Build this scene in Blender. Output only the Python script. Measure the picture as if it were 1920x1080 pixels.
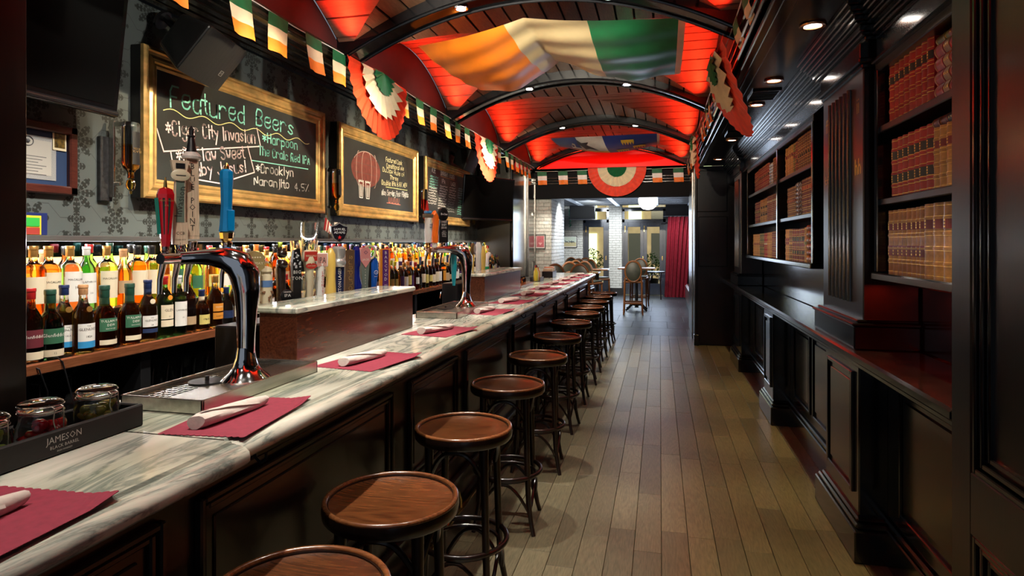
import bpy, bmesh, math, random
from mathutils import Vector, Matrix
random.seed(7)
for o in list(bpy.data.objects): bpy.data.objects.remove(o)
PI = math.pi
R = math.radians
sc = bpy.context.scene
COL = sc.collection

# ---------------------------------------------------------------- camera
cd = bpy.data.cameras.new('camera'); cam = bpy.data.objects.new('camera', cd); COL.objects.link(cam)
cd.sensor_width = 36.0; cd.lens = 36.0 * 1159 / 1920; cd.shift_y = -85 / 1920
cd.clip_start = 0.05; cd.clip_end = 200
cam.location = (0, 0, 1.5); cam.rotation_euler = (R(90), 0, math.atan(277 / 1159))
sc.camera = cam

# ---------------------------------------------------------------- world, exposure
w = bpy.data.worlds.new('world'); sc.world = w; w.use_nodes = True
w.node_tree.nodes['Background'].inputs[0].default_value = (0.75, 0.85, 1.0, 1)
w.node_tree.nodes['Background'].inputs[1].default_value = 0.19
sc.view_settings.view_transform = 'Standard'; sc.view_settings.look = 'None'
sc.view_settings.exposure = 0.45; sc.view_settings.gamma = 1.0; sc.view_settings.use_curve_mapping = False

# ---------------------------------------------------------------- lights of the room and added fills
def area(name, loc, size, power, color=(1, 1, 1), rot=(0, 0, 0), spread=None):
    l = bpy.data.lights.new(name, 'AREA'); l.shape = 'RECTANGLE'; l.size, l.size_y = size
    l.energy = power; l.color = color
    if spread: l.spread = R(spread)
    o = bpy.data.objects.new(name, l); COL.objects.link(o); o.location = loc; o.rotation_euler = rot
    return o
def spot(name, loc, target, power, color=(1, 0.86, 0.66), angle=60, blend=0.5, radius=0.02):
    l = bpy.data.lights.new(name, 'SPOT'); l.energy = power; l.color = color
    l.spot_size = R(angle); l.spot_blend = blend; l.shadow_soft_size = radius
    o = bpy.data.objects.new(name, l); COL.objects.link(o); o.location = loc
    d = Vector(target) - Vector(loc); o.rotation_euler = d.to_track_quat('-Z', 'Y').to_euler()
    return o
WARM = (1.0, 0.80, 0.52); NEUT = (1.0, 0.93, 0.80); COOL = (0.62, 0.78, 1.0); RED = (1.0, 0.035, 0.01)
# spots over the bar edge and stools, rib lamps, and added unseen fills
for yy in (0.5, 1.2, 1.75, 2.44, 3.24, 4.09, 4.97, 5.87, 6.66, 7.35, 8.1, 8.9):
    spot('bar_spot', (-1.15, yy + .05, 3.12), (-0.80, yy, 0), 125 if yy > 1.5 else 70, NEUT, 36, 0.5, 0.02)
for tx, ty, tz, sx, sy in ((-1.45, 1.62, 1.6, -.75, .35), (-1.55, 2.4, 1.35, -.85, 1.5), (-1.55, 3.1, 1.35, -.85, 2.1), (-1.45, 4.0, 1.5, -.8, 2.9), (-1.5, 5.2, 1.4, -.8, 4.2)):
    spot('tap_fill', (sx, sy, 3.1), (tx, ty, tz), 75, NEUT, 34, .8, .03)  # unseen fill spots added to brighten the tap handles from the camera side
for yy in (1.9, 3.1, 4.27, 5.5, 6.68, 7.9, 9.05):
    spot('rib_spot', (-.34, yy, 3.15), (-.78, yy, .7), 48, NEUT, 56, .7, .03)
for yy in (1.9, 4.27, 6.68, 8.6):
    spot('bunting_fill', (-1.40, yy, 3.08), (-2.3, yy + .75, 2.72), 26, NEUT, 70, .9, .03)  # extra spots added to lift the left bunting out of shadow
for yy in (2.6, 3.9, 5.6, 7.4):
    spot('wall_top_fill', (-1.45, yy, 2.70), (-2.85, yy + .4, 2.72), 24, NEUT, 80, 1.0, .03)  # added fill with no fixture, lightens the upper wallpaper
# wall washers on the left side, aimed at the blackboards and bottles
for yy, pw_ in ((3.3, 130), (4.4, 130), (5.6, 190), (6.5, 170), (7.9, 260)):
    spot('board_spot', (-1.45, yy - 0.25, 2.76), (-2.85, yy, 2.02), pw_ * .9, WARM, 66, 1.0, 0.03)
for yy in (1.7, 2.4, 3.3, 4.8, 6.4, 8.0):
    spot('bottle_spot', (-1.5, yy, 3.0), (-2.6, yy + 0.1, 1.2), 150, NEUT, 60, 0.8, 0.04)
# right soffit downlights
for yy in (1.3, 2.4, 3.45, 4.56, 5.33, 6.3, 7.1, 8.69):
    spot('soffit_spot', (0.765, yy, 2.595), (0.68, yy, 0), 46 if yy > 3.6 else 75, (1, 0.78, 0.34), 46, 0.9, 0.03)
# red light strips in the vault coves, turned into the side vaults
for i, yy in enumerate((0.7, 3.08, 5.47, 7.86, 10.2)):
    ln = 2.0
    area('cove_red_left', (-2.20, yy, 2.93), (0.05, ln), 15, RED, (0, R(180 + 20), 0), 100)
    area('cove_red_right', (0.40, yy, 2.93), (0.05, ln), 14, RED, (0, R(180 - 20), 0), 100)
for xx in (-1.40, -0.34): spot('flag_fill', (xx, 1.9, 2.98), (-.75 + .3 * xx, 5.15, 3.02), 820, (1, .9, .72), 34, .9, .03)  # added pair without visible fixtures, brightens the big draped flag
spot('banner_fill', (-.9, 6.75, 2.98), (-.8, 9.75, 3.0), 50, (1, .9, .72), 22, .9, .03)  # unseen spot added to light the heraldic banner
area('cove_red_end', (-0.9, 11.50, 2.89), (2.7, 0.04), 9, RED, (R(180), 0, 0))
area('niche_red', (1.1, 2.65, 1.30), (0.04, 0.8), 3, RED, (0, 0, 0))
# light strip under the ledge above the bottles
area('ledge_strip', (-2.76, 5.7, 1.505), (0.03, 7.4), 34, (0.95, 0.96, 1.0), (0, R(-20), 0))
# front room
for x, y, tx, ty, tz in ((-1.5, 12.3, -2.0, 12.5, 1.2), (-1.7, 15.3, -2.2, 17.6, 1.0), (-0.9, 16.4, -1.2, 17.8, 1.0), (-0.4, 15.0, -.4, 15.2, 0), (0.2, 16.0, .5, 17.2, .8)):
    spot('front_room_spot', (x, y, 2.5), (tx, ty, tz), 150, (0.86, 0.93, 1.0), 95, 0.7, 0.04)
spot('pier_fill', (-1.80, 10.95, 2.26), (-2.2, 11.47, 1.35), 34, NEUT, 80, 0.9, 0.03)  # fill added below the fascia to brighten the brick pier
spot('aisle_fill', (-0.7, 11.9, 2.5), (-0.6, 13.3, .7), 60, NEUT, 80, .8, .04)  # added key light on the aisle chair, no lamp is seen here
area('front_ceiling_fill', (-1.0, 15.0, 2.2), (3.5, 5.0), 26, (.75, .85, 1.0), (R(180), 0, 0))  # invisible area light added to lighten the battened ceiling
spot('seating_fill', (-1.2, 10.9, 2.25), (-1.7, 12.2, .9), 30, NEUT, 70, .8, .04)  # unseen fill added for the dark cluster of chairs
area('street_light', (-0.8, 22.0, 3.4), (7, 1.0), 260, (1.0, 0.86, 0.55), (R(50), 0, 0))
area('door_cool_fill', (-0.5, 17.7, 1.5), (2.2, 1.8), 40, (0.62, 0.76, 1.0), (R(-90), 0, 0))  # cool area light added inside the doors for highlights back along the room

# ---------------------------------------------------------------- materials
MATS = {}
def _new(name):
    m = bpy.data.materials.new(name); m.use_nodes = True; MATS[name] = m
    nt = m.node_tree; return m, nt, nt.nodes['Principled BSDF']
def plain(name, col, rough=0.5, metal=0.0, var=0.0, scale=20, bump=0.0, coat=0.0, stretch=(1, 1, 1), spec=None, rnd=0.0):
    """procedural: noise varied colour and relief"""
    if name in MATS: return MATS[name]
    m, nt, b = _new(name); L = nt.links.new
    b.inputs['Roughness'].default_value = rough; b.inputs['Metallic'].default_value = metal
    if coat: b.inputs['Coat Weight'].default_value = coat; b.inputs['Coat Roughness'].default_value = 0.12
    if spec is not None: b.inputs['Specular IOR Level'].default_value = spec
    tc = nt.nodes.new('ShaderNodeTexCoord'); mp = nt.nodes.new('ShaderNodeMapping'); mp.inputs['Scale'].default_value = stretch
    L(tc.outputs['Object'], mp.inputs['Vector'])
    nz = nt.nodes.new('ShaderNodeTexNoise'); nz.inputs['Scale'].default_value = scale; nz.inputs['Detail'].default_value = 4
    L(mp.outputs[0], nz.inputs['Vector'])
    rp = nt.nodes.new('ShaderNodeValToRGB')
    a = max(0, 1 - var); c2 = 1 + var
    rp.color_ramp.elements[0].position = 0.3; rp.color_ramp.elements[1].position = 0.7
    rp.color_ramp.elements[0].color = (col[0] * a, col[1] * a, col[2] * a, 1)
    rp.color_ramp.elements[1].color = (min(1, col[0] * c2), min(1, col[1] * c2), min(1, col[2] * c2), 1)
    L(nz.outputs['Fac'], rp.inputs[0]); out = rp.outputs[0]
    if rnd:
        oi = nt.nodes.new('ShaderNodeObjectInfo'); mr = nt.nodes.new('ShaderNodeMapRange')
        mr.inputs['To Min'].default_value = 1 - rnd; mr.inputs['To Max'].default_value = 1 + rnd
        L(oi.outputs['Random'], mr.inputs['Value'])
        mx = nt.nodes.new('ShaderNodeVectorMath'); mx.operation = 'SCALE'
        L(out, mx.inputs[0]); L(mr.outputs[0], mx.inputs['Scale']); out = mx.outputs[0]
    L(out, b.inputs['Base Color'])
    if bump:
        bp = nt.nodes.new('ShaderNodeBump'); bp.inputs['Strength'].default_value = bump; bp.inputs['Distance'].default_value = 0.004
        L(nz.outputs['Fac'], bp.inputs['Height']); L(bp.outputs[0], b.inputs['Normal'])
    return m
def wood(name, c1, c2, rough=0.35, axis='Y', scale=1.0, rnd=0.0, coat=0.3, ring=6.0, bump=0.15, coatr=0.15):
    """grain running along an axis of the object, shifted per object"""
    if name in MATS: return MATS[name]
    m, nt, b = _new(name); L = nt.links.new
    tc = nt.nodes.new('ShaderNodeTexCoord'); oi = nt.nodes.new('ShaderNodeObjectInfo')
    ad = nt.nodes.new('ShaderNodeVectorMath'); ad.operation = 'ADD'
    sc_ = nt.nodes.new('ShaderNodeVectorMath'); sc_.operation = 'SCALE'; sc_.inputs[0].default_value = (7.3, 11.1, 5.7)
    L(oi.outputs['Random'], sc_.inputs['Scale']); L(tc.outputs['Object'], ad.inputs[0]); L(sc_.outputs[0], ad.inputs[1])
    mp = nt.nodes.new('ShaderNodeMapping')
    s = {'X': (0.12, 1, 1), 'Y': (1, 0.12, 1), 'Z': (1, 1, 0.12)}[axis]
    mp.inputs['Scale'].default_value = tuple(v * scale for v in s); L(ad.outputs[0], mp.inputs['Vector'])
    n1 = nt.nodes.new('ShaderNodeTexNoise'); n1.inputs['Scale'].default_value = ring; n1.inputs['Detail'].default_value = 2; n1.inputs['Distortion'].default_value = 0.6
    L(mp.outputs[0], n1.inputs['Vector'])
    ml = nt.nodes.new('ShaderNodeMath'); ml.operation = 'MULTIPLY'; ml.inputs[1].default_value = 9; L(n1.outputs['Fac'], ml.inputs[0])
    fr = nt.nodes.new('ShaderNodeMath'); fr.operation = 'PINGPONG'; fr.inputs[1].default_value = 0.19; L(ml.outputs[0], fr.inputs[0])
    n2 = nt.nodes.new('ShaderNodeTexNoise'); n2.inputs['Scale'].default_value = 90; n2.inputs['Detail'].default_value = 4; L(mp.outputs[0], n2.inputs['Vector'])
    ma = nt.nodes.new('ShaderNodeMath'); ma.operation = 'MULTIPLY_ADD'; ma.inputs[1].default_value = 0.9
    L(fr.outputs[0], ma.inputs[0])
    m2 = nt.nodes.new('ShaderNodeMath'); m2.operation = 'MULTIPLY'; m2.inputs[1].default_value = 0.75; L(n2.outputs['Fac'], m2.inputs[0]); L(m2.outputs[0], ma.inputs[2])
    rp = nt.nodes.new('ShaderNodeValToRGB'); rp.color_ramp.elements[0].position = 0.2; rp.color_ramp.elements[1].position = 0.85
    rp.color_ramp.elements[0].color = (*c1, 1); rp.color_ramp.elements[1].color = (*c2, 1)
    L(ma.outputs[0], rp.inputs[0]); out = rp.outputs[0]
    if rnd:
        mr = nt.nodes.new('ShaderNodeMapRange'); mr.inputs['To Min'].default_value = 1 - rnd; mr.inputs['To Max'].default_value = 1 + rnd
        L(oi.outputs['Random'], mr.inputs['Value'])
        mx = nt.nodes.new('ShaderNodeVectorMath'); mx.operation = 'SCALE'; L(out, mx.inputs[0]); L(mr.outputs[0], mx.inputs['Scale']); out = mx.outputs[0]
    L(out, b.inputs['Base Color']); b.inputs['Roughness'].default_value = rough
    b.inputs['Coat Weight'].default_value = coat; b.inputs['Coat Roughness'].default_value = coatr
    bp = nt.nodes.new('ShaderNodeBump'); bp.inputs['Strength'].default_value = bump; bp.inputs['Distance'].default_value = 0.002
    L(ma.outputs[0], bp.inputs['Height']); L(bp.outputs[0], b.inputs['Normal'])
    return m
def glass(name, col, rough=0.03, ior=1.45):
    if name in MATS: return MATS[name]
    m, nt, b = _new(name)
    b.inputs['Base Color'].default_value = (*col, 1); b.inputs['Roughness'].default_value = rough
    b.inputs['Transmission Weight'].default_value = 1.0; b.inputs['IOR'].default_value = ior
    return m
def glow(name, col, strength):
    if name in MATS: return MATS[name]
    m, nt, b = _new(name)
    b.inputs['Base Color'].default_value = (*col, 1); b.inputs['Emission Color'].default_value = (*col, 1); b.inputs['Emission Strength'].default_value = strength
    return m
def marble():
    m, nt, b = _new('marble'); L = nt.links.new
    tc = nt.nodes.new('ShaderNodeTexCoord'); mp = nt.nodes.new('ShaderNodeMapping')
    mp.inputs['Rotation'].default_value = (0.2, 0.1, R(-14)); mp.inputs['Scale'].default_value = (3.4, 0.55, 2.2); L(tc.outputs['Object'], mp.inputs['Vector'])
    n1 = nt.nodes.new('ShaderNodeTexNoise'); n1.inputs['Scale'].default_value = 2.6; n1.inputs['Detail'].default_value = 9; n1.inputs['Roughness'].default_value = 0.62; n1.inputs['Distortion'].default_value = 1.1
    L(mp.outputs[0], n1.inputs['Vector'])
    r1 = nt.nodes.new('ShaderNodeValToRGB'); e = r1.color_ramp.elements
    e[0].position = 0.36; e[0].color = (0.66, 0.64, 0.55, 1); e[1].position = 0.64; e[1].color = (0.68, 0.66, 0.58, 1)
    for p, c in ((0.455, (0.60, 0.59, 0.50, 1)), (0.495, (0.24, 0.27, 0.24, 1)), (0.51, (0.36, 0.38, 0.34, 1)), (0.55, (0.56, 0.56, 0.48, 1))):
        q = e.new(p); q.color = c
    L(n1.outputs['Fac'], r1.inputs[0])
    n2 = nt.nodes.new('ShaderNodeTexNoise'); n2.inputs['Scale'].default_value = 1.3; n2.inputs['Detail'].default_value = 5; L(mp.outputs[0], n2.inputs['Vector'])
    r2 = nt.nodes.new('ShaderNodeValToRGB'); r2.color_ramp.elements[0].position = 0.35; r2.color_ramp.elements[1].position = 0.6
    r2.color_ramp.elements[0].color = (0.55, 0.60, 0.52, 1); r2.color_ramp.elements[1].color = (1, 1, 1, 1); L(n2.outputs['Fac'], r2.inputs[0])
    mx = nt.nodes.new('ShaderNodeVectorMath'); mx.operation = 'MULTIPLY'; L(r1.outputs[0], mx.inputs[0]); L(r2.outputs[0], mx.inputs[1])
    L(mx.outputs[0], b.inputs['Base Color']); b.inputs['Roughness'].default_value = 0.16
    return m
def wallpaper():
    """slate paper with dark snowflake medallions inside thin hexagon outlines"""
    m, nt, b = _new('damask_wallpaper'); L = nt.links.new; N = nt.nodes.new
    def M(op, a, c=None, d=None):
        n = N('ShaderNodeMath'); n.operation = op
        for i, v in enumerate((a, c, d)):
            if v is None: continue
            if isinstance(v, (int, float)): n.inputs[i].default_value = v
            else: L(v, n.inputs[i])
        return n.outputs[0]
    tc = N('ShaderNodeTexCoord'); sp = N('ShaderNodeSeparateXYZ'); L(tc.outputs['Object'], sp.inputs[0])
    Y, Z = sp.outputs[1], sp.outputs[2]
    masks = []
    for (oy, oz, ay, az, rr, arms) in ((0, 0, 0.46, 0.27, 0.105, 4), (0.23, 0.135, 0.46, 0.27, 0.085, 3), (0.23, 0.0, 0.46, 0.27, 0.05, 2), (0.0, 0.135, 0.46, 0.27, 0.05, 2)):
        y = M('SUBTRACT', M('WRAP', M('ADD', Y, oy), ay, 0), ay / 2); z = M('SUBTRACT', M('WRAP', M('ADD', Z, oz), az, 0), az / 2)
        r = M('SQRT', M('ADD', M('MULTIPLY', y, y), M('MULTIPLY', z, z))); t = M('ARCTAN2', z, y)
        pet = M('ABSOLUTE', M('COSINE', M('MULTIPLY', t, arms)))
        ring = M('ABSOLUTE', M('SINE', M('MULTIPLY', r, 130.0 if arms > 2 else 190.0)))
        inside = M('LESS_THAN', r, M('MULTIPLY', M('ADD', M('MULTIPLY', pet, 0.6), 0.4), rr))
        pet2 = M('ABSOLUTE', M('COSINE', M('MULTIPLY', t, arms * 3)))
        fill = M('GREATER_THAN', M('ADD', M('ADD', M('MULTIPLY', pet, 0.35), M('MULTIPLY', pet2, 0.3)), M('MULTIPLY', ring, 0.42)), 0.62)
        masks.append(M('MULTIPLY', inside, fill))
    tot = masks[0]
    for k in masks[1:]: tot = M('MAXIMUM', tot, k)
    # thin zigzag hexagon lines
    zz = M('SUBTRACT', M('PINGPONG', M('ADD', Y, 0.06), 0.115), 0.0575)
    zz = M('MULTIPLY', M('MAXIMUM', M('MINIMUM', zz, 0.03), -0.03), 1.1)
    ln = M('ABSOLUTE', M('SUBTRACT', M('PINGPONG', M('ADD', Z, 0.03), 0.135), M('ADD', zz, 0.0675)))
    ln = M('LESS_THAN', ln, 0.0022)
    tot = M('MAXIMUM', M('MULTIPLY', tot, 0.9), M('MULTIPLY', ln, 0.55))
    mix = N('ShaderNodeMix'); mix.data_type = 'RGBA'
    mix.inputs[6].default_value = (0.088, 0.104, 0.104, 1); mix.inputs[7].default_value = (0.014, 0.016, 0.014, 1)
    L(tot, mix.inputs[0]); L(mix.outputs[2], b.inputs['Base Color'])
    b.inputs['Roughness'].default_value = 0.42
    return m
def perforated():
    m, nt, b = _new('perforated_steel'); L = nt.links.new; N = nt.nodes.new
    b.inputs['Base Color'].default_value = (0.5, 0.48, 0.42, 1); b.inputs['Metallic'].default_value = 1; b.inputs['Roughness'].default_value = 0.25
    return m
def hazeglass(name, col, rough): return glass(name, col, rough)

DARK = plain('ebony_lacquer', (0.0040, 0.0042, 0.0052), 0.17, 0, 0.35, 14, 0.012, 0.5)
DARKW = wood('mahogany_black', (0.004, 0.0016, 0.0013), (0.011, 0.0042, 0.003), 0.3, 'Z', 1.0, 0, 0.15, bump=0.05)
BARW = wood('bar_front_wood', (0.0045, 0.002, 0.0016), (0.012, 0.0055, 0.004), 0.28, 'Z', 1.0, 0, 0.35, bump=0.05)
BLACK = plain('black_paint', (0.006, 0.006, 0.007), 0.4, 0, 0.2, 10)
MATTE = plain('matte_black', (0.004, 0.004, 0.004), 0.8, 0, 0.2, 10)
CHERRY = wood('cherry_box', (0.045, 0.011, 0.005), (0.15, 0.042, 0.017), 0.25, 'Y', 1.6, 0, 0.5, 3.5)
SHELFW = wood('shelf_cherry', (0.10, 0.030, 0.012), (0.24, 0.09, 0.04), 0.25, 'Y', 1.3, 0, 0.4, 5)
SEATW = wood('stool_seat_wood', (0.030, 0.009, 0.003), (0.17, 0.054, 0.015), 0.27, 'X', 1.6, 0.45, 0.4, 3.0, 0.15, 0.2)
RIMW = wood('stool_rim_wood', (0.07, 0.022, 0.009), (0.30, 0.11, 0.035), 0.25, 'X', 2.0, 0.25, 0.5)
BENT = plain('bentwood_dark', (0.013, 0.006, 0.004), 0.28, 0, 0.4, 20, 0.03, 0.4)
PLANKW = wood('vault_plank_wood', (0.095, 0.048, 0.022), (0.23, 0.125, 0.062), 0.5, 'Y', 1.5, 0.22, 0.0, 4, 0.1)
SIDEW = wood('vault_side_wood', (0.15, 0.07, 0.045), (0.25, 0.12, 0.08), 0.5, 'X', 1.5, 0.12, 0.0, 4, 0.1)
FLOORW = wood('floor_oak', (0.088, 0.076, 0.044), (0.225, 0.190, 0.112), 0.42, 'Y', 1.7, 0.28, 0.1, 4, 0.25, 0.3)
STONE = plain('slate_floor', (0.026, 0.029, 0.033), 0.40, 0, 0.5, 12, 1.0, 0.0)
MARB = marble(); PAPER = wallpaper()
CHROME = plain('chrome', (0.72, 0.72, 0.74), 0.07, 1, 0.08, 5)
STEEL = plain('brushed_steel', (0.55, 0.52, 0.47), 0.27, 1, 0.15, 60, 0.02, stretch=(1, 0.05, 1))
PERF = perforated()
GOLD = plain('gilt_frame', (0.72, 0.47, 0.17), 0.38, 0.75, 0.30, 16, 0.25, stretch=(1, 0.5, 1))
BRASS = plain('brass', (0.80, 0.52, 0.16), 0.22, 1, 0.1, 10)
SLATE = plain('chalkboard_slate', (0.020, 0.023, 0.022), 0.42, 0, 0.3, 4)
SCREEN = plain('tv_screen', (0.003, 0.003, 0.003), 0.6, 0, 0.1, 3, spec=0.08)
PLAST = plain('black_plastic', (0.006, 0.006, 0.006), 0.4, 0, 0.2, 40, 0.05)
GLOSSK = plain('gloss_black_plastic', (0.006, 0.006, 0.007), 0.12, 0, 0.1, 5)
WHITE = plain('white_plastic', (0.75, 0.74, 0.70), 0.3, 0, 0.05, 10)
CREAM = plain('cream_plastic', (0.66, 0.58, 0.40), 0.35, 0, 0.08, 10)
PAPERW = plain('napkin_paper', (0.60, 0.52, 0.47), 0.8, 0, 0.08, 60, 0.25)
MATR = plain('burgundy_paper', (0.23, 0.016, 0.040), 0.75, 0, 0.12, 60, 0.1)
CLG = plain('cloth_green', (0.004, 0.11, 0.035), 0.65, 0, 0.15, 14)
CLW = plain('cloth_cream', (0.72, 0.60, 0.40), 0.65, 0, 0.08, 14)
CLWH = plain('cloth_white', (0.78, 0.74, 0.70), 0.65, 0, 0.06, 14)
CLO = plain('cloth_orange', (0.86, 0.20, 0.015), 0.6, 0, 0.12, 14)
CLR = plain('cloth_vermilion', (0.74, 0.040, 0.008), 0.6, 0, 0.15, 14)
SATG = plain('satin_green', (0.005, 0.16, 0.055), 0.36, 0, 0.15, 6)
SATW = plain('satin_cream', (0.62, 0.50, 0.28), 0.36, 0, 0.08, 6)
SATO = plain('satin_orange', (0.85, 0.22, 0.012), 0.36, 0, 0.1, 6)
HEM = plain('flag_header', (0.85, 0.50, 0.40), 0.6, 0, 0.05, 10)
LAMPW = glow('lamp_white', (1.0, 0.96, 0.88), 14)
BRICKW = plain('painted_brick', (0.50, 0.49, 0.44), 0.5, 0, 0.14, 25, 0.3, rnd=0.12)
MORTAR = plain('painted_mortar', (0.27, 0.26, 0.23), 0.7, 0, 0.15, 40, 0.3)
CURT = plain('crimson_curtain', (0.20, 0.002, 0.012), 0.7, 0, 0.15, 18)
CHAIRW = wood('chair_honey_wood', (0.16, 0.055, 0.018), (0.38, 0.15, 0.05), 0.35, 'Z', 2, 0.2, 0.2)
LEATH = plain('olive_leather', (0.055, 0.058, 0.040), 0.35, 0, 0.2, 12)
REDL = plain('oxblood_leather', (0.07, 0.006, 0.006), 0.3, 0, 0.2, 12)

# ---------------------------------------------------------------- mesh helpers
class MB:
    def __init__(s): s.v = []; s.f = []; s.m = []; s.sm = []
    def add(s, vs, fs, mi=0, smooth=False):
        n = len(s.v); s.v += [tuple(p) for p in vs]; s.f += [tuple(i + n for i in f) for f in fs]
        s.m += [mi] * len(fs); s.sm += [smooth] * len(fs); return s
    def box(s, x0, x1, y0, y1, z0, z1, mi=0):
        vs = [(x, y, z) for x in (x0, x1) for y in (y0, y1) for z in (z0, z1)]
        return s.add(vs, [(0, 1, 3, 2), (4, 6, 7, 5), (0, 4, 5, 1), (2, 3, 7, 6), (0, 2, 6, 4), (1, 5, 7, 3)], mi)
    def bbox(s, x0, x1, y0, y1, z0, z1, b=0.005, mi=0):
        """box with chamfered edges"""
        b = min(b, abs(x1 - x0) * .45, abs(y1 - y0) * .45, abs(z1 - z0) * .45)
        bm = bmesh.new(); bmesh.ops.create_cube(bm, size=1)
        for v in bm.verts: v.co = ((x0 + x1) / 2 + v.co.x * (x1 - x0), (y0 + y1) / 2 + v.co.y * (y1 - y0), (z0 + z1) / 2 + v.co.z * (z1 - z0))
        bmesh.ops.bevel(bm, geom=bm.edges[:], offset=b, segments=1, profile=0.5, affect='EDGES')
        return s.bm(bm, mi)
    def bm(s, bm, mi=0, smooth=False):
        bm.verts.ensure_lookup_table(); bm.verts.index_update()
        s.add([v.co[:] for v in bm.verts], [[v.index for v in f.verts] for f in bm.faces], mi, smooth); bm.free(); return s
    def hexa(s, p, mi=0):
        """8 points: bottom quad then top quad"""
        return s.add(p, [(3, 2, 1, 0), (4, 5, 6, 7), (0, 1, 5, 4), (1, 2, 6, 5), (2, 3, 7, 6), (3, 0, 4, 7)], mi)
    def quad(s, a, b, c, d, mi=0): return s.add([a, b, c, d], [(0, 1, 2, 3)], mi)
    def lathe(s, prof, n=20, c=(0, 0, 0), axis='Z', mi=0, mifn=None, sx=1, sy=1, cap=True, smooth=True):
        vs = []; fs = []; ms = []
        for (r, z) in prof:
            for k in range(n):
                a = 2 * PI * k / n; x, y = r * math.cos(a) * sx, r * math.sin(a) * sy
                if axis == 'Z': p = (x, y, z)
                elif axis == 'X': p = (z, x, y)
                else: p = (y, z, x)
                vs.append((c[0] + p[0], c[1] + p[1], c[2] + p[2]))
        n0 = len(s.v); s.v += vs
        for i in range(len(prof) - 1):
            for k in range(n):
                k2 = (k + 1) % n; s.f.append((n0 + i * n + k, n0 + i * n + k2, n0 + (i + 1) * n + k2, n0 + (i + 1) * n + k))
                s.m.append(mifn(prof[i][1], prof[i + 1][1]) if mifn else mi); s.sm.append(smooth)
        if cap:
            s.f.append(tuple(n0 + k for k in range(n))[::-1]); s.m.append(mifn(prof[0][1], prof[0][1]) if mifn else mi); s.sm.append(False)
            b = n0 + (len(prof) - 1) * n; s.f.append(tuple(b + k for k in range(n))); s.m.append(mifn(prof[-1][1], prof[-1][1]) if mifn else mi); s.sm.append(False)
        return s
    def tube(s, pts, r, n=8, mi=0, closed=False, cap=True):
        pts = [Vector(p) for p in pts]; rs = r if isinstance(r, (list, tuple)) else [r] * len(pts)
        m = len(pts); n0 = len(s.v); up = None
        for i, p in enumerate(pts):
            if closed: t = pts[(i + 1) % m] - pts[i - 1]
            else: t = pts[min(i + 1, m - 1)] - pts[max(i - 1, 0)]
            t.normalize()
            if up is None: up = Vector((0, 0, 1)) if abs(t.z) < 0.9 else Vector((1, 0, 0))
            a = (up - t * up.dot(t)).normalized(); b = t.cross(a); up = a
            for k in range(n):
                q = 2 * PI * k / n; s.v.append(tuple(p + (a * math.cos(q) + b * math.sin(q)) * rs[i]))
        for i in range(m if closed else m - 1):
            i2 = (i + 1) % m
            for k in range(n):
                k2 = (k + 1) % n; s.f.append((n0 + i * n + k, n0 + i * n + k2, n0 + i2 * n + k2, n0 + i2 * n + k)); s.m.append(mi); s.sm.append(True)
        if cap and not closed:
            s.f.append(tuple(n0 + k for k in range(n))[::-1]); s.m.append(mi); s.sm.append(False)
            b = n0 + (m - 1) * n; s.f.append(tuple(b + k for k in range(n))); s.m.append(mi); s.sm.append(False)
        return s
    def ball(s, c, r, mi=0, seg=10, sx=1, sy=1, sz=1):
        pr = [(math.sin(PI * i / (seg // 2 + 1)) * r, -math.cos(PI * i / (seg // 2 + 1)) * r * sz) for i in range(1, seg // 2 + 1)]
        return s.lathe(pr, seg, c, mi=mi, sx=sx, sy=sy)
    def poly(s, pts, d, mi=0):
        """extrude a planar outline by vector d"""
        n = len(pts); vs = [tuple(p) for p in pts] + [tuple(Vector(p) + Vector(d)) for p in pts]
        fs = [tuple(range(n))[::-1], tuple(range(n, 2 * n))] + [(i, (i + 1) % n, n + (i + 1) % n, n + i) for i in range(n)]
        return s.add(vs, fs, mi)
    def build(s, name, mats, parent=None, loc=(0, 0, 0), rot=None, local=False):
        me = bpy.data.meshes.new(name)
        off = Vector((0, 0, 0))
        if parent is not None and not local: off = Vector(parent.get('_w', (0, 0, 0)))
        elif parent is None: off = Vector(loc)
        vs = [tuple(Vector(v) - off) for v in s.v] if not (parent is None and local) else s.v
        me.from_pydata(vs, [], s.f)
        mats = mats if isinstance(mats, (list, tuple)) else [mats]
        for m in mats: me.materials.append(m)
        me.polygons.foreach_set('material_index', s.m); me.polygons.foreach_set('use_smooth', s.sm); me.update()
        bm = bmesh.new(); bm.from_mesh(me); bmesh.ops.recalc_face_normals(bm, faces=bm.faces); bm.to_mesh(me); bm.free()
        if any(s.sm):
            me.set_sharp_from_angle(angle=R(42))
        o = bpy.data.objects.new(name, me); COL.objects.link(o)
        if parent is not None:
            o.parent = parent
            if local: o.location = loc
        else: o.location = loc
        if rot: o.rotation_euler = rot
        return o
def tag(o, label, cat, group=None):
    o['label'] = label; o['category'] = cat
    if group: o['group'] = group
    return o
def thing(name, label, cat, loc=(0, 0, 0), rz=0, group=None):
    o = bpy.data.objects.new(name, None); COL.objects.link(o); o.location = loc; o.rotation_euler = (0, 0, rz)
    o.empty_display_size = 0.05
    o['_w'] = tuple(loc)
    return tag(o, label, cat, group)
def struct(o): o['kind'] = 'structure'; return o
KIDS = {}
def dup(root, loc, rz=0, label=None, group=None):
    r = root.copy(); COL.objects.link(r); r.location = loc; r.rotation_euler = (0, 0, rz); r['_w'] = tuple(loc)
    if label: r['label'] = label
    if group: r['group'] = group
    for ch in list(root.children):
        c = ch.copy(); COL.objects.link(c); c.parent = r
        for g in list(ch.children):
            d = g.copy(); COL.objects.link(d); d.parent = c
    return r
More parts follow.
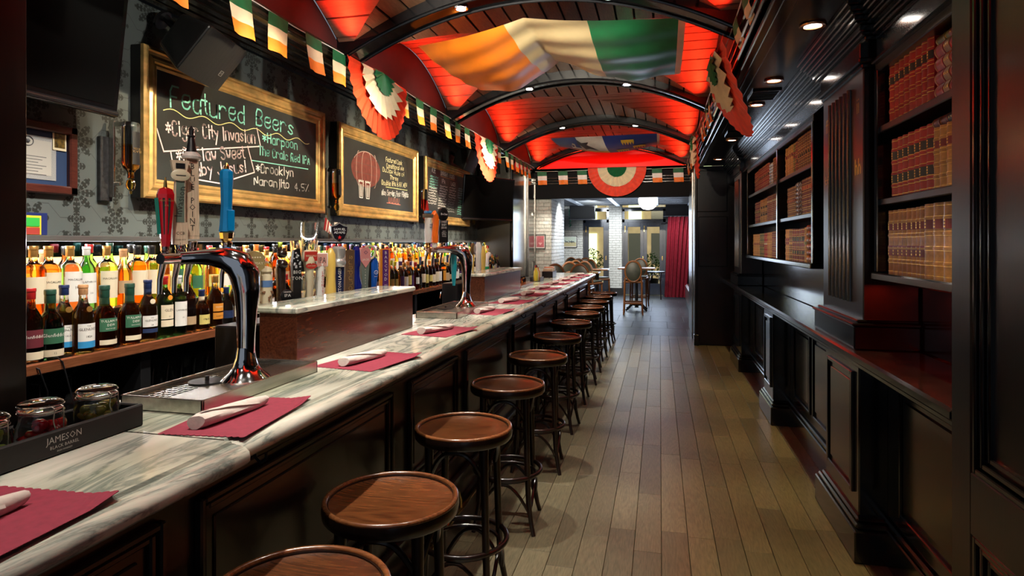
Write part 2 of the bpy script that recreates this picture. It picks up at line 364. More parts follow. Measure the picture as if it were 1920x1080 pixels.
ORD = ['first', 'second', 'third', 'fourth', 'fifth', 'sixth', 'seventh', 'eighth', 'ninth', 'tenth', 'eleventh', 'twelfth', 'thirteenth', 'fourteenth', 'fifteenth', 'sixteenth', 'seventeenth', 'eighteenth', 'nineteenth', 'twentieth']
def ordn(i):
    if i < 20: return ORD[i]
    T = ['twenty', 'thirty', 'forty', 'fifty', 'sixty', 'seventy', 'eighty', 'ninety']
    n = i + 1; t, u = n // 10, n % 10
    if u == 0: return T[t - 2].replace('ty', 'tieth')
    return T[t - 2] + '-' + ORD[u - 1]
# printed lettering (built in font) as flat mesh data in the x-y plane
_tc = {}
def textdata(s, size=1.0, align='CENTER', res=1):
    k = (s, align, res)
    if k not in _tc:
        c = bpy.data.curves.new('t', 'FONT'); c.body = s; c.align_x = align; c.align_y = 'CENTER'; c.resolution_u = res; c.size = 1.0; c.fill_mode = 'FRONT'
        o = bpy.data.objects.new('t', c); me = bpy.data.meshes.new_from_object(o)
        _tc[k] = ([v.co[:] for v in me.vertices], [tuple(p.vertices) for p in me.polygons])
        bpy.data.objects.remove(o); bpy.data.curves.remove(c); bpy.data.meshes.remove(me)
    v, f = _tc[k]; return [(x * size, y * size) for x, y, z in v], f
def text_on(mb, s, size, o, u, v, mi=0, align='CENTER', wx=1.0):
    """lettering in the plane spanned by u (reading direction) and v (up) at point o"""
    vs, fs = textdata(s, size, align); o, u, v = Vector(o), Vector(u), Vector(v)
    return mb.add([o + u * (x * wx) + v * y for x, y in vs], fs, mi)
# single stroke hand lettering for chalk
GL = {'A': "022842;1434", 'B': "02083847463505;0535444332020202"[:14] + ";053544433202", 'C': "4738180703123243", 'D': "02082847433202"[:12] + "02", 'E': "48080242;0535", 'F': "480802;0535",
      'G': "473818070312324344;4424", 'H': "0802;4842;0545", 'I': "2822", 'J': "4843321203", 'K': "0802;480542", 'L': "080242", 'M': "0208254842", 'N': "02084248",
      'O': "18070312324347381808"[:16] + "18", 'P': "02083847463505", 'R': "02083847463505;2542", 'S': "4738180706354443321203", 'T': "0848;2822", 'U': "080312324348", 'V': "082248",
      'W': "0812253248", 'X': "0842;4802", 'Y': "082548;2522", 'Z': "08480242",
      'a': "46160503123244;4642", 'b': "0802;052645432203", 'c': "4536160503123243", 'd': "4842;452605032243", 'e': "04444636160503123243", 'f': "38281722;0535", 'g': "4636160504133344;4641301001",
      'h': "0802;0516364542", 'i': "2622;2827", 'j': "36312010;3837", 'k': "0802;460442", 'l': "2822", 'm': "0602;05162522;25364542", 'n': "0602;0516364542", 'o': "1605031232434536" + "16",
      'p': "0600;052645432203", 'q': "4640;452605032243", 'r': "0602;04163645", 's': "452605432203", 't': "28233242;0636", 'u': "060312324346;4642", 'v': "062246", 'w': "0612243246", 'x': "0642;4602",
      'y': "062446;4610", 'z': "06460242", '4': "380444;3832", '5': "48080535444332" + "12", '8': "250607183847462504031232434425", '%': "4802;081808;424342", '*': "2723;0644;4604", '.': "2223", '!': "2824;2322", '-': "0545", '3': "08482535443302", '0': "1807031232434738" + "18"}
def strokes(txt, h, sp=1.12, seed=0):
    rr = random.Random(seed + len(txt)); out = []; x = 0; u = h / 6.0
    for ch in txt:
        if ch == ' ': x += 3.2 * u; continue
        g = GL.get(ch)
        if g is None: x += 3 * u; continue
        nar = ch in "iIl.!jt"
        jy = rr.uniform(-0.3, 0.3) * u
        for st in g.split(';'):
            pts = [(int(st[i]), int(st[i + 1]) - 2) for i in range(0, len(st) - 1, 2)]
            if nar: pts = [(a - 1.2, b) for a, b in pts]
            if len(pts) > 2:
                q = [pts[0]]
                for a, b in zip(pts, pts[1:]):
                    q += [(a[0] * .75 + b[0] * .25, a[1] * .75 + b[1] * .25), (a[0] * .25 + b[0] * .75, a[1] * .25 + b[1] * .75)]
                pts = q + [pts[-1]]
            out.append([(x + a * u * 0.9, b * u + jy) for a, b in pts])
        x += (2.6 if nar else 4.6) * u * sp
    return out, x
def chalk(mb, lines, w, plane, mi=0):
    """lines: polylines in board (u,v); plane maps (u,v) to 3-D"""
    for pl in lines:
        for i in range(len(pl) - 1):
            a, b = Vector(pl[i]), Vector(pl[i + 1]); d = b - a
            if d.length < 1e-6: continue
            d.normalize(); n = Vector((-d.y, d.x)) * w / 2; e = d * w * 0.35
            p = [a - n - e, b - n + e, b + n + e, a + n - e]
            mb.add([plane(q.x, q.y) for q in p], [(0, 1, 2, 3)], mi)
def chalk_text(mb, txt, p0, p1, h, w, plane, mi=0, seed=0):
    """write txt from point p0 to p1 (baseline), scaled to fit"""
    st, W = strokes(txt, h, seed=seed); a, b = Vector(p0), Vector(p1); d = b - a; k = d.length / max(W, 1e-6); d.normalize(); n = Vector((-d.y, d.x))
    chalk(mb, [[tuple(a + d * (x * k) + n * y) for x, y in pl] for pl in st], w, plane, mi)
def yat(px, X):   # bearing from the camera -> place along the bar for a given depth X
    a = (px - 960) / 1159; th = math.atan(277 / 1159); return X * (math.sin(th) * a + math.cos(th)) / (math.cos(th) * a - math.sin(th))
# ================================================================ THE SETTING
ZS = 2.90; XL, XR = -2.33, 0.524; XC = (XL + XR) / 2; HW = (XR - XL) / 2
def rise(t): return 0.44 * (1 - t * t)
# floor: slab plus single oak boards
fl = struct(MB().box(-3.2, 1.4, -1.5, 10.25, -0.12, -0.012).build('floor', plain('subfloor', (0.02, 0.016, 0.012), 0.8)))
rr = random.Random(3); nx = 16; x0 = -1.04; pw = 0.131
for i in range(nx):
    y = 1.25 - rr.uniform(0, 0.8)
    while y < 10.25:
        ln = rr.uniform(0.55, 1.25)
        a, b = max(y, 1.2), min(y + ln, 10.25)
        if b - a > 0.02:
            MB().bbox(x0 + i * pw + 0.0012, x0 + (i + 1) * pw - 0.0012, a + 0.001, b - 0.001, -0.012, 0.0 - rr.uniform(0, 0.0008), 0.0012).build('plank', FLOORW, fl)
        y += ln
fl2 = struct(MB().box(-6.5, 3.5, 10.25, 18.4, -0.12, -0.004).build('floor', plain('slate_bed', (0.01, 0.01, 0.012), 0.6)))
for i in range(9):
    for j in range(9):
        y = 10.25 + j * 0.9; xx = -3.9 + i * 0.62 + (0.31 if j % 2 else 0)
        MB().bbox(xx + .003, xx + .617, y + .003, min(y + 0.897, 18.38), -0.004, 0.0 + rr.uniform(-.001, .001), 0.003).build('slate_tile', STONE, fl2)
# left wall with patterned paper, end return wall, side reveal
wl = struct(MB().box(-2.97, -2.87, -1.5, 9.7, 0, 2.87).build('wall_left', PAPER))
we = struct(MB().box(-2.97, -2.33, 9.6, 11.4, 0, 2.87).build('wall_back', plain('olive_paint', (0.022, 0.018, 0.009), 0.5)))
tall = thing('wall_panelling', 'tall narrow black panel with mirrored strip on the reveal past the bar', 'panelling', (-2.33, 10.6, 0))
MB().bbox(-2.33, -2.29, 9.66, 11.36, 0.0, 2.86, 0.006).build('backboard', DARK, tall)
MB().bbox(-2.29, -2.265, 10.75, 11.3, 2.05, 2.6, 0.004).bbox(-2.29, -2.265, 10.75, 11.3, 1.15, 2.0, 0.004).build('raised_panel', DARK, tall)
MB().bbox(-2.29, -2.25, 10.66, 10.72, 0.9, 2.7, 0.004).bbox(-2.29, -2.25, 11.31, 11.36, 0.9, 2.7, 0.004).build('edge_strip', STEEL, tall)
# left soffit: glossy slats running along the bar
so = struct(MB().box(-2.97, XL, -1.5, 9.7, 2.895, 2.96).build('ceiling', MATTE))
SLAT = plain('slat_lacquer', (0.030, 0.024, 0.016), 0.16, 0, 0.3, 8, 0, 0.6)
for i in range(7):
    xa = -2.85 + i * 0.074
    MB().bbox(xa + .006, xa + .068, -1.5, 9.6, 2.872, 2.893, 0.008).build('slat', SLAT, so)
tr = struct(MB().bbox(XL - 0.03, XL + 0.03, -1.5, 11.4, 2.84, 2.91, 0.01).bbox(XL + 0.02, XL + 0.05, -1.5, 11.4, 2.885, 2.915, 0.008).build('trim_1', SLAT))
# vaulted ceiling: groin bays of boards
RIBS = [-0.5, 1.9, 4.27, 6.68, 9.05, 11.4]
LUN = plain('lunette_paint', (0.045, 0.005, 0.005), 0.6, 0, 0.2, 6)
for bi in range(5):
    ya, yb = RIBS[bi] + 0.0, RIBS[bi + 1]; yc = (ya + yb) / 2; hy = (yb - ya) / 2
    # backing shell follows the groin
    m = MB(); n = 24
    def zz(x, y):
        u, v = abs((x - XC) / HW), abs((y - yc) / hy); return ZS + rise(min(u, v)) + 0.03 if False else ZS + max(rise(u), rise(v)) + 0.03
    g = [[(XL + (XR - XL) * i / n, ya + (yb - ya) * j / n) for j in range(n + 1)] for i in range(n + 1)]
    for i in range(n):
        for j in range(n):
            q = [g[i][j], g[i + 1][j], g[i + 1][j + 1], g[i][j + 1]]
            m.add([(x, y, zz(x, y)) for x, y in q], [(0, 1, 2, 3)])
    ce = struct(m.build('ceiling', MATTE))
    # which surface shows: at each point the higher vault (void union)
    nb = 20
    for k in range(nb):
        u0, u1 = -1 + 2 * k / nb, -1 + 2 * (k + 1) / nb
        for sgn in (-1, 1):
            p = []
            for dz in (0.0, 0.012):
                for (uu, e) in ((u0 + .006, 0), (u1 - .006, 0), (u1 - .006, 1), (u0 + .006, 1)):
                    v = abs(uu) if e == 0 else 1.0
                    p.append((XC + uu * HW, yc + sgn * v * hy, ZS + rise(abs(uu)) + dz))
            MB().hexa(p).build('vault_board', PLANKW, ce)
    ns = 16
    for k in range(ns):
        v0, v1 = -1 + 2 * k / ns, -1 + 2 * (k + 1) / ns
        for sgn in (-1, 1):
            p = []
            for dz in (0.0, 0.012):
                for (vv, e) in ((v0 + .006, 0), (v1 - .006, 0), (v1 - .006, 1), (v0 + .006, 1)):
                    u = abs(vv) if e == 0 else 0.985
                    p.append((XC + sgn * u * HW, yc + vv * hy, ZS + rise(abs(vv)) + dz))
            MB().hexa(p).build('side_board', SIDEW, ce)
    for X, s_ in ((XL + 0.005, -1), (XR - 0.005, 1)):
        pts = [(X, yc + hy * (-1 + 2 * i / 20), ZS + rise(abs(-1 + 2 * i / 20)) + 0.01) for i in range(21)]
        pts = [(X, ya, ZS - 0.02)] + pts + [(X, yb, ZS - 0.02)]
        MB().poly(pts, (0.03 * s_, 0, 0)).build('lunette', LUN, ce)
# black arched ribs with polished edge beads
def arch(x0, x1, z0, r, n=40):
    return [(x0 + (x1 - x0) * i / n, z0 + r * (1 - (2 * i / n - 1) ** 2)) for i in range(n + 1)]
for i, y in enumerate(RIBS):
    rb = MB(); A = arch(XL, XR, ZS - 0.05, 0.40)
    for (a, b) in zip(A, A[1:]):
        rb.hexa([(a[0], y - .12, a[1]), (b[0], y - .12, b[1]), (b[0], y + .12, b[1]), (a[0], y + .12, a[1]),
                 (a[0], y - .12, a[1] + .17), (b[0], y - .12, b[1] + .17), (b[0], y + .12, b[1] + .17), (a[0], y + .12, a[1] + .17)])
    ro = struct(rb.build('trim_%d' % (i + 2), DARK))
    for dy in (-0.10, 0.10):
        MB().tube([(a, y + dy, b - 0.008) for a, b in A], 0.012, 8).build('bead', DARK, ro)
    if 0 < i < 5:
        for X in (-1.40, -0.34):
            t = (X - XC) / HW; z = ZS - 0.05 + 0.40 * (1 - t * t)
            l = thing('recessed_downlight', 'small round downlight set in the %s black arch, %s side' % ({1: 'nearest', 2: 'second', 3: 'third', 4: 'last full'}[i] if i > 1 else 'out-of-view near', 'left' if X < -1 else 'right'), 'light', (X, y, z), 0, 'downlights in the arches')
            MB().lathe([(0.055, -0.006), (0.055, 0.004), (0.04, 0.006), (0.036, -0.012), (0.05, -0.012)], 20, cap=False).build('ring', CHROME, l, local=True)
            MB().lathe([(0.038, -0.008), (0.038, -0.004)], 16).build('lamp', LAMPW, l, local=True)
# end tympanum and fascia above the opening to the front room
ty = struct(MB().poly([(XL, 11.62, 2.86)] + [(a, 11.62, b + 0.25) for a, b in arch(XL, XR, ZS - 0.02, 0.42)] + [(XR, 11.62, 2.86)], (0, 0.04, 0)).build('wall_back', plain('tympanum_paint', (0.55, 0.02, 0.015), 0.6)))
fa = struct(MB().bbox(XL, XR + .1, 11.34, 11.46, 2.32, 2.87, 0.006).box(XL, XR, 11.34, 11.70, 2.80, 2.86).build('wall_back', plain('fascia_black', (.004, .004, .005), .7, spec=.15)))
for k, z in enumerate((2.58, 2.63, 2.68)):
    struct(MB().bbox(XL, XR, 11.30, 11.345, z, z + 0.022, 0.006).build('trim_%d' % (9 + k), SLAT))
# right beam face and soffit
rs = struct(MB().bbox(XR - 0.02, 1.3, -1.5, 9.45, 2.62, 2.70, 0.006).bbox(XR - 0.02, XR + .09, -1.5, 11.4, 2.60, 2.90, 0.006).build('ceiling', DARK))
MB().bbox(0.60, 0.615, -1.5, 9.4, 2.606, 2.622, 0.003).bbox(0.545, 0.56, -1.5, 9.4, 2.594, 2.61, 0.003).build('bead', DARK, rs)
for z in (2.66, 2.74, 2.82):
    MB().bbox(XR - 0.045, XR - 0.018, -1.5, 11.4, z, z + 0.03, 0.008).build('moulding', SLAT, rs)
for k, (y) in enumerate((3.45, 4.56, 5.33, 6.30, 7.10, 8.69)):
    l = thing('recessed_downlight', 'round copper-rimmed downlight in the black soffit above the books, %s from the camera' % ordn(k), 'light', (0.765, y, 2.62), 0, 'downlights in the right soffit')
    MB().lathe([(0.065, -0.004), (0.062, -0.012), (0.045, -0.010), (0.04, 0.02)], 24, cap=False).build('rim', plain('copper_rim', (0.65, 0.28, 0.12), 0.25, 1), l, local=True)
    MB().lathe([(0.04, -0.004), (0.04, 0.004)], 20).build('lamp', LAMPW, l, local=True)
for k, y in enumerate((4.98, 6.72)):
    l = thing('ceiling_vent', ('nearer' if k == 0 else 'farther') + ' square black air vent between downlights in the soffit', 'vent', (0.765, y, 2.62), 0, 'soffit vents')
    MB().box(-.09, .09, -.15, .15, -0.003, 0).build('backing', MATTE, l, local=True)
    MB().bbox(-.10, -.088, -.16, .16, -0.012, 0.0, .002).bbox(.088, .10, -.16, .16, -0.012, 0.0, .002).bbox(-.10, .10, -.16, -.148, -0.012, 0, .002).bbox(-.10, .10, .148, .16, -0.012, 0, .002).build('frame', STEEL if False else DARK, l, local=True)
    for q in range(5):
        MB().box(-.088, .088, -.12 + q * .055, -.112 + q * .055, -0.010, -.003).build('slat', BLACK, l, local=True)
# right wall backing
wr = struct(MB().box(1.195, 1.32, -1.5, 9.6, 0, 2.7).build('wall_right', DARK))
# stub wall closing the right side at the front
sw = struct(MB().bbox(0.505, 1.3, 9.45, 11.46, 0, 2.62, 0.01).build('wall_right', DARKW))
sp_ = thing('door_panelling', 'dark mahogany panelled return at the far end of the drink rail', 'panelling', (0.7, 9.45, 0))
MB().bbox(0.50, 0.53, 9.40, 9.47, 0, 2.62, .006).bbox(0.53, 0.95, 9.42, 9.455, 1.95, 2.55, .008).bbox(0.55, 0.95, 9.42, 9.455, 1.15, 1.88, .008).build('raised_panel', DARKW, sp_)
MB().bbox(0.485, 0.56, 9.38, 9.50, 0, 0.16, .008).build('plinth', DARK, sp_)
MB().bbox(0.494, 0.506, 9.47, 9.50, 0.0, 2.6, .002).bbox(0.49, 0.506, 10.1, 10.16, 0.0, 2.6, .002).build('edge_strip', STEEL, sp_)

# ---- near right panelled wall
npn = thing('panelled_wall_unit', 'tall dark lacquered panelling at the right edge of the view', 'panelling', (0.87, 1.0, 0))
MB().bbox(0.90, 1.2, 0.2, 2.10, 0, 2.62, 0.004).build('backboard', DARKW, npn)
MB().bbox(0.87, 1.19, 2.035, 2.16, 0, 2.62, 0.006).bbox(0.87, 0.90, 0.2, 2.04, 0.66, 0.84, 0.004).bbox(0.87, 0.90, 0.2, 2.04, 0, 0.16, 0.004).bbox(0.87, 0.90, 0.2, 2.04, 2.5, 2.62, 0.004).bbox(0.87, 0.90, 1.0, 1.1, 0.0, 2.62, 0.004).build('stile', DARKW, npn)
for (a, b, c, d) in ((1.1, 2.035, 0.84, 2.5), (1.1, 2.035, 0.16, 0.66)):
    for k, (o_, t_) in enumerate(((0, 0.872), (0.022, 0.880), (0.045, 0.889))):
        wdt = 0.016
        m = MB(); y0, y1, z0, z1 = a + o_, b - o_, c + o_, d - o_
        m.bbox(t_, 0.905, y0, y0 + wdt, z0, z1, .003).bbox(t_, 0.905, y1 - wdt, y1, z0, z1, .003).bbox(t_, 0.905, y0 + wdt, y1 - wdt, z0, z0 + wdt, .003).bbox(t_, 0.905, y0 + wdt, y1 - wdt, z1 - wdt, z1, .003)
        m.build('panel_moulding', DARK, npn)

# ---- drink rail (right counter) and everything beneath
rail = MB(); rail.bbox(0.87, 1.19, 2.16, 9.45, 0.945, 0.987, 0.010).bbox(0.895, 0.93, 2.16, 9.45, 0.915, 0.946, 0.008)
tag(rail.build('drink_rail', plain('rail_lacquer', (0.010, 0.010, 0.012), 0.13, 0, 0.5, 9, 0.05, 0.6)), 'long glossy black drink rail under the bookcases', 'counter')
lp = thing('wainscot', 'black recessed wainscot with panels beneath the drink rail', 'panelling', (1.05, 5.8, 0))
MB().bbox(1.05, 1.19, 2.16, 9.45, 0, 0.945, .004).build('backboard', DARK, lp)
MB().bbox(1.02, 1.05, 2.16, 9.45, 0, 0.17, .006).bbox(1.03, 1.05, 2.16, 9.45, 0.17, 0.20, .008).build('plinth', DARK, lp)
def pframe(m, X, y0, y1, z0, z1, wd=0.022, dp=0.014):
    """raised moulding ring on a wall face at X, towards -X"""
    m.bbox(X - dp, X + .002, y0, y0 + wd, z0, z1, .004).bbox(X - dp, X + .002, y1 - wd, y1, z0, z1, .004)
    m.bbox(X - dp, X + .002, y0 + wd, y1 - wd, z0, z0 + wd, .004).bbox(X - dp, X + .002, y0 + wd, y1 - wd, z1 - wd, z1, .004); return m
for (a, b) in ((2.3, 3.1), (4.15, 4.7), (4.78, 5.32), (6.05, 6.7), (6.8, 7.4), (8.6, 9.3)):
    pframe(MB(), 1.05, a, b, 0.27, 0.86).build('panel_moulding', DARK, lp)
    MB().bbox(1.042, 1.052, a + .06, b - .06, 0.33, 0.80, .006).build('raised_panel', DARK, lp)
for k, (a, b, X, pl) in enumerate(((3.26, 3.86, 0.925, 0.885), (5.5, 5.95, 0.915, 0.885), (7.65, 8.35, 0.925, 0.885))):
    p = thing('rail_pier', '%s black panelled pier holding up the drink rail' % ('nearest', 'middle', 'farthest')[k], 'pier', ((X + 1.05) / 2, (a + b) / 2, 0), 0, 'piers under the drink rail')
    MB().bbox(X, 1.055, a, b, 0.16, 0.946, .006).build('body', DARK, p)
    MB().bbox(pl, 1.05, a - .08, b + .08, 0, 0.15, .006).bbox(pl + .012, 1.05, a - .06, b + .06, 0.15, 0.175, .008).bbox(pl + .024, 1.05, a - .03, b + .03, 0.175, 0.195, .008).build('plinth', DARK, p)
    pframe(MB(), X, a + .07, b - .07, 0.28, 0.87).build('panel_moulding', DARK, p)
    MB().bbox(X - .006, X + .002, a + .12, b - .12, 0.33, 0.82, .005).build('raised_panel', DARK, p)
# ---- upper pilasters with flutes
def pilaster(a, b, lab, marks):
    p = thing('fluted_pilaster', lab, 'pilaster', (1.0, (a + b) / 2, 0.987), 0)
    MB().bbox(0.95, 1.19, a, b, 1.12, 2.36, .005).build('shaft', DARKW, p)
    MB().bbox(0.905, 1.19, a - .02, b + .02, 0.987, 1.10, .006).bbox(0.895, 1.19, a - .03, b + .03, 1.10, 1.115, .005).bbox(0.92, 1.19, a - .01, b + .01, 1.115, 1.13, .006).build('base_block', DARK, p)
    n = 6; m = MB(); s0, s1 = a + .17, b - .14
    for i in range(n):
        y = s0 + (s1 - s0) * (i + .5) / n
        m.tube([(0.950, y, 1.20), (0.950, y, 2.28)], 0.017, 10)
    m.build('reeding', DARK, p)
    MB().bbox(0.925, 1.19, a - .02, b + .02, 2.36, 2.385, .006).bbox(0.94, 1.19, a - .01, b + .01, 2.335, 2.36, .006).bbox(0.935, 1.19, a, b, 2.385, 2.46, .004).build('capital', DARK, p)
    m = MB()
    for k, (st, z, s) in enumerate(marks):
        y = a + .075 if s == 'near' else b - .085
        text_on(m, st, 0.115, (0.9485, y, z), (0, -1, 0), (0, 0, 1), wx=0.9)
    if marks: m.build('gilt_letters', plain('gilt_paint', (.55, .30, .05), .5), p)
    return p
pilaster(3.28, 4.02, 'wide reeded black pilaster with gilt letters between the bookcases', [('ii', 2.17, 'near'), ('hh', 1.87, 'near'), ('ff', 2.17, 'far'), ('ee', 1.87, 'far')])
pilaster(7.85, 8.55, 'distant narrow reeded black pilaster past the second bookcase', [])
# ---- cornice: stacked mouldings, breaking forward over the pilasters
co = thing('cornice', 'stepped black crown moulding above the bookcases', 'cornice', (0.95, 5.0, 2.46))
steps = [(0.0, 2.455, 2.475), (0.018, 2.475, 2.49), (0.03, 2.49, 2.52), (0.048, 2.52, 2.532), (0.06, 2.532, 2.555), (0.075, 2.555, 2.57), (0.09, 2.57, 2.595), (0.105, 2.595, 2.62)]
for (a, b, X) in ((2.16, 3.22, 0.985), (3.22, 4.08, 0.94), (4.08, 7.80, 0.985), (7.80, 8.6, 0.94), (8.6, 9.45, 0.985)):
    m = MB()
    for (d, z0, z1) in steps: m.bbox(X - d, 1.19, a - (d if X < .96 else 0), b + (d if X < .96 else 0), z0, z1, .004)
    m.build('crown_moulding', DARK, co)
    if X > .96:
        MB().bbox(X + .005, 1.19, a, b, 2.37, 2.455, .003).build('frieze', DARK, co)
        MB().bbox(X - .02, X + .03, a, b, 2.335, 2.352, .005).bbox(X - .005, X + .03, a, b, 2.352, 2.37, .005).build('architrave', DARK, co)
# ---- bookcases
def bookcase(a, b, divs, lab):
    t = thing('bookcase', lab, 'bookcase', (1.1, (a + b) / 2, 1.33))
    MB().bbox(1.165, 1.19, a, b, 1.33, 2.37, .002).build('back', DARKW, t)
    MB().bbox(0.97, 1.19, a, b, 1.325, 1.362, .006).build('sill', DARK, t)
    for z in (1.672, 2.012): MB().bbox(1.0, 1.17, a + .03, b - .03, z, z + .032, .004).build('shelf', DARKW, t)
    MB().bbox(0.99, 1.19, a, b, 2.30, 2.37, .004).build('header', DARKW, t)
    for y in [a, b - .04] + divs: MB().bbox(0.985, 1.19, y, y + .04, 1.362, 2.31, .004).build('upright', DARK, t)
    return t
bookcase(2.16, 3.24, [], 'near dark bookcase full of red and tan leather books')
bookcase(4.45, 7.62, [5.72], 'farther dark two-bay bookcase full of old leather books')
# red lit back of the niche
# ---- books
LEA = {}
def lea(n, c, r=0.42): LEA[n] = plain('leather_' + n, c, r, 0, 0.28, 30, 0.15, 0.15, rnd=0.12); return LEA[n]
lea('red', (0.40, 0.012, 0.014)); lea('oxblood', (0.16, 0.012, 0.010)); lea('tan', (0.50, 0.24, 0.055)); lea('brown', (0.17, 0.065, 0.022)); lea('amber', (0.42, 0.17, 0.03)); lea('olive', (0.13, 0.13, 0.02)); lea('black', (0.012, 0.012, 0.012)); lea('maroon', (0.20, 0.016, 0.018)); lea('cream', (0.55, 0.46, 0.30))
GILT = plain('gilt_tooling', (0.75, 0.46, 0.12), 0.3, 0.8, 0.3, 40)
_bk = {}
def bookmesh(th, h, dp, nb, lbl):
    """spine faces -X, standing on z=0; returns cover, bands, title panel geometry"""
    n = 8; prof = [(-math.sin(PI * i / n) * 0.22 * th, -th / 2 + th * i / n) for i in range(n + 1)]
    c = MB()
    for i in range(n):
        (xa, ya), (xb, yb) = prof[i], prof[i + 1]
        c.add([(xa, ya, 0), (xb, yb, 0), (xb, yb, h), (xa, ya, h)], [(0, 1, 2, 3)], 0, True)
    c.add([(0, -th / 2, 0), (dp, -th / 2, 0), (dp, -th / 2, h), (0, -th / 2, h)], [(0, 1, 2, 3)]); c.add([(0, th / 2, 0), (dp, th / 2, 0), (dp, th / 2, h), (0, th / 2, h)], [(0, 1, 2, 3)])
    c.add([(dp, -th / 2, 0), (dp, th / 2, 0), (dp, th / 2, h), (dp, -th / 2, h)], [(0, 1, 2, 3)])
    c.add([(x, y, h) for x, y in prof] + [(dp, th / 2, h), (dp, -th / 2, h)], [tuple(range(n + 3))]); c.add([(x, y, 0) for x, y in prof] + [(dp, th / 2, 0), (dp, -th / 2, 0)], [tuple(range(n + 3))])
    def band(z0, z1, off, mi=0):
        m = MB(); P_ = [((-math.sin(PI * i / n) * 0.22 * th - off), (-th / 2 + th * i / n) * 0.98) for i in range(n + 1)]
        for i in range(n):
            (xa, ya), (xb, yb) = P_[i], P_[i + 1]
            m.add([(xa, ya, z0), (xb, yb, z0), (xb, yb, z1), (xa, ya, z1)], [(0, 1, 2, 3)], mi, True)
            m.add([(xa, ya, z0), (xb, yb, z0), (0, yb, z0), (0, ya, z0)], [(0, 1, 2, 3)], mi); m.add([(xa, ya, z1), (xb, yb, z1), (0, yb, z1), (0, ya, z1)], [(0, 1, 2, 3)], mi)
        return m
    b = MB(); g = MB()
    for k in range(nb):
        z = h * (k + 1) / (nb + 1); q = band(z - .004, z + .004, 0.003); b.add(q.v, q.f)
        for dz in (-.009, .0065):
            q = band(z + dz, z + dz + .0025, 0.0012); g.add(q.v, q.f)
    for z in (0.008, h - .012):
        q = band(z, z + .003, 0.0012); g.add(q.v, q.f)
    L_ = []; T = MB()
    for (f0, f1) in lbl:
        q = band(h * f0, h * f1, 0.0022); L_.append(q)
        for fr in (0.2, 0.5, 0.8):
            z = h * (f0 + (f1 - f0) * fr); q = band(z - .0035, z + .0035, 0.003); T.add([(x, y * .62, zz) for x, y, zz in q.v], q.f)
    return c, b, g, L_, T
def make_book(th, h, dp, nb, lbl, cm, lm):
    key = (round(th, 3), round(h, 3), nb, tuple(lbl), cm, lm)
    if key in _bk: return _bk[key]
    c, b, g, L_, T = bookmesh(th, h, dp, nb, lbl)
    ms = []
    for nm, m, mat in [('cover', c, LEA[cm]), ('spine_band', b, LEA[cm]), ('gilt_rule', g, GILT)] + [('title_panel', q, LEA[lm]) for q in L_] + [('title_lettering', T, GILT)]:
        if not m.v: continue
        me = bpy.data.meshes.new(nm); me.from_pydata(m.v, [], m.f); me.materials.append(mat); me.polygons.foreach_set('use_smooth', m.sm if any(m.sm) else [False] * len(m.f))
        bm = bmesh.new(); bm.from_mesh(me); bmesh.ops.recalc_face_normals(bm, faces=bm.faces); bm.to_mesh(me); bm.free(); me.set_sharp_from_angle(angle=R(40))
        ms.append((nm, me))
    _bk[key] = ms; return ms
NAMEC = {'red': 'bright red', 'oxblood': 'dark oxblood', 'tan': 'golden tan', 'brown': 'brown', 'amber': 'amber brown', 'olive': 'olive green', 'black': 'black', 'maroon': 'maroon', 'cream': 'cream'}
def place_book(x, y, z, th, h, nb, lbl, cm, lm, label, group, lying=False):
    r = thing('leather_book', label, 'book', (x, y, z), 0, group)
    if lying: r.rotation_euler = (R(90), 0, 0)
    for nm, me in make_book(th, h, 0.11, nb, lbl, cm, lm):
        o = bpy.data.objects.new(nm, me); COL.objects.link(o); o.parent = r
SH = {0: 1.362, 1: 1.704, 2: 2.044}; SN = {0: 'bottom', 1: 'middle', 2: 'top'}
def row(case, shelf, y, items, x=1.03):
    """items: (count, thickness, height, bands, label strips, cover, label colour); laid out from near end (small y) to far"""
    n = sum(i[0] for i in items if i[0] > 0); k = 0
    for (cnt, th, h, nb, lbl, cm, lm) in items:
        if cnt < 0:      # lying stack of -cnt books, spines out
            z = SH[shelf]; wd = h
            for q in range(-cnt):
                place_book(x, y + wd, z + th / 2, th * .98, wd, nb, lbl, cm, lm, '%s leather book lying flat, %s up in pile, %s shelf, %s' % (NAMEC[cm], ordn(q), SN[shelf], case), 'books lying in piles', True); z += th
            y += wd + .006; continue
        for q in range(cnt):
            place_book(x + random.uniform(0, .006), y + th / 2, SH[shelf], th * .97, h * random.uniform(.99, 1.0), nb, lbl, cm, lm,
                       '%s leather book, %s from near end, %s shelf, %s' % (NAMEC[cm], ordn(k), SN[shelf], case), 'books on the %s shelf of the %s' % (SN[shelf], case))
            y += th; k += 1
    return y
# near bookcase (visible part y 2.5 .. 3.2): piles on the near side, red sets at the far side
c1 = 'near bookcase'
row(c1, 2, 2.30, [(-4, .052, .37, 4, ((.22, .34), (.62, .72)), 'red', 'amber')])
place_book(1.03, 2.67, 2.044 + 4 * .052 + .014, .028, .37, 4, ((.3, .5),), 'olive', 'oxblood', 'thin olive green leather book on top of the pile of thick red books', 'books lying in piles', True)
row(c1, 2, 2.70, [(8, .058, .262, 4, ((.66, .80),), 'red', 'black')])
row(c1, 1, 2.25, [(4, .055, .235, 4, ((.62, .78),), 'oxblood', 'black'), (4, .058, .235, 4, ((.66, .82),), 'tan', 'maroon'), (7, .062, .262, 4, ((.64, .78), (.24, .38)), 'red', 'black')])
place_book(1.03, 2.70, 1.704 + .236 + .017, .034, .40, 5, ((.3, .45),), 'oxblood', 'black', 'dark oxblood book lying across the tan books in the near bookcase', 'books lying in piles', True)
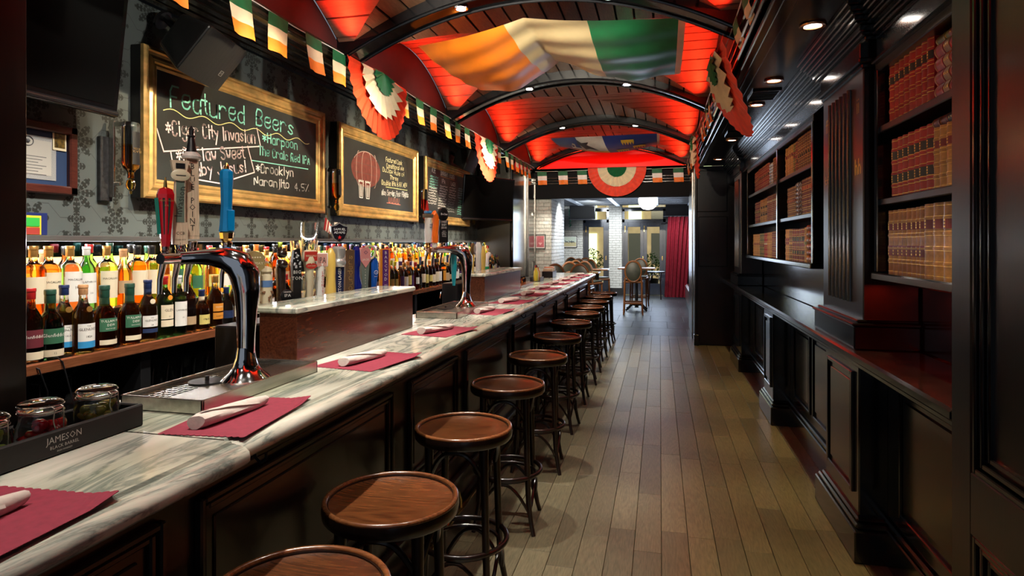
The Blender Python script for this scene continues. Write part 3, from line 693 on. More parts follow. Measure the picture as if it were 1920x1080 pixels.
row(c1, 0, 2.25, [(-6, .046, .13, 3, ((.3, .5),), 'amber', 'brown'), (5, .078, .290, 4, ((.66, .80),), 'tan', 'maroon'), (8, .050, .285, 4, ((.68, .80), (.28, .44)), 'amber', 'maroon')])
# farther bookcase: near bay y 4.5..5.7 and far bay 5.77..7.55
c2 = 'far bookcase near bay'; c3 = 'far bookcase far bay'
row(c2, 2, 4.50, [(-2, .03, .09, 3, ((.3, .5),), 'brown', 'black'), (8, .062, .245, 5, ((.4, .52),), 'brown', 'black'), (2, .05, .235, 4, ((.3, .4),), 'oxblood', 'black'), (1, .07, .235, 4, ((.5, .7),), 'olive', 'maroon'), (4, .072, .235, 4, ((.6, .72),), 'tan', 'maroon')])
row(c2, 1, 4.50, [(9, .052, .262, 5, ((.7, .8),), 'oxblood', 'red'), (-8, .032, .20, 3, ((.3, .5),), 'brown', 'cream'), (6, .05, .24, 4, ((.5, .62),), 'brown', 'maroon')])
row(c2, 0, 4.50, [(-6, .044, .30, 3, ((.3, .5),), 'amber', 'maroon'), (1, .06, .25, 4, ((.5, .62),), 'amber', 'olive'), (5, .085, .245, 4, ((.58, .75), (.2, .32)), 'maroon', 'black'), (1, .1, .25, 4, ((.5, .6),), 'brown', 'tan'), (2, .08, .25, 4, ((.5, .7),), 'amber', 'maroon')])
row(c3, 2, 5.80, [(6, .06, .235, 4, ((.4, .52),), 'brown', 'oxblood'), (-7, .03, .2, 3, ((.3, .5),), 'cream', 'black'), (9, .07, .23, 4, ((.5, .62),), 'maroon', 'black'), (5, .06, .22, 4, ((.5, .62),), 'oxblood', 'brown')])
row(c3, 1, 5.80, [(3, .06, .245, 4, ((.7, .8),), 'brown', 'maroon'), (8, .064, .245, 6, ((.7, .8),), 'maroon', 'cream'), (6, .07, .235, 4, ((.3, .44), (.6, .7)), 'tan', 'black'), (6, .06, .23, 4, ((.5, .62),), 'oxblood', 'olive')])
row(c3, 0, 5.80, [(7, .058, .245, 5, ((.5, .6),), 'maroon', 'oxblood'), (3, .08, .24, 4, ((.5, .62),), 'amber', 'tan'), (3, .07, .235, 4, ((.5, .62),), 'red', 'cream'), (3, .08, .235, 4, ((.4, .56),), 'olive', 'brown'), (7, .07, .23, 4, ((.5, .62),), 'tan', 'maroon')])
# third niche beyond the far pilaster
bn = thing('wall_niche', 'small dark niche with a red-lit back beyond the far pilaster', 'niche', (1.1, 9.0, 0.987))
MB().bbox(1.12, 1.19, 8.58, 9.44, 0.99, 2.45, .004).build('back_panel', DARKW, bn)
# ================================================================ THE BAR
def slab(name, y0, y1, xe, label, inner=-1.50):
    """marble top with an ogee front edge at xe"""
    prof = [(inner, 1.0), (inner, 1.05), (xe - .050, 1.05), (xe - .046, 1.043), (xe - .030, 1.043), (xe - .014, 1.040), (xe - .003, 1.031), (xe, 1.020), (xe - .001, 1.010), (xe - .008, 1.002), (xe - .015, 1.0)]
    m = MB(); n = len(prof)
    m.add([(x, y0, z) for x, z in prof] + [(x, y1, z) for x, z in prof], [tuple(range(n)), tuple(range(n, 2 * n))[::-1]] + [(i, i + 1, n + i + 1, n + i) for i in range(n - 1)] + [(n - 1, 0, n, 2 * n - 1)])
    m.sm = [False, False, False] + [False] + [True] * (len(m.f) - 4)
    return tag(m.build(name, MARB, loc=(xe - .3, y0, 1.0)), label, 'counter')
slab('marble_counter', 0.1, 1.215, -0.895, 'nearest grey-veined marble bar top slab, set slightly forward at the joint')
slab('marble_counter', 1.222, 9.2, -0.92, 'long grey-veined marble bar top running to the far end')
bf = thing('bar_counter', 'dark panelled front of the bar behind the stools', 'bar', (-1.1, 4.5, 0))
MB().bbox(-1.45, -1.03, 0.1, 9.1, 0.02, 1.0, .004).build('carcass', BARW, bf)
MB().bbox(-1.04, -0.985, 0.1, 9.12, 0.955, 1.0, .008).build('apron', BARW, bf)
PANS = [(0.3, 1.10), (1.20, 2.25), (2.42, 3.05), (3.19, 4.2), (4.3, 5.0), (5.1, 6.1), (6.2, 6.85), (6.95, 7.9), (8.0, 8.9)]
for (a, b) in PANS:
    m = MB(); pframe(m, -1.03, a, b, 0.50, 0.915, .018, -.018) if False else None
    X = -1.03
    for (o_, d_) in ((0, .020), (.020, .012)):
        y0, y1, z0, z1 = a + o_, b - o_, 0.49 + o_, 0.915 - o_; wd = .016
        m.bbox(X - .002, X + d_, y0, y0 + wd, z0, z1, .004).bbox(X - .002, X + d_, y1 - wd, y1, z0, z1, .004).bbox(X - .002, X + d_, y0 + wd, y1 - wd, z0, z0 + wd, .004).bbox(X - .002, X + d_, y0 + wd, y1 - wd, z1 - wd, z1, .004)
    m.build('panel_moulding', BARW, bf)
    MB().bbox(X - .002, X + .006, a + .06, b - .06, 0.55, 0.855, .004).build('raised_panel', BARW, bf)
MB().bbox(-1.035, -1.005, 0.1, 9.1, 0.425, 0.445, .006).bbox(-1.035, -0.995, 0.1, 9.1, 0.405, 0.425, .006).bbox(-1.035, -1.005, 0.1, 9.1, 0.275, 0.30, .006).build('rail_moulding', BARW, bf)
MB().bbox(-1.035, -0.985, 0.1, 9.12, 0.0, 0.13, .008).bbox(-1.035, -1.0, 0.1, 9.12, 0.13, 0.15, .006).build('plinth', BARW, bf)
fr = thing('foot_rail', 'brass foot rail on curled brackets along the bar front', 'foot rail', (-0.93, 4.6, 0.2))
MB().tube([(-0.972, 0.2, 0.165), (-0.972, 9.0, 0.165)], 0.013, 12).build('tube', plain('dull_brass', (0.30, 0.20, 0.07), 0.25, 1, 0.2, 30), fr)
for y in (0.9, 2.05, 2.95, 4.3, 5.6, 7.0, 8.4):
    MB().tube([(-1.02, y, .25), (-.995, y, .27), (-.975, y, .25), (-.968, y, .21), (-.968, y, .17), (-.98, y, .14), (-1.0, y, .135)], 0.006, 8).build('bracket', BRASS, fr)
for k, y in enumerate((1.35, 4.4, 5.2, 6.4)):
    o = MB().tube([(-0.985, y, 0.995), (-0.98, y, .965), (-.965, y, .952), (-.95, y, .962), (-.95, y, .978)], 0.004, 6).build('coat_hook', BLACK, loc=(-0.97, y, 0.97))
    tag(o, 'small black hook under the bar top edge, %s from the camera' % ordn(k), 'hook', 'coat hooks under the bar')
ib = thing('bar_interior', 'dark service side cabinet under the inner bar edge', 'cabinet', (-1.5, 4.5, 0))
MB().bbox(-1.50, -1.452, 0.1, 9.1, 0.02, 0.998, .003).build('carcass', BLACK, ib)
# dark post at the left edge of the view
po = thing('wooden_post', 'dark mahogany post at the left edge of the view', 'post', (-1.92, 1.15, 0))
MB().bbox(-2.10, -1.75, 0.9, 1.392, 0, 2.87, .006).build('shaft', DARKW, po)
MB().bbox(-2.12, -1.745, 0.88, 1.395, 0, 0.2, .006).build('plinth', DARKW, po)
# ---- raised marble-topped boxes hiding the tap banks
def tapbox(y0, y1, label):
    t = thing('tap_screen_box', label, 'bar divider', (-1.36, (y0 + y1) / 2, 1.05))
    MB().bbox(-1.43, -1.275, y0, y1, 1.05, 1.245, .003).build('body', CHERRY, t)
    MB().bbox(-1.47, -1.262, y0 - .02, y1 + .01, 1.245, 1.268, .006).build('marble_cap', MARB, t)
tapbox(1.99, 3.07, 'nearer low cherrywood box with a marble cap standing on the bar')
tapbox(4.45, 5.68, 'farther low dark cherrywood box with a marble cap on the bar')
# ---- drip trays
def tray(y0, y1, label):
    X0, X1 = -1.415, -1.155; t = thing('drip_tray', label, 'drip tray', ((X0 + X1) / 2, (y0 + y1) / 2, 1.05))
    m = MB(); z1 = 1.09
    m.box(X0, X1, y0, y1, 1.05, 1.054); e = .008; MB().box(X0 + .008, X0 + .125, y0 + .008, y1 - .008, 1.0542, 1.056).build('grille_shade_sheet', MATTE, t)  # black sheet added below the grille, paints the gaps as shade
    m.bbox(X1 - e, X1, y0, y1, 1.05, z1, .002).bbox(X0, X0 + e, y0, y1, 1.05, z1, .002).bbox(X0, X1, y0, y0 + e, 1.05, z1, .002).bbox(X0, X1, y1 - e, y1, 1.05, z1, .002)
    m.build('tray_body', STEEL, t)
    # solid half under the tower and a perforated strip towards the bartender
    MB().box(X0 + .125, X1 - e, y0 + e, y1 - e, 1.076, 1.080).build('deck', STEEL, t)
    g = MB(); n = int((y1 - y0 - .03) / .021); xa, xb = X0 + .012, X0 + .123
    for i in range(n + 1):
        y = y0 + .012 + i * .021; g.box(xa, xb, y, y + .006, 1.0785, 1.0797)
    for i in range(7):
        x = xa + i * .0175; g.box(x, x + .005, y0 + .01, y1 - .01, 1.0786, 1.0796)
    go = g.build('perforated_grille', PERF, t); go['kind'] = 'stuff'
    MB().lathe([(0.0, 0), (0.052, 0.0), (0.052, .004), (0.0, .005)], 20, (X0 + .085, (y0 + y1) / 2 - .05, 1.0795)).tube([(X0 + .085, (y0 + y1) / 2 - .05, 1.084), (X0 + .085, (y0 + y1) / 2 - .05, 1.098)], .006).build('glass_rinser', BLACK, t)
tray(1.375, 1.93, 'nearer stainless drip tray with perforated grille on the marble bar')
tray(3.45, 4.13, 'farther stainless drip tray between the two cherrywood boxes')
# ---- cobra beer towers
def tower(yc, label, ys):
    t = thing('beer_tower', label, 'beer tower', (-1.235, yc, 1.08))
    pr = [(0.068, 1.080), (0.070, 1.086), (0.062, 1.094), (0.048, 1.106), (0.036, 1.125), (0.029, 1.15), (0.025, 1.18)]
    MB().lathe(pr, 28, (-1.235, yc, 0), sx=.95, sy=1.15).build('foot_flange', CHROME, t)
    pts = [(-1.235, yc, 1.15, .026), (-1.234, yc, 1.22, .027), (-1.232, yc, 1.29, .031), (-1.230, yc - .002, 1.35, .038), (-1.234, yc - .006, 1.40, .044), (-1.25, yc - .014, 1.435, .044), (-1.285, yc - .025, 1.452, .036), (-1.33, yc - .035, 1.456, .026), (-1.375, yc - .045, 1.455, .021), (-1.42, yc - .055, 1.452, .019)]
    MB().tube([p[:3] for p in pts], [p[3] for p in pts], 20).build('column', CHROME, t)
    MB().tube([(-1.42, ys[0] - .05, 1.452), (-1.42, ys[-1] + .05, 1.452)], .016, 14).build('manifold', CHROME, t)
    for y in ys:
        f = MB().tube([(-1.42, y, 1.452), (-1.455, y, 1.452)], .014, 12).tube([(-1.452, y, 1.455), (-1.458, y, 1.43), (-1.468, y, 1.39), (-1.47, y, 1.345)], [.013, .011, .009, .008], 10).tube([(-1.448, y, 1.455), (-1.448, y, 1.50)], .010, 10)
        f.ball((-1.45, y, 1.455), .018).build('faucet', CHROME, t)
    return t
tower(1.655, 'nearer curved chrome beer tower standing on the drip tray', [yat(310, -1.448), yat(337, -1.448), yat(359, -1.448), yat(425, -1.448)])
tower(3.87, 'farther curved chrome beer tower behind the cherrywood box', [3.74, 3.86, 4.02, 4.22])
# ---- tap handles
HS = []
def handle(name, label, loc, group='beer tap handles'):
    t = thing(name, label, 'tap handle', loc, 0, group); HS.append(t); return t
Xh = -1.448
def ferrule(t, y, z, r=.011, h=.03, mat=None): MB().lathe([(r, 0), (r * 1.3, h * .4), (r * 1.1, h * .5), (r * 1.35, h * .9), (r, h)], 14, (Xh, y, z)).build('ferrule', mat or CHROME, t)
def extr(m, outline, x0, x1, mi=0):
    """outline of (y,z) points extruded from x0 to x1"""
    return m.poly([(x1, y, z) for y, z in outline], (x0 - x1, 0, 0), mi)
# red six sided
y = yat(310, Xh); t = handle('beer_tap', 'tall red and black faceted tap handle, leftmost on the near tower', (Xh, y, 1.50)); ferrule(t, y, 1.50)
MB().lathe([(.015, 1.53), (.019, 1.56), (.031, 1.70), (.032, 1.725), (.025, 1.745), (.006, 1.752)], 6, (Xh, y, 0), smooth=False, cap=True).build('body', plain('tap_red', (0.50, 0.008, 0.016), .18, 0, .1, 8, 0, .5), t)
m = MB(); m.add([(Xh + .0175, y - .008, 1.575), (Xh + .0175, y + .008, 1.575), (Xh + .0285, y + .014, 1.71), (Xh + .0285, y - .014, 1.71)], [(0, 1, 2, 3)]); m.build('face_label', plain('label_black', (.02, .035, .03), .4), t)
m = MB(); text_on(m, 'HARPOON', .0095, (Xh + .030, y, 1.70), (0, 1, 0), (.08, 0, 1)); text_on(m, 'IPA', .010, (Xh + .029, y, 1.682), (0, 1, 0), (.08, 0, 1)); m.build('lettering', GOLD, t)
m = MB(); a = R(-60)
m.add([(Xh + .020 * math.cos(a) - .004, y + .020 * math.sin(a) - .010, 1.575), (Xh + .020 * math.cos(a) + .010, y + .020 * math.sin(a) + .0, 1.575), (Xh + .032 * math.cos(a) + .012, y + .032 * math.sin(a), 1.71), (Xh + .032 * math.cos(a) - .008, y + .032 * math.sin(a) - .010, 1.71)], [(0, 1, 2, 3)]); m.build('side_label', plain('label_teal', (.01, .22, .17), .4), t)
MB().lathe([(.007, 1.752), (.005, 1.775), (.002, 1.79)], 10, (Xh, y, 0)).build('finial', BRASS, t)
# pale wooden frame handle with oval
y = yat(337, Xh); t = handle('beer_tap', 'pale wooden open-frame tap handle with an oval badge', (Xh, y, 1.50)); ferrule(t, y, 1.50)
WOODP = wood('pale_tap_wood', (0.48, 0.36, 0.24), (0.78, 0.62, 0.45), .5, 'Z', 2, 0, .1)
m = MB(); o_ = [(y - .022, 1.53), (y + .022, 1.53), (y + .021, 1.60), (y + .014, 1.60), (y + .013, 1.745), (y + .020, 1.765), (y + .026, 1.795), (y - .026, 1.795), (y - .020, 1.765), (y - .013, 1.745), (y - .021, 1.60)]
extr(m, o_, Xh - .012, Xh + .010); m.build('body', WOODP, t)
MB().box(Xh + .0095, Xh + .0112, y - .012, y + .011, 1.60, 1.735).build('cutout', plain('moss_recess', (.12, .17, .13), .5), t)
MB().box(Xh + .0095, Xh + .0125, y - .013, y + .013, 1.77, 1.786).build('cutout', BLACK, t)
MB().lathe([(.026, 0), (.026, .006), (.022, .008)], 24, (Xh + .010, y, 1.748), 'X', sx=1.05, sy=.72).build('oval_badge', CREAM, t)
m = MB(); m.box(Xh + .0185, Xh + .0195, y - .014, y + .014, 1.746, 1.7485); text_on(m, 'Invasion', .030, (Xh + .0118, y, 1.665), (0, .12, 1), (0, -1, 0)); text_on(m, 'CCB', .013, (Xh + .0112, y, 1.565), (0, 1, 0), (0, 0, 1)); text_on(m, 'CIGAR CITY', .006, (Xh + .0112, y, 1.545), (0, 1, 0), (0, 0, 1)); m.build('lettering', plain('ink', (.02, .02, .018), .6), t)
# blue point
y = yat(359, Xh); t = handle('beer_tap', 'tall driftwood-white tap handle with a black lighthouse on top', (Xh, y, 1.50)); ferrule(t, y, 1.50, .013, .04)
m = MB(); extr(m, [(y - .020, 1.545), (y + .020, 1.545), (y + .017, 1.795), (y - .017, 1.795)], Xh - .014, Xh + .014); m.build('body', WOODP, t)
MB().lathe([(.028, 1.795), (.030, 1.802), (.022, 1.812), (.018, 1.816)], 9, (Xh, y, 0)).build('rock_crest', plain('crest_white', (.6, .55, .5), .6, 0, .2, 60, .6), t)
MB().lathe([(.016, 1.814), (.012, 1.84), (.008, 1.862), (.012, 1.864), (.012, 1.868), (.007, 1.87), (.007, 1.885), (.009, 1.887), (.002, 1.898)], 10, (Xh, y, 0)).build('lighthouse', BLACK, t)
m = MB()
for i, ch in enumerate('BLUE POINT'):
    if ch != ' ': text_on(m, ch, .026, (Xh + .0148, y, 1.770 - i * .0212), (0, 1, 0), (0, 0, 1), wx=.85)
text_on(m, 'BREWING COMPANY', .0042, (Xh + .0148, y, 1.555), (0, 1, 0), (0, 0, 1)); m.build('lettering', MATS['ink'], t)
MB().box(Xh + .0138, Xh + .015, y - .015, y + .013, 1.780, 1.792).build('plaque', plain('plaque_brown', (.28, .14, .09), .5), t)
# blue handle
y = yat(425, Xh); t = handle('beer_tap', 'bright blue tap handle with gold collar and tip on the near tower', (Xh, y, 1.49)); ferrule(t, y, 1.49, .014, .05)
MB().lathe([(.010, 1.535), (.021, 1.55), (.024, 1.57), (.020, 1.575)], 8, (Xh, y, 0), smooth=False).build('collar', BRASS, t)
BLU = plain('tap_blue', (0.0, 0.17, 0.42), .3, 0, .1, 8, 0, .2)
MB().lathe([(.026, 1.575), (.023, 1.60), (.019, 1.66), (.020, 1.72), (.023, 1.76), (.022, 1.785), (.012, 1.793)], 8, (Xh, y, 0), smooth=False).bbox(Xh + .005, Xh + .028, y - .004, y + .020, 1.577, 1.65, .002).build('body', BLU, t)
MB().lathe([(.007, 1.793), (.009, 1.80), (.006, 1.81), (.003, 1.815)], 10, (Xh, y, 0)).build('finial', BRASS, t)
for t, k in zip(HS, (.80, .98, 1.02, .98)): t.rotation_euler.z = R(-38); t.location.z -= .035; t.scale = (k,) * 3
HS.clear()
# bank behind the first box
Xh = -1.56
def bank(y, zt, label, fn, z0=1.20):
    t = handle('beer_tap', label, (Xh, y, z0)); ferrule(t, y, z0 - .01, .010, .03); fn(t, y, z0 + .02, zt); return t
def lathe_body(prof, mat, n=14):
    def f(t, y, z0, zt): MB().lathe([(r, z0 + (zt - z0) * k) for r, k in prof], n, (Xh, y, 0)).build('body', mat, t)
    return f
def column_letters(t, s, y, ztop, zbot, size, mat, x=0.02, rot=True):
    m = MB()
    if rot: text_on(m, s, size, (Xh + x, y, (ztop + zbot) / 2), (0, 0, 1), (0, -1, 0))
    else:
        n = len(s)
        for i, ch in enumerate(s):
            if ch != ' ': text_on(m, ch, size, (Xh + x, y, ztop - (ztop - zbot) * (i + .5) / n), (0, 1, 0), (0, 0, 1))
    return m.build('lettering', mat, t)
INK = MATS['ink']; REDP = plain('badge_red', (.42, .03, .02), .4); NAVY = plain('tap_navy', (.006, .012, .05), .25, 0, .1, 8, 0, .4); GREYP = plain('tap_grey_green', (.13, .17, .15), .35)
def f_chimay(t, y, z0, zt):
    m = MB(); extr(m, [(y - .018, z0), (y + .018, z0), (y + .022, zt - .06), (y - .022, zt - .06)], Xh - .010, Xh + .012); m.build('body', CREAM, t)
    m = MB(); extr(m, [(y, zt - .095), (y + .034, zt - .068), (y + .034, zt - .022), (y + .024, zt - .008), (y, zt), (y - .024, zt - .008), (y - .034, zt - .022), (y - .034, zt - .068)], Xh - .008, Xh + .016)
    m.build('badge', plain('badge_khaki', (.28, .21, .09), .35), t)
    m = MB(); text_on(m, 'CHIMAY', .0155, (Xh + .017, y, zt - .05), (0, 1, 0), (0, 0, 1)); text_on(m, 'TRAPPISTE', .005, (Xh + .017, y, zt - .064), (0, 1, 0), (0, 0, 1))
    for k in (-2, -1, 0, 1, 2): m.lathe([(.003, 0), (.003, .0012)], 8, (Xh + .0162, y + k * .009, zt - .026), 'X')
    m.build('lettering', CREAM, t); column_letters(t, 'CINQ CENTS', y, zt - .09, z0 + .01, .026, plain('gold_ink', (.35, .24, .08), .4), .0126)
bank(2.135, 1.468, 'cream tap handle with a wide khaki shield badge, first behind the near box', f_chimay)
def f_keg(t, y, z0, zt):
    MB().lathe([(.021, z0), (.023, z0 + .10), (.023, zt - .04), (.018, zt - .032), (.024, zt - .022), (.020, zt - .008), (.006, zt)], 16, (Xh, y, 0)).build('body', CREAM, t)
    MB().lathe([(.0238, zt - .085), (.0238, zt - .058)], 16, (Xh, y, 0), cap=False).build('blue_band', plain('band_blue', (.10, .20, .42), .4), t)
    m = MB(); rq = random.Random(5)
    for _ in range(22):
        a, z = rq.uniform(-1.4, 1.4), rq.uniform(z0, zt - .1); c_ = (Xh + .0232 * math.cos(a), y + .0232 * math.sin(a), z); m.ball(c_, .0042, seg=6)
    m.build('brown_spots', plain('spot_brown', (.25, .11, .05), .6), t)
bank(2.215, 1.405, 'short ivory tap handle with blue band and brown spots', f_keg)
def f_bear(t, y, z0, zt):
    MB().tube([(Xh, y - .012, z0), (Xh, y - .014, z0 + .08), (Xh, y - .016, z0 + .16), (Xh, y - .016, zt - .05)], [.020, .017, .019, .014], 12).ball((Xh + .004, y - .012, zt - .025), .020).ball((Xh + .012, y - .014, zt - .07), .021).ball((Xh, y - .022, zt - .006), .007).ball((Xh, y - .002, zt - .006), .007).build('body', plain('carved_black', (.02, .011, .008), .25, 0, .4, 60, .6, .4), t)
    MB().lathe([(.026, 0), (.026, .008), (.022, .010)], 20, (Xh + .012, y + .002, z0 + .055), 'X').build('round_badge', BLACK, t)
    m = MB(); text_on(m, 'IPA', .018, (Xh + .0225, y + .002, z0 + .055), (0, 1, 0), (0, 0, 1)); text_on(m, 'HEADED', .008, (Xh + .0225, y + .002, z0 + .070), (0, 1, 0), (0, 0, 1)); m.build('lettering', WHITE, t)
bank(2.345, 1.478, 'dark carved animal-shaped tap handle with a round black badge', f_bear)
def f_steam(t, y, z0, zt):
    m = MB(); extr(m, [(y - .016, z0), (y + .016, z0), (y + .019, zt - .06), (y + .012, zt), (y - .012, zt - .01), (y - .018, zt - .06)], Xh - .01, Xh + .01); m.build('body', BLACK, t)
    m = MB(); text_on(m, 'BIG', .021, (Xh + .011, y, zt - .105), (0, 1, 0), (0, 0, 1)); text_on(m, 'TON', .021, (Xh + .011, y, zt - .132), (0, 1, 0), (0, 0, 1)); m.build('lettering', WHITE, t)
    rq = random.Random(2); m = MB()
    for _ in range(16):
        yy, z_ = y + rq.uniform(-.013, .013), zt - rq.uniform(.01, .085); m.ball((Xh + .0095, yy, z_), rq.uniform(.003, .006), seg=6)
    m.build('steam_relief', plain('relief_silver', (.45, .46, .48), .35, .5), t)
bank(2.43, 1.475, 'black and white tap handle with bold white letters', f_steam)
def f_bengali(t, y, z0, zt):
    MB().lathe([(.012, z0), (.015, z0 + .08), (.018, z0 + .15), (.021, zt - .075), (.024, zt - .045), (.020, zt - .03)], 16, (Xh, y, 0)).bbox(Xh - .014, Xh + .016, y - .031, y + .031, zt - .055, zt, .008).build('body', CREAM, t)
    MB().bbox(Xh + .014, Xh + .0185, y - .028, y + .028, zt - .050, zt - .006, .002).lathe([(.022, 0), (.022, .004)], 20, (Xh + .018, y, zt - .072), 'X', sx=1.1, sy=.6).build('badge', REDP, t)
    m = MB(); text_on(m, 'BENGALI', .0115, (Xh + .0192, y, zt - .026), (0, 1, 0), (0, 0, 1)); text_on(m, 'IPA', .008, (Xh + .0192, y, zt - .040), (0, 1, 0), (0, 0, 1)); text_on(m, 'SIXPOINT', .008, (Xh + .0225, y, zt - .072), (0, 1, 0), (0, 0, 1)); m.build('lettering', CREAM, t)
bank(2.535, 1.466, 'cream tap handle with two red badges at its head', f_bengali)
def f_lag(t, y, z0, zt):
    MB().lathe([(.018, z0), (.015, z0 + .08), (.017, z0 + .15), (.020, zt - .05)], 16, (Xh, y, 0)).bbox(Xh - .020, Xh + .018, y - .028, y + .028, zt - .066, zt, .003).build('body', WHITE, t)
    m = MB(); m.bbox(Xh + .0175, Xh + .0188, y - .024, y + .022, zt - .062, zt - .004, .001); m.build('badge', plain('badge_pink', (.55, .28, .24), .5), t)
    m = MB(); text_on(m, 'IPA', .040, (Xh + .0195, y - .001, zt - .036), (0, 1, 0), (0, 0, 1), wx=.6); m.build('lettering', INK, t)
    column_letters(t, 'LAGUNITAS', y + .002, zt - .085, z0 + .01, .017, plain('letter_red', (.5, .02, .015), .4), .019, False)
bank(2.63, 1.452, 'white tap handle with a square badge and red lettering down its stem', f_lag)
bank(2.725, 1.474, 'plain yellow tapered tap handle', lathe_body([(.026, 0), (.023, .2), (.019, .45), (.022, .7), (.020, .88), (.010, .98), (.004, 1)], plain('tap_yellow', (.68, .46, .10), .32, 0, .08, 8, 0, .2)))
def f_sam(t, y, z0, zt):
    m = MB(); extr(m, [(y - .017, z0), (y + .017, z0), (y + .021, z0 + .16), (y - .021, z0 + .16)], Xh - .008, Xh + .014); m.build('body', NAVY, t)
    MB().lathe([(.028, z0 + .16), (.033, z0 + .175), (.033, z0 + .19), (.024, z0 + .20), (.030, z0 + .225), (.033, z0 + .25), (.020, z0 + .262)], 18, (Xh, y, 0)).build('collar', plain('silver_plastic', (.55, .55, .55), .25, .6), t)
    z = zt - .05
    sh = [(y, z - .052), (y + .026, z - .034), (y + .040, z), (y + .042, z + .030), (y + .020, z + .035), (y, z + .048), (y - .020, z + .035), (y - .042, z + .030), (y - .040, z), (y - .026, z - .034)]
    m = MB(); extr(m, sh, Xh - .004, Xh + .008); m.build('badge_rim', MATS['silver_plastic'], t)
    m = MB(); extr(m, [(y + (a - y) * .9, z + (b - z) * .9) for a, b in sh], Xh + .007, Xh + .011); m.build('badge', plain('badge_black', (.006, .008, .016), .2, 0, .1, 8, 0, .4), t)
    m = MB(); text_on(m, 'SAMUEL', .0165, (Xh + .0118, y, z + .014), (0, 1, 0), (0, 0, 1)); text_on(m, 'ADAMS', .0165, (Xh + .0118, y, z - .002), (0, 1, 0), (0, 0, 1)); m.build('lettering', WHITE, t)
    st = [(y + (.011 if k % 2 == 0 else .0045) * math.sin(PI * k / 5), z - .026 + (.011 if k % 2 == 0 else .0045) * math.cos(PI * k / 5)) for k in range(10)]
    m = MB(); extr(m, st, Xh + .011, Xh + .0125); m.build('red_star', plain('star_red', (.7, .02, .02), .4), t)
    column_letters(t, 'BOSTON LAGER', y - .001, z0 + .157, z0 + .003, .021, WHITE, .0147)
bank(2.80, 1.602, 'navy tap handle topped by a large black shield with a red star', f_sam)
def f_script(t, y, z0, zt):
    m = MB(); extr(m, [(y - .023, z0), (y + .023, z0), (y + .024, zt), (y - .022, zt)], Xh - .010, Xh + .010); m.build('body', plain('tap_umber', (.10, .055, .03), .35), t)
    m = MB(); lay = lambda u, v: (Xh + .0108, y - v, z0 + u); chalk_text(m, 'Founders', (.01, -.012), (zt - z0 - .02, -.012), .024, .0022, lay); m.build('lettering', GOLD, t)
bank(2.905, 1.462, 'flat umber tap handle with gold script', f_script)
def f_navy(t, y, z0, zt):
    MB().lathe([(.018, z0), (.026, z0 + .02), (.027, z0 + .06), (.018, z0 + .10), (.016, z0 + .14), (.017, z0 + .155)], 16, (Xh, y, 0)).build('body', plain('tap_cobalt', (.004, .012, .16), .2, 0, .1, 8, 0, .5), t)
    MB().lathe([(.019, z0 + .155), (.021, z0 + .18), (.018, zt - .02), (.012, zt)], 8, (Xh, y, 0), smooth=False).build('head', MATS['tap_cobalt'], t)
bank(2.985, 1.480, 'glossy cobalt blue tap handle with a faceted head', f_navy)
def f_pink(t, y, z0, zt):
    m = MB(); extr(m, [(y - .008, z0), (y + .010, z0), (y + .024, zt - .08), (y - .024, zt - .08)], Xh - .010, Xh + .012); m.build('body', GREYP, t)
    m = MB(); extr(m, [(y, zt - .110), (y + .027, zt - .070), (y + .027, zt - .012), (y + .015, zt), (y - .015, zt), (y - .027, zt - .012), (y - .027, zt - .070)], Xh - .012, Xh + .016); m.build('badge', plain('badge_rose', (.62, .25, .25), .4), t)
    m = MB(); text_on(m, 'O', .030, (Xh + .017, y, zt - .028), (0, 1, 0), (0, 0, 1)); m.build('lettering', plain('letter_navy', (.02, .03, .12), .4), t)
    m = MB(); text_on(m, 'JACK', .016, (Xh + .017, y, zt - .066), (0, 1, 0), (0, 0, 1)); m.build('lettering', WHITE, t)
    column_letters(t, 'FIRESTONE', y, zt - .112, z0 + .005, .011, WHITE, .0128, False)
bank(3.075, 1.474, 'grey-green tap handle with a rose pointed shield', f_pink)
def f_ring(t, y, z0, zt):
    MB().tube([(Xh, y + .032 * math.cos(a), zt - .035 + .036 * math.sin(a)) for a in [PI * 2 * k / 20 for k in range(20)]], .006, 8, closed=True).build('ring', CREAM, t)
    MB().lathe([(.008, z0), (.008, zt - .07)], 10, (Xh, y, 0)).build('stem', BLACK, t)
bank(3.14, 1.482, 'tap handle shaped as a cream ring on a black stem', f_ring)
def f_blue(t, y, z0, zt):
    MB().lathe([(.012, z0), (.018, z0 + .05), (.026, z0 + .12), (.024, zt - .03), (.010, zt)], 14, (Xh, y, 0)).build('body', plain('tap_royal', (.01, .10, .50), .25, 0, .1, 8, 0, .4), t)
    m = MB(); m.tube([(Xh + .0275, y + .010 * math.cos(a), z0 + .115 + .010 * math.sin(a)) for a in [PI * 2 * k / 14 for k in range(14)]], .0012, 5, closed=True); text_on(m, 'a', .016, (Xh + .028, y, z0 + .116), (0, 1, 0), (0, 0, 1)); text_on(m, 'BLUE', .007, (Xh + .026, y, z0 + .092), (0, 1, 0), (0, 0, 1)); m.build('lettering', WHITE, t)
bank(3.185, 1.425, 'royal blue rounded tap handle with a small white emblem', f_blue)
def f_barc(t, y, z0, zt):
    MB().bbox(Xh - .010, Xh + .010, y - .030, y + .030, z0, zt, .004).build('body', plain('tap_orange', (.72, .25, .02), .35), t)
    MB().bbox(Xh + .009, Xh + .013, y - .018, y + .018, z0 + .01, zt - .006, .001).build('name_panel', plain('panel_purple', (.09, .02, .16), .4), t)
    column_letters(t, 'BARCVOD', y, zt - .012, z0 + .055, .026, WHITE, .0137, False)
    m = MB(); text_on(m, 'ALE', .011, (Xh + .0137, y, z0 + .035), (0, 1, 0), (0, 0, 1)); m.build('lettering', WHITE, t)
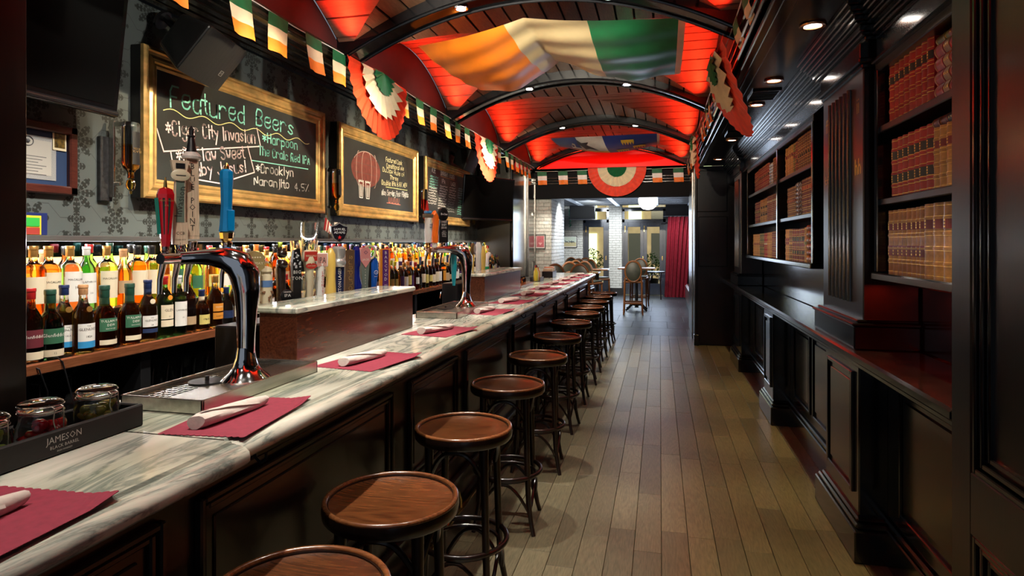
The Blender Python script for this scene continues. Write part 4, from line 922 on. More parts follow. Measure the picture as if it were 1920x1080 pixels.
bank(3.33, 1.465, 'flat orange tap handle with a purple name panel, last behind the near box', f_barc)
for t in HS: t.rotation_euler.z = R(-32); t.scale = (1.08, 1.12, 1.0)
HS.clear()
# handles on the farther tower
Xh = -1.448
y = 3.74; t = handle('beer_tap', 'white tap handle with red and blue top on the far tower', (Xh, y, 1.50)); ferrule(t, y, 1.49, .013, .04, BRASS)
MB().lathe([(.020, 1.53), (.024, 1.60), (.021, 1.69)], 14, (Xh, y, 0)).build('body', WHITE, t); MB().bbox(Xh - .02, Xh + .02, y - .035, y + .03, 1.69, 1.715, .004).build('cap', plain('cap_umber', (.12, .09, .06), .5), t)
MB().bbox(Xh - .016, Xh + .016, y - .026, y + .022, 1.715, 1.735, .005).build('cap_blue', plain('band_sky', (.05, .25, .55), .4), t); MB().lathe([(.013, 1.735), (.004, 1.80)], 8, (Xh, y - .01, 0)).build('finial', MATS['letter_red'], t)
m = MB(); m.box(Xh + .0235, Xh + .0243, y - .008, y + .008, 1.628, 1.631); text_on(m, 'ALE', .012, (Xh + .0243, y, 1.645), (0, 1, 0), (0, 0, 1)); text_on(m, 'S', .02, (Xh + .0243, y, 1.67), (0, 1, 0), (0, 0, 1)); m.build('lettering', INK, t)
y = 3.86; t = handle('beer_tap', 'bright orange wavy tap handle on the far tower', (Xh, y, 1.50)); ferrule(t, y, 1.49, .014, .04, WHITE)
TO = plain('tap_tangerine', (.85, .16, .01), .3, 0, .1, 8, 0, .2)
MB().tube([(Xh, y, 1.53), (Xh, y, 1.56), (Xh, y + .002, 1.60), (Xh, y + .010, 1.65), (Xh, y + .006, 1.70), (Xh, y - .008, 1.725), (Xh, y - .016, 1.71)], [.024, .026, .021, .022, .022, .020, .015], 14).build('body', TO, t)
y = 4.02; t = handle('beer_tap', 'flat black tap handle with a round head on the far tower', (Xh, y, 1.50)); ferrule(t, y, 1.49, .013, .04)
MB().bbox(Xh - .010, Xh + .010, y - .042, y + .042, 1.53, 1.685, .003).lathe([(.046, 0), (.046, .014), (.040, .018)], 24, (Xh - .007, y, 1.725), 'X').build('body', BLACK, t)
m = MB(); text_on(m, 'SWEET', .020, (Xh + .0108, y, 1.672), (0, 1, 0), (0, 0, 1)); text_on(m, 'BABY', .020, (Xh + .0108, y, 1.652), (0, 1, 0), (0, 0, 1)); text_on(m, 'JESUS!', .020, (Xh + .0108, y, 1.632), (0, 1, 0), (0, 0, 1))
for k, s in enumerate(('CHOC', 'PEANUT', 'BUTTER', 'PORTER')): text_on(m, s, .011, (Xh + .0108, y, 1.608 - k * .012), (0, 1, 0), (0, 0, 1))
text_on(m, 'DuClaw', .019, (Xh + .0115, y, 1.725), (0, 1, 0), (0, 0, 1)); m.build('lettering', WHITE, t)
y = 4.25; t = handle('beer_tap', 'teal tap handle with a rounded head behind the far tower', (Xh, y, 1.30))
MB().lathe([(.010, 1.22), (.016, 1.28), (.022, 1.36), (.018, 1.44), (.030, 1.455), (.032, 1.475), (.018, 1.492)], 14, (Xh, y, 0)).build('body', plain('tap_teal', (.01, .28, .34), .3, 0, .1, 8, 0, .2), t)
for t in HS: t.rotation_euler.z = R(-25); t.location.z -= .03
HS.clear()
# bank behind the second box
Xh = -1.56
def f_goose(t, y, z0, zt):
    MB().tube([(Xh, y, z0 + .06), (Xh, y - .005, zt - .10), (Xh, y + .012, zt - .05), (Xh, y + .04, zt - .015), (Xh, y + .07, zt - .01)], [.022, .020, .018, .021, .024], 12).build('neck', WHITE, t)
    MB().tube([(Xh, y + .09, zt - .012), (Xh, y + .15, zt - .014)], [.017, .010], 8).build('beak', TO, t); MB().lathe([(.022, z0), (.026, z0 + .06)], 12, (Xh, y, 0)).build('collar', plain('collar_green', (.02, .35, .12), .4), t); MB().ball((Xh + .02, y + .07, zt - .004), .004).build('eye', INK, t)
bank(4.90, 1.478, 'white slanted tap handle, first behind the far box', lathe_body([(.016, 0), (.020, .4), (.026, .8), (.022, .95), (.008, 1)], WHITE))
def f_round(t, y, z0, zt):
    MB().lathe([(.012, z0), (.022, zt - .10)], 12, (Xh, y, 0)).build('stem', MATS['tap_yellow'], t); MB().lathe([(.052, 0), (.052, .016), (.042, .022)], 20, (Xh, y, zt - .06), 'X').build('round_head', plain('head_brown', (.14, .08, .03), .4), t)
    MB().lathe([(.034, 0), (.034, .004)], 20, (Xh + .021, y, zt - .06), 'X').build('badge', MATS['badge_khaki'], t)
bank(5.06, 1.505, 'yellow tap handle with a round brown head behind the far box', f_round)
bank(5.25, 1.505, 'thick white tap handle, third behind the far box', lathe_body([(.018, 0), (.026, .3), (.022, .6), (.034, .85), (.016, 1)], WHITE))
bank(5.40, 1.470, 'short yellow tap handle behind the far box', lathe_body([(.016, 0), (.026, .6), (.02, .9), (.006, 1)], MATS['tap_yellow']))
bank(5.52, 1.40, 'goose-head tap handle with an orange beak', f_goose)
# ---- placemats with rolled napkins
def placemat(cx, cy, rz, label, sx=.125, sy=.175):
    n = 14; e = .005; pts = []
    for i in range(n * 2 + 1): u = i / (n * 2); pts.append((-sx + 2 * sx * u, -sy + 0.0))
    L = []
    def edge(a, b, wavy):
        for i in range(n * 3):
            u = i / (n * 3); d = Vector((b[0] - a[0], b[1] - a[1])); nn = Vector((-d.y, d.x)).normalized(); k = e * math.sin(u * n * PI) if wavy else 0
            k = abs(k); L.append((a[0] + d.x * u + nn.x * -k, a[1] + d.y * u + nn.y * -k))
    edge((-sx, -sy), (sx, -sy), True); edge((sx, -sy), (sx, sy), False); edge((sx, sy), (-sx, sy), True); edge((-sx, sy), (-sx, -sy), False)
    m = MB().poly([(x, y, 0.0002) for x, y in L], (0, 0, .0012)); m.v = [(x, y, z + max(0, (math.hypot(x - sx, y - sy) * -1 + .06)) * .15) for x, y, z in m.v]
    o = m.build('paper_placemat', MATR, loc=(0, 0, 0), local=True); o.location = (cx, cy, 1.0505); o.rotation_euler = (0, 0, rz)
    tag(o, label, 'placemat', 'burgundy placemats along the bar'); return o
def napkin(cx, cy, rz, label, L=.24):
    t = thing('rolled_napkin', label, 'napkin', (cx, cy, 1.052), rz, 'rolled napkins along the bar')
    rq = random.Random(int(cy * 100)); m = MB(); n = 14; k = 12; vs = []; fs = []
    for i in range(k + 1):
        u = i / k; r = .023 - .006 * u + (.002 if i in (0, k) else 0) * rq.uniform(-1, 1)
        for j in range(n):
            a = 2 * PI * j / n; r2 = r * (.82 if i == 0 else .97 if i == 1 else .74 if i == k else .93 if i == k - 1 else 1) * (1 + .09 * math.sin(3 * a + u * 5) + .04 * rq.uniform(-1, 1)); vs.append((math.cos(a) * r2 * 1.12, -L / 2 + L * u + .008 * math.sin(a + 1), max(.0005, .017 - .004 * u + math.sin(a) * r2 * .85)))
    for i in range(k):
        for j in range(n): fs.append((i * n + j, i * n + (j + 1) % n, (i + 1) * n + (j + 1) % n, (i + 1) * n + j))
    fs.append(tuple(range(n))); fs.append(tuple(k * n + j for j in range(n)))
    m.add(vs, fs, 0, True); m.build('napkin_roll', PAPERW, t, local=True)
    # loose outer flap and a twist of cutlery bulge
    m = MB(); q = []
    for i in range(9):
        u = i / 8; a0 = 1.9 - 1.5 * u; r = .0245 - .006 * u
        q.append((math.cos(a0) * r * 1.14, -L / 2 + .02 + (L - .06) * u, .018 - .004 * u + math.sin(a0) * r * .87)); q.append((math.cos(a0 - .35) * r * 1.2, -L / 2 + .02 + (L - .06) * u, .018 - .004 * u + math.sin(a0 - .35) * r * .95))
    m.add(q, [(2 * i, 2 * i + 1, 2 * i + 3, 2 * i + 2) for i in range(8)], 0, True); m.build('loose_flap', PAPERW, t, local=True)
    return t
MATP = [(-1.045, 0.72, .06), (-1.06, 1.405, .12), (-1.075, 2.17, -.14), (-1.08, 2.97, -.16), (-1.085, 3.88, -.12), (-1.09, 4.57, -.15), (-1.09, 5.25, -.1), (-1.09, 5.95, -.12), (-1.10, 6.65, -.1), (-1.08, 7.30, -.12), (-1.08, 7.90, -.1), (-1.05, 8.50, -.12)]
for i, (x, y, a) in enumerate(MATP):
    placemat(x, y, a, sx=.108 if i == 1 else .125, label='burgundy paper placemat on the bar, %s from the camera' % ordn(i)); napkin(x - .015, y - .02, a - (.18 if i % 2 else .05), 'white paper napkin roll on the %s placemat from the camera' % ordn(i), .24 if i else .26)
# ---- garnish tray and clip-top jars
gt = thing('garnish_tray', 'weathered black wooden garnish tray with printed lettering, holding three jars', 'tray', (-1.3, 1.0, 1.05))
TRAYB = plain('charred_wood', (.006, .006, .0065), .55, 0, .5, 26, .5, stretch=(1, .2, 1))
MB().bbox(-1.248, -1.236, .62, 1.27, 1.051, 1.104, .003).bbox(-1.366, -1.354, .62, 1.27, 1.051, 1.104, .003).bbox(-1.354, -1.248, 1.258, 1.27, 1.051, 1.104, .003).bbox(-1.354, -1.248, .62, .632, 1.051, 1.104, .003).bbox(-1.354, -1.248, .632, 1.258, 1.051, 1.058, .002).build('tray_body', TRAYB, gt)
m = MB(); yy = 1.062
text_on(m, 'JAMESON', .020, (-1.2355, yy, 1.0855), (0, 1, .0), (0, 0, 1), wx=.95); text_on(m, 'BLACK BARREL', .0098, (-1.2355, yy, 1.070), (0, 1, 0), (0, 0, 1)); text_on(m, 'IRISH WHISKEY', .0052, (-1.2355, yy, 1.0605), (0, 1, 0), (0, 0, 1))
m.build('lettering', plain('print_white', (.55, .55, .52), .6), gt)
JG = glass('jar_glass', (.96, .98, .96), .02)
def jar(y, label, fill, n, r, cm):
    x = -1.301; t = thing('clip_top_jar', label, 'jar', (x, y, 1.058), 0, 'clip-top garnish jars')
    prof = [(.040, .001), (.046, .006), (.047, .05), (.044, .062), (.038, .070), (.038, .082)]
    MB().lathe(prof, 28, (x, y, 1.058)).build('glass_body', JG, t)
    MB().lathe([(.040, .084), (.0415, .088), (.0415, .096), (.036, .100), (.01, .101)], 28, (x, y, 1.058)).build('glass_lid', JG, t)
    MB().lathe([(.0395, .0815), (.0415, .083), (.0395, .0845)], 24, (x, y, 1.058), cap=False).build('rubber_seal', plain('seal_rubber', (.5, .42, .33), .6), t)
    w = MB().tube([(x + .0425 * math.cos(a), y + .0425 * math.sin(a), 1.058 + .078) for a in [2 * PI * k / 24 for k in range(24)]], .0011, 6, closed=True)
    w.tube([(x + .0425 * math.cos(a), y + .0425 * math.sin(a), 1.058 + .092) for a in [2 * PI * k / 24 for k in range(24)]], .0011, 6, closed=True)
    for s in (-.010, .010): w.tube([(x + .0425, y + s, 1.150), (x + .050, y + s, 1.147), (x + .049, y + s * 1.2, 1.120), (x + .053, y + s * .8, 1.095)], .0012, 6)
    w.tube([(x + .050, y - .010, 1.147), (x + .050, y + .010, 1.147)], .0012, 6); w.tube([(x - .042, y, 1.15), (x - .055, y + .01, 1.152)], .002, 6); w.build('wire_clip', STEEL, t)
    rq = random.Random(n); m = MB(); k = 0
    for _ in range(n):
        a, q = rq.uniform(0, 2 * PI), rq.uniform(0, .036 - r); z = 1.062 + r + rq.uniform(0, .048 - r)
        if fill == 'lime': m.lathe([(.001, -.016), (.010, -.008), (.012, 0), (.010, .008), (.001, .016)], 8, (x + q * math.cos(a), y + q * math.sin(a), z), axis=('X', 'Y', 'Z')[rq.randrange(3)], sy=.6)
        else: m.ball((x + q * math.cos(a), y + q * math.sin(a), z), r, seg=10, sz=1.0)
    g = m.build(fill + '_garnish', cm, t); g['kind'] = 'stuff'
jar(0.945, 'clip-top glass jar of lime wedges, nearest in the black tray', 'lime', 22, .010, plain('lime_flesh', (.30, .40, .05), .3, 0, .3, 30))
jar(1.062, 'clip-top glass jar of red cherries, middle of the black tray', 'cherry', 40, .0085, plain('cherry_red', (.35, .01, .015), .15, 0, .2, 20, 0, .4))
jar(1.200, 'clip-top glass jar of green olives, farthest in the black tray', 'olive', 36, .0095, plain('olive_green', (.22, .20, .03), .25, 0, .2, 20, 0, .2))
# ---- bent wood bar stools
def stool_proto(loc):
    t = thing('bar_stool', 'x', 'stool', loc, 0, 'bentwood stools along the bar')
    H_ = .745
    MB().lathe([(.0, H_ - .024), (.183, H_ - .024), (.183, H_ - .010), (.176, H_ - .012), (.15, H_ - .015), (.09, H_ - .018), (.0, H_ - .019)], 48, cap=False).build('seat', SEATW, t, local=True)
    MB().lathe([(.168, H_ - .045), (.194, H_ - .047), (.200, H_ - .040), (.202, H_ - .022), (.200, H_ - .006), (.182, H_ - .006), (.180, H_ - .04)], 48, cap=False).build('seat_hoop', BENT, t, local=True)
    MB().tube([(.1925 * math.cos(2 * PI * k / 48), .1925 * math.sin(2 * PI * k / 48), H_ - .005) for k in range(48)], .0082, 10, closed=True).build('seat_rim', RIMW, t, local=True)
    for k in range(4):
        a = PI / 4 + k * PI / 2; c_, s_ = math.cos(a), math.sin(a)
        P_ = [(.158, H_ - .03, .019), (.160, .60, .017), (.166, .45, .0155), (.172, .30, .015), (.182, .15, .014), (.205, .05, .0125), (.222, .0, .0115)]
        MB().tube([(r * c_, r * s_, z) for r, z, q in P_], [q for r, z, q in P_], 12).build('leg', BENT, t, local=True)
    MB().tube([(.178 * math.cos(2 * PI * k / 36), .178 * math.sin(2 * PI * k / 36), .285) for k in range(36)], .0115, 10, closed=True).build('foot_ring', BENT, t, local=True)
    MB().tube([(.150 * math.cos(2 * PI * k / 32), .150 * math.sin(2 * PI * k / 32), .262) for k in range(32)], .0085, 8, closed=True).build('inner_ring', BENT, t, local=True)
    for k in range(4):
        a0, a1 = PI / 4 + k * PI / 2, PI / 4 + (k + 1) * PI / 2; pts = []
        for i in range(15):
            u = i / 14; a = a0 + (a1 - a0) * u; z = .56 + .115 * (1 - abs(2 * u - 1) ** 2.6); r = .155 - .02 * math.sin(PI * u); pts.append((r * math.cos(a), r * math.sin(a), z))
        MB().tube(pts, .0095, 8).build('brace_arch', BENT, t, local=True)
        pts = []
        for i in range(13):
            u = i / 12; a = a0 + (a1 - a0) * u; z = .10 + .150 * (1 - abs(2 * u - 1) ** 2.2); r = .190 - .04 * math.sin(PI * u); pts.append((r * math.cos(a), r * math.sin(a), z))
        MB().tube(pts, .008, 8).build('lower_arch', BENT, t, local=True)
    return t
ST = [(-.765, 1.20), (-.778, 1.71), (-.788, 2.44), (-.798, 3.24), (-.80, 4.09), (-.815, 4.97), (-.829, 5.87), (-.823, 6.66), (-.83, 7.31), (-.84, 8.02), (-.85, 8.76), (-.826, 9.43)]
LB = ['worn dark stool cut off at the bottom edge, nearest the camera', 'worn round stool with scuffed streaked seat, second from the camera', 'round stool with carved scratches at the seat centre, third from the camera', 'round stool with bright orange wood-grain seat, fourth from the camera']
pr_ = stool_proto((ST[0][0], ST[0][1], 0))
for i, (x, y) in enumerate(ST):
    lb = LB[i] if i < 4 else 'dark bentwood bar stool, %s from the camera along the bar' % ordn(i)
    a = random.uniform(-.12, .12)
    if i == 0: pr_['label'] = lb; s_ = pr_
    else: s_ = dup(pr_, (x, y, 0), a, lb)
# ================================================================ THE BACK BAR
for (a, b, nm) in ((2.0, 3.37, 'nearer'), (4.5, 5.68, 'farther')):
    t = thing('tap_bank', nm + ' stainless tap bank body hidden behind the cherrywood box', 'tap bank', (-1.56, (a + b) / 2, 1.0))
    MB().bbox(-1.63, -1.503, a, b, 1.0, 1.188, .006).build('body', BLACK, t)
    m = MB(); y = a + .1
    while y < b: m.tube([(-1.63, y, 1.12), (-1.67, y, 1.11), (-1.68, y, 1.06)], .008, 8); y += .12
    m.build('faucet', CHROME, t)
bb = thing('back_bar', 'stepped back bar with a cherrywood front edge carrying the bottles', 'back bar', (-2.6, 5.5, 0))
Y0, Y1 = 0.6, 9.58
MB().bbox(-2.865, -2.41, Y0, Y1, .985, 1.018, .002).build('shelf_top', plain('back_bar_black', (.012, .009, .008), .18, 0, .3, 9, 0, .5), bb)
MB().bbox(-2.41, -2.39, Y0, Y1, .975, 1.022, .005).build('front_edge', SHELFW, bb)
MB().bbox(-2.865, -2.56, Y0, Y1, 1.018, 1.185, .003).build('step', DARKW, bb)
MB().bbox(-2.865, -2.755, Y0, Y1, 1.518, 1.534, .002).box(-2.762, -2.755, Y0, Y1, 1.506, 1.52).build('ledge', plain('ledge_steel', (.22, .23, .23), .35, .7), bb)
MB().box(-2.865, -2.845, Y0, Y1, 1.43, 1.518).build('mirror_strip', plain('smoked_mirror', (.06, .09, .10), .08, 1), bb)
MB().box(-2.865, -2.848, Y0, Y1, 1.185, 1.43).build('backlit_panel', glow('backlit_panel', (1.0, .56, .17), 1.5), bb)
MB().box(-2.862, -2.775, Y0, Y1, 1.510, 1.518).build('light_strip', glow('light_strip', (.9, .95, 1.0), 1.0), bb)
MB().bbox(-2.865, -2.45, Y0, Y1, .70, .725, .002).build('lower_shelf', BLACK, bb)
MB().box(-2.868, -2.84, Y0, Y1, .0, .985).build('back_panel', MATTE, bb)
MB().bbox(-2.84, -2.44, Y0, Y1, .0, .30, .002).build('base_cabinet', BLACK, bb)
for y in (1.2, 2.48, 3.6, 4.75, 5.9, 7.1, 8.3): MB().bbox(-2.84, -2.43, y, y + .06, .30, .985, .002).build('divider', BLACK, bb)
# bottles
AMB = glass('amber_spirit', (.78, .30, .04)); AMBD = glass('dark_amber_spirit', (.66, .22, .035)); CLRG = glass('clear_glass', (.93, .95, .93)); GRN = glass('green_glass', (.18, .60, .16)); GRD = glass('dark_green_glass', (.07, .28, .10))
BRN = glass('brown_glass', (.30, .10, .03)); GLD = glass('gold_spirit', (.90, .55, .08)); REDG = glass('red_spirit', (.65, .04, .02)); LIMEG = glass('lime_liqueur', (.45, .70, .08)); ORG = glass('orange_liqueur', (.95, .35, .03))
CAPC = {'gold': plain('cap_gold', (.55, .30, .08), .35, .7), 'black': plain('cap_black', (.012, .012, .012), .35), 'red': plain('cap_red', (.35, .012, .012), .35), 'green': plain('cap_green', (.012, .055, .035), .4), 'navy': plain('cap_navy', (.012, .025, .09), .35), 'white': plain('cap_white', (.6, .6, .57), .4), 'cork': plain('cap_cork', (.48, .25, .11), .6, 0, .2, 60, .3), 'purple': plain('cap_purple', (.09, .03, .14), .4), 'silver': plain('cap_silver', (.6, .6, .6), .25, .9), 'orange': plain('cap_orange', (.65, .2, .03), .4), 'yellow': plain('cap_yellow', (.7, .6, .05), .4)}
LABC = {'cream': plain('lab_cream', (.68, .60, .44), .6), 'white': plain('lab_white', (.70, .69, .66), .6), 'green': plain('lab_green', (.035, .13, .07), .5), 'blue': plain('lab_blue', (.03, .26, .55), .5), 'yellow': plain('lab_yellow', (.62, .52, .16), .6), 'orange': plain('lab_orange', (.65, .26, .03), .5), 'navy': plain('lab_navy', (.015, .03, .09), .5), 'black': plain('lab_black', (.012, .012, .012), .5), 'red': plain('lab_red', (.35, .02, .02), .5), 'tan': plain('lab_tan', (.42, .29, .17), .6), 'maroon': plain('lab_maroon', (.13, .02, .03), .5), 'purple': plain('lab_purple', (.07, .03, .12), .5)}
INKM = plain('label_ink', (.03, .025, .02), .6); INKW = plain('label_ink_white', (.75, .73, .66), .6)
# body profiles in (radius, height), neck ends at NECK height; unit metres
SHAPE = {
    'tall': ([(.030, 0), (.036, .004), (.037, .02), (.037, .165), (.035, .185), (.025, .205), (.015, .222), (.0135, .24), (.0135, .262)], .262, .034),
    'shoulder': ([(.034, 0), (.041, .004), (.042, .02), (.045, .165), (.045, .185), (.038, .203), (.018, .218), (.0145, .235), (.0145, .262)], .262, .040),
    'round': ([(.032, 0), (.038, .004), (.039, .015), (.039, .135), (.037, .155), (.028, .178), (.017, .20), (.0145, .225), (.0145, .25)], .25, .035),
    'squat': ([(.034, 0), (.041, .004), (.043, .02), (.044, .120), (.041, .145), (.030, .165), (.020, .180), (.019, .195), (.017, .22), (.0165, .235)], .235, .045),
    'slim': ([(.026, 0), (.031, .004), (.032, .02), (.032, .17), (.029, .19), (.018, .215), (.0125, .24), (.012, .275)], .275, .035),
    'short': ([(.030, 0), (.036, .004), (.037, .015), (.037, .095), (.034, .115), (.022, .135), (.0135, .15), (.0125, .185)], .185, .030),
    'fat': ([(.036, 0), (.046, .006), (.048, .03), (.048, .10), (.044, .135), (.028, .165), (.015, .185), (.014, .225)], .225, .035),
}
_bm = {}
def label_mesh(shape, z0, z1, lines, half=.95, off=.0009, lr=None):
    prof = SHAPE[shape][0]
    def rad(z):
        for (a, b) in zip(prof, prof[1:]):
            if a[1] <= z <= b[1]: return a[0] + (b[0] - a[0]) * (z - a[1]) / max(1e-6, b[1] - a[1])
        return prof[-1][0]
    m = MB(); n = 12; q = []
    for i in range(n + 1):
        a = -half + 2 * half * i / n
        for z in (z0, (z0 + z1) / 2, z1): r = rad(z) + off; q.append((r * math.cos(a), r * math.sin(a), z))
    m.add(q, [(3 * i + j, 3 * i + 3 + j, 3 * i + 4 + j, 3 * i + 1 + j) for i in range(n) for j in (0, 1)], 0, True)
    t = MB()
    for (s, size, z) in lines:
        vs, fs = textdata(s, size); r = rad(z) + off + .0004
        t.add([(r * math.cos(x / r), r * math.sin(x / r), z + y) for x, y in vs], fs)
    return m, t
def rawmesh(nm, m, mats):
    me = bpy.data.meshes.new(nm); me.from_pydata(m.v, [], m.f)
    for q in mats: me.materials.append(q)
    me.polygons.foreach_set('material_index', m.m); me.polygons.foreach_set('use_smooth', m.sm)
    bm = bmesh.new(); bm.from_mesh(me); bmesh.ops.recalc_face_normals(bm, faces=bm.faces); bm.to_mesh(me); bm.free()
    if any(m.sm): me.set_sharp_from_angle(angle=R(50))
    return me
def bottle_meshes(shape, gl, liq, fill, cap, labels, seg=18, neckcap=None, medal=False):
    key = (shape, gl.name, liq.name, fill, cap, str(labels), seg, neckcap, medal)
    if key in _bm: return _bm[key]
    prof, hn, ch = SHAPE[shape]; P_ = []
    for a, b in zip(prof, prof[1:]):
        P_.append(a)
        if a[1] < fill < b[1]: P_.append((a[0] + (b[0] - a[0]) * (fill - a[1]) / (b[1] - a[1]), fill))
    P_.append(prof[-1])
    out = []
    g = MB().lathe(P_, seg, mifn=lambda a, b: 1 if max(a, b) <= fill + 1e-5 else 0); out.append(('glass_body', rawmesh('glass_body', g, [gl, liq])))
    rn = prof[-1][0]; c = MB().lathe([(rn + .0012, hn - ch * .55), (rn + .002, hn - ch * .5), (rn + .002, hn + .008), (rn + .0035, hn + .009), (rn + .0035, hn + ch * .55), (rn + .002, hn + ch * .6)], 14); out.append(('cap', rawmesh('cap', c, [CAPC[cap]])))
    if neckcap:
        c = MB().lathe([(rn + .001, hn - ch * 1.3), (rn + .0015, hn - ch * .56)], 14, cap=False); out.append(('neck_band', rawmesh('neck_band', c, [LABC[neckcap]])))
    if medal:
        c = MB().lathe([(.0115, 0), (.0115, .0016), (.001, .002)], 16, axis='X'); c.v = [(x + .036, y + .004, z + hn * .70) for x, y, z in c.v]; out.append(('neck_medal', rawmesh('neck_medal', c, [CAPC['gold'] if medal is True else LABC[medal]])))
    for (z0, z1, col, lines, ink) in labels:
        a, b = label_mesh(shape, z0, z1, lines); out.append(('label', rawmesh('label', a, [LABC[col]])))
        if b.v: out.append(('label_print', rawmesh('label_print', b, [INKW if ink else INKM])))
    _bm[key] = out; return out
def bottle(loc, rz, label, group, scale=1.0, **k):
    t = thing('spirit_bottle', label, 'bottle', loc, rz, group)
    t.scale = (scale,) * 3
    for nm, me in bottle_meshes(**k):
        o = bpy.data.objects.new(nm, me); COL.objects.link(o); o.parent = t
    return t
ZF, ZB = 1.018, 1.185
def yat(px, X):   # bearing from the camera -> place along the bar for a given depth X
    a = (px - 960) / 1159; th = math.atan(277 / 1159); return X * (math.sin(th) * a + math.cos(th)) / (math.cos(th) * a - math.sin(th))
near = [
    (57, -2.47, 'round', BRN, BRN, .15, 'red', [(.055, .12, 'maroon', [('Glenfiddich', .016, .095)], 1), (.012, .04, 'cream', [], 0)], 'dark bottle with a maroon label, partly behind the left post', {}),
    (94, -2.455, 'squat', GRD, GRD, .19, 'green', [(.062, .118, 'green', [('Glenfiddich', .0185, .093)], 1), (.014, .040, 'cream', [('12', .011, .026)], 0)], 'dark green bottle with green label and script lettering, front row by the post', {}),
    (120, -2.52, 'round', CLRG, GLD, .185, 'navy', [(.050, .115, 'white', [('THE', .007, .106), ('GLENLIVET', .012, .095), ('1824', .010, .072)], 0), (.028, .050, 'blue', [], 0)], 'pale gold bottle with navy cap and sky-blue label base, behind the front pair', {'medal': True}),
    (156, -2.46, 'round', CLRG, GLD, .172, 'cork', [(.048, .118, 'white', [('THE', .008, .108), ('GLENLIVET', .0145, .095), ('1824', .012, .066)], 0), (.022, .048, 'blue', [], 0)], 'gold bottle with cork stopper and sky-blue label base', {'medal': True}),
    (196, -2.46, 'squat', CLRG, AMBD, .185, 'green', [(.075, .128, 'green', [('TULLAMORE', .0135, .116), ('DEW', .014, .100), ('IRISH WHISKEY', .006, .085)], 1), (.020, .040, 'cream', [], 0)], 'amber bottle with broad green label, left one of the two alike', {'neckcap': 'green'}),
    (243, -2.46, 'squat', CLRG, AMBD, .185, 'green', [(.075, .128, 'green', [('TULLAMORE', .0135, .116), ('DEW', .014, .100), ('IRISH WHISKEY', .006, .085)], 1), (.020, .040, 'cream', [], 0)], 'amber bottle with broad green label, right one of the two alike', {'neckcap': 'green'}),
    (277, -2.47, 'round', CLRG, AMB, .15, 'navy', [(.062, .112, 'white', [('THE', .007, .102), ('GLENLIVET', .012, .09), ('18', .012, .070)], 0), (.036, .054, 'navy', [], 0)], 'amber bottle with navy collar and white and navy labels', {'neckcap': 'navy', 'medal': 'cream'}),
    (308, -2.47, 'tall', GRN, GRN, .19, 'red', [(.085, .150, 'cream', [('GLEN', .018, .125), ('12', .010, .096)], 0), (.050, .080, 'cream', [], 0)], 'bright green bottle with cream label and red-brown cap, front row', {'medal': 'orange'}),
    (334, -2.45, 'tall', GRN, GRD, .18, 'white', [(.045, .160, 'white', [('LAPHROAIG', .0115, .120), ('10', .010, .085)], 0)], 'green bottle with white cap and tall white label, front row', {}),
    (352, -2.47, 'tall', BRN, BRN, .19, 'orange', [(.040, .080, 'tan', [], 0)], 'dark brown bottle with orange-brown cap and tan label', {}),
    (378, -2.47, 'short', CLRG, AMBD, .13, 'navy', [(.030, .078, 'yellow', [('OBAN', .014, .055)], 0)], 'short amber bottle with pale yellow label', {'neckcap': 'cream'}),
    (403, -2.47, 'round', CLRG, AMB, .19, 'gold', [(.085, .125, 'orange', [('BREKENRIDGE', .008, .107)], 1), (.045, .078, 'orange', [('KNAPPOGUE', .008, .06)], 0)], 'amber bottle with round orange labels, front row near the tap tower', {}),
    (424, -2.47, 'short', CLRG, CLRG, .10, 'navy', [(.040, .080, 'navy', [], 1)], 'short clear bottle with a navy label beside the tap tower', {}),
    (443, -2.47, 'round', CLRG, AMB, .15, 'black', [(.040, .10, 'cream', [], 0)], 'amber bottle behind the chrome tap tower neck', {})]
for (px, X, shp, gl, lq, fill, cap, labs, lab, kw) in near:
    bottle((X, yat(px, X), ZF), R(random.uniform(-22, -8)), lab, 'spirit bottles in the front row', 1.10, shape=shp, gl=gl, liq=lq, fill=fill, cap=cap, labels=labs, seg=24, **kw)
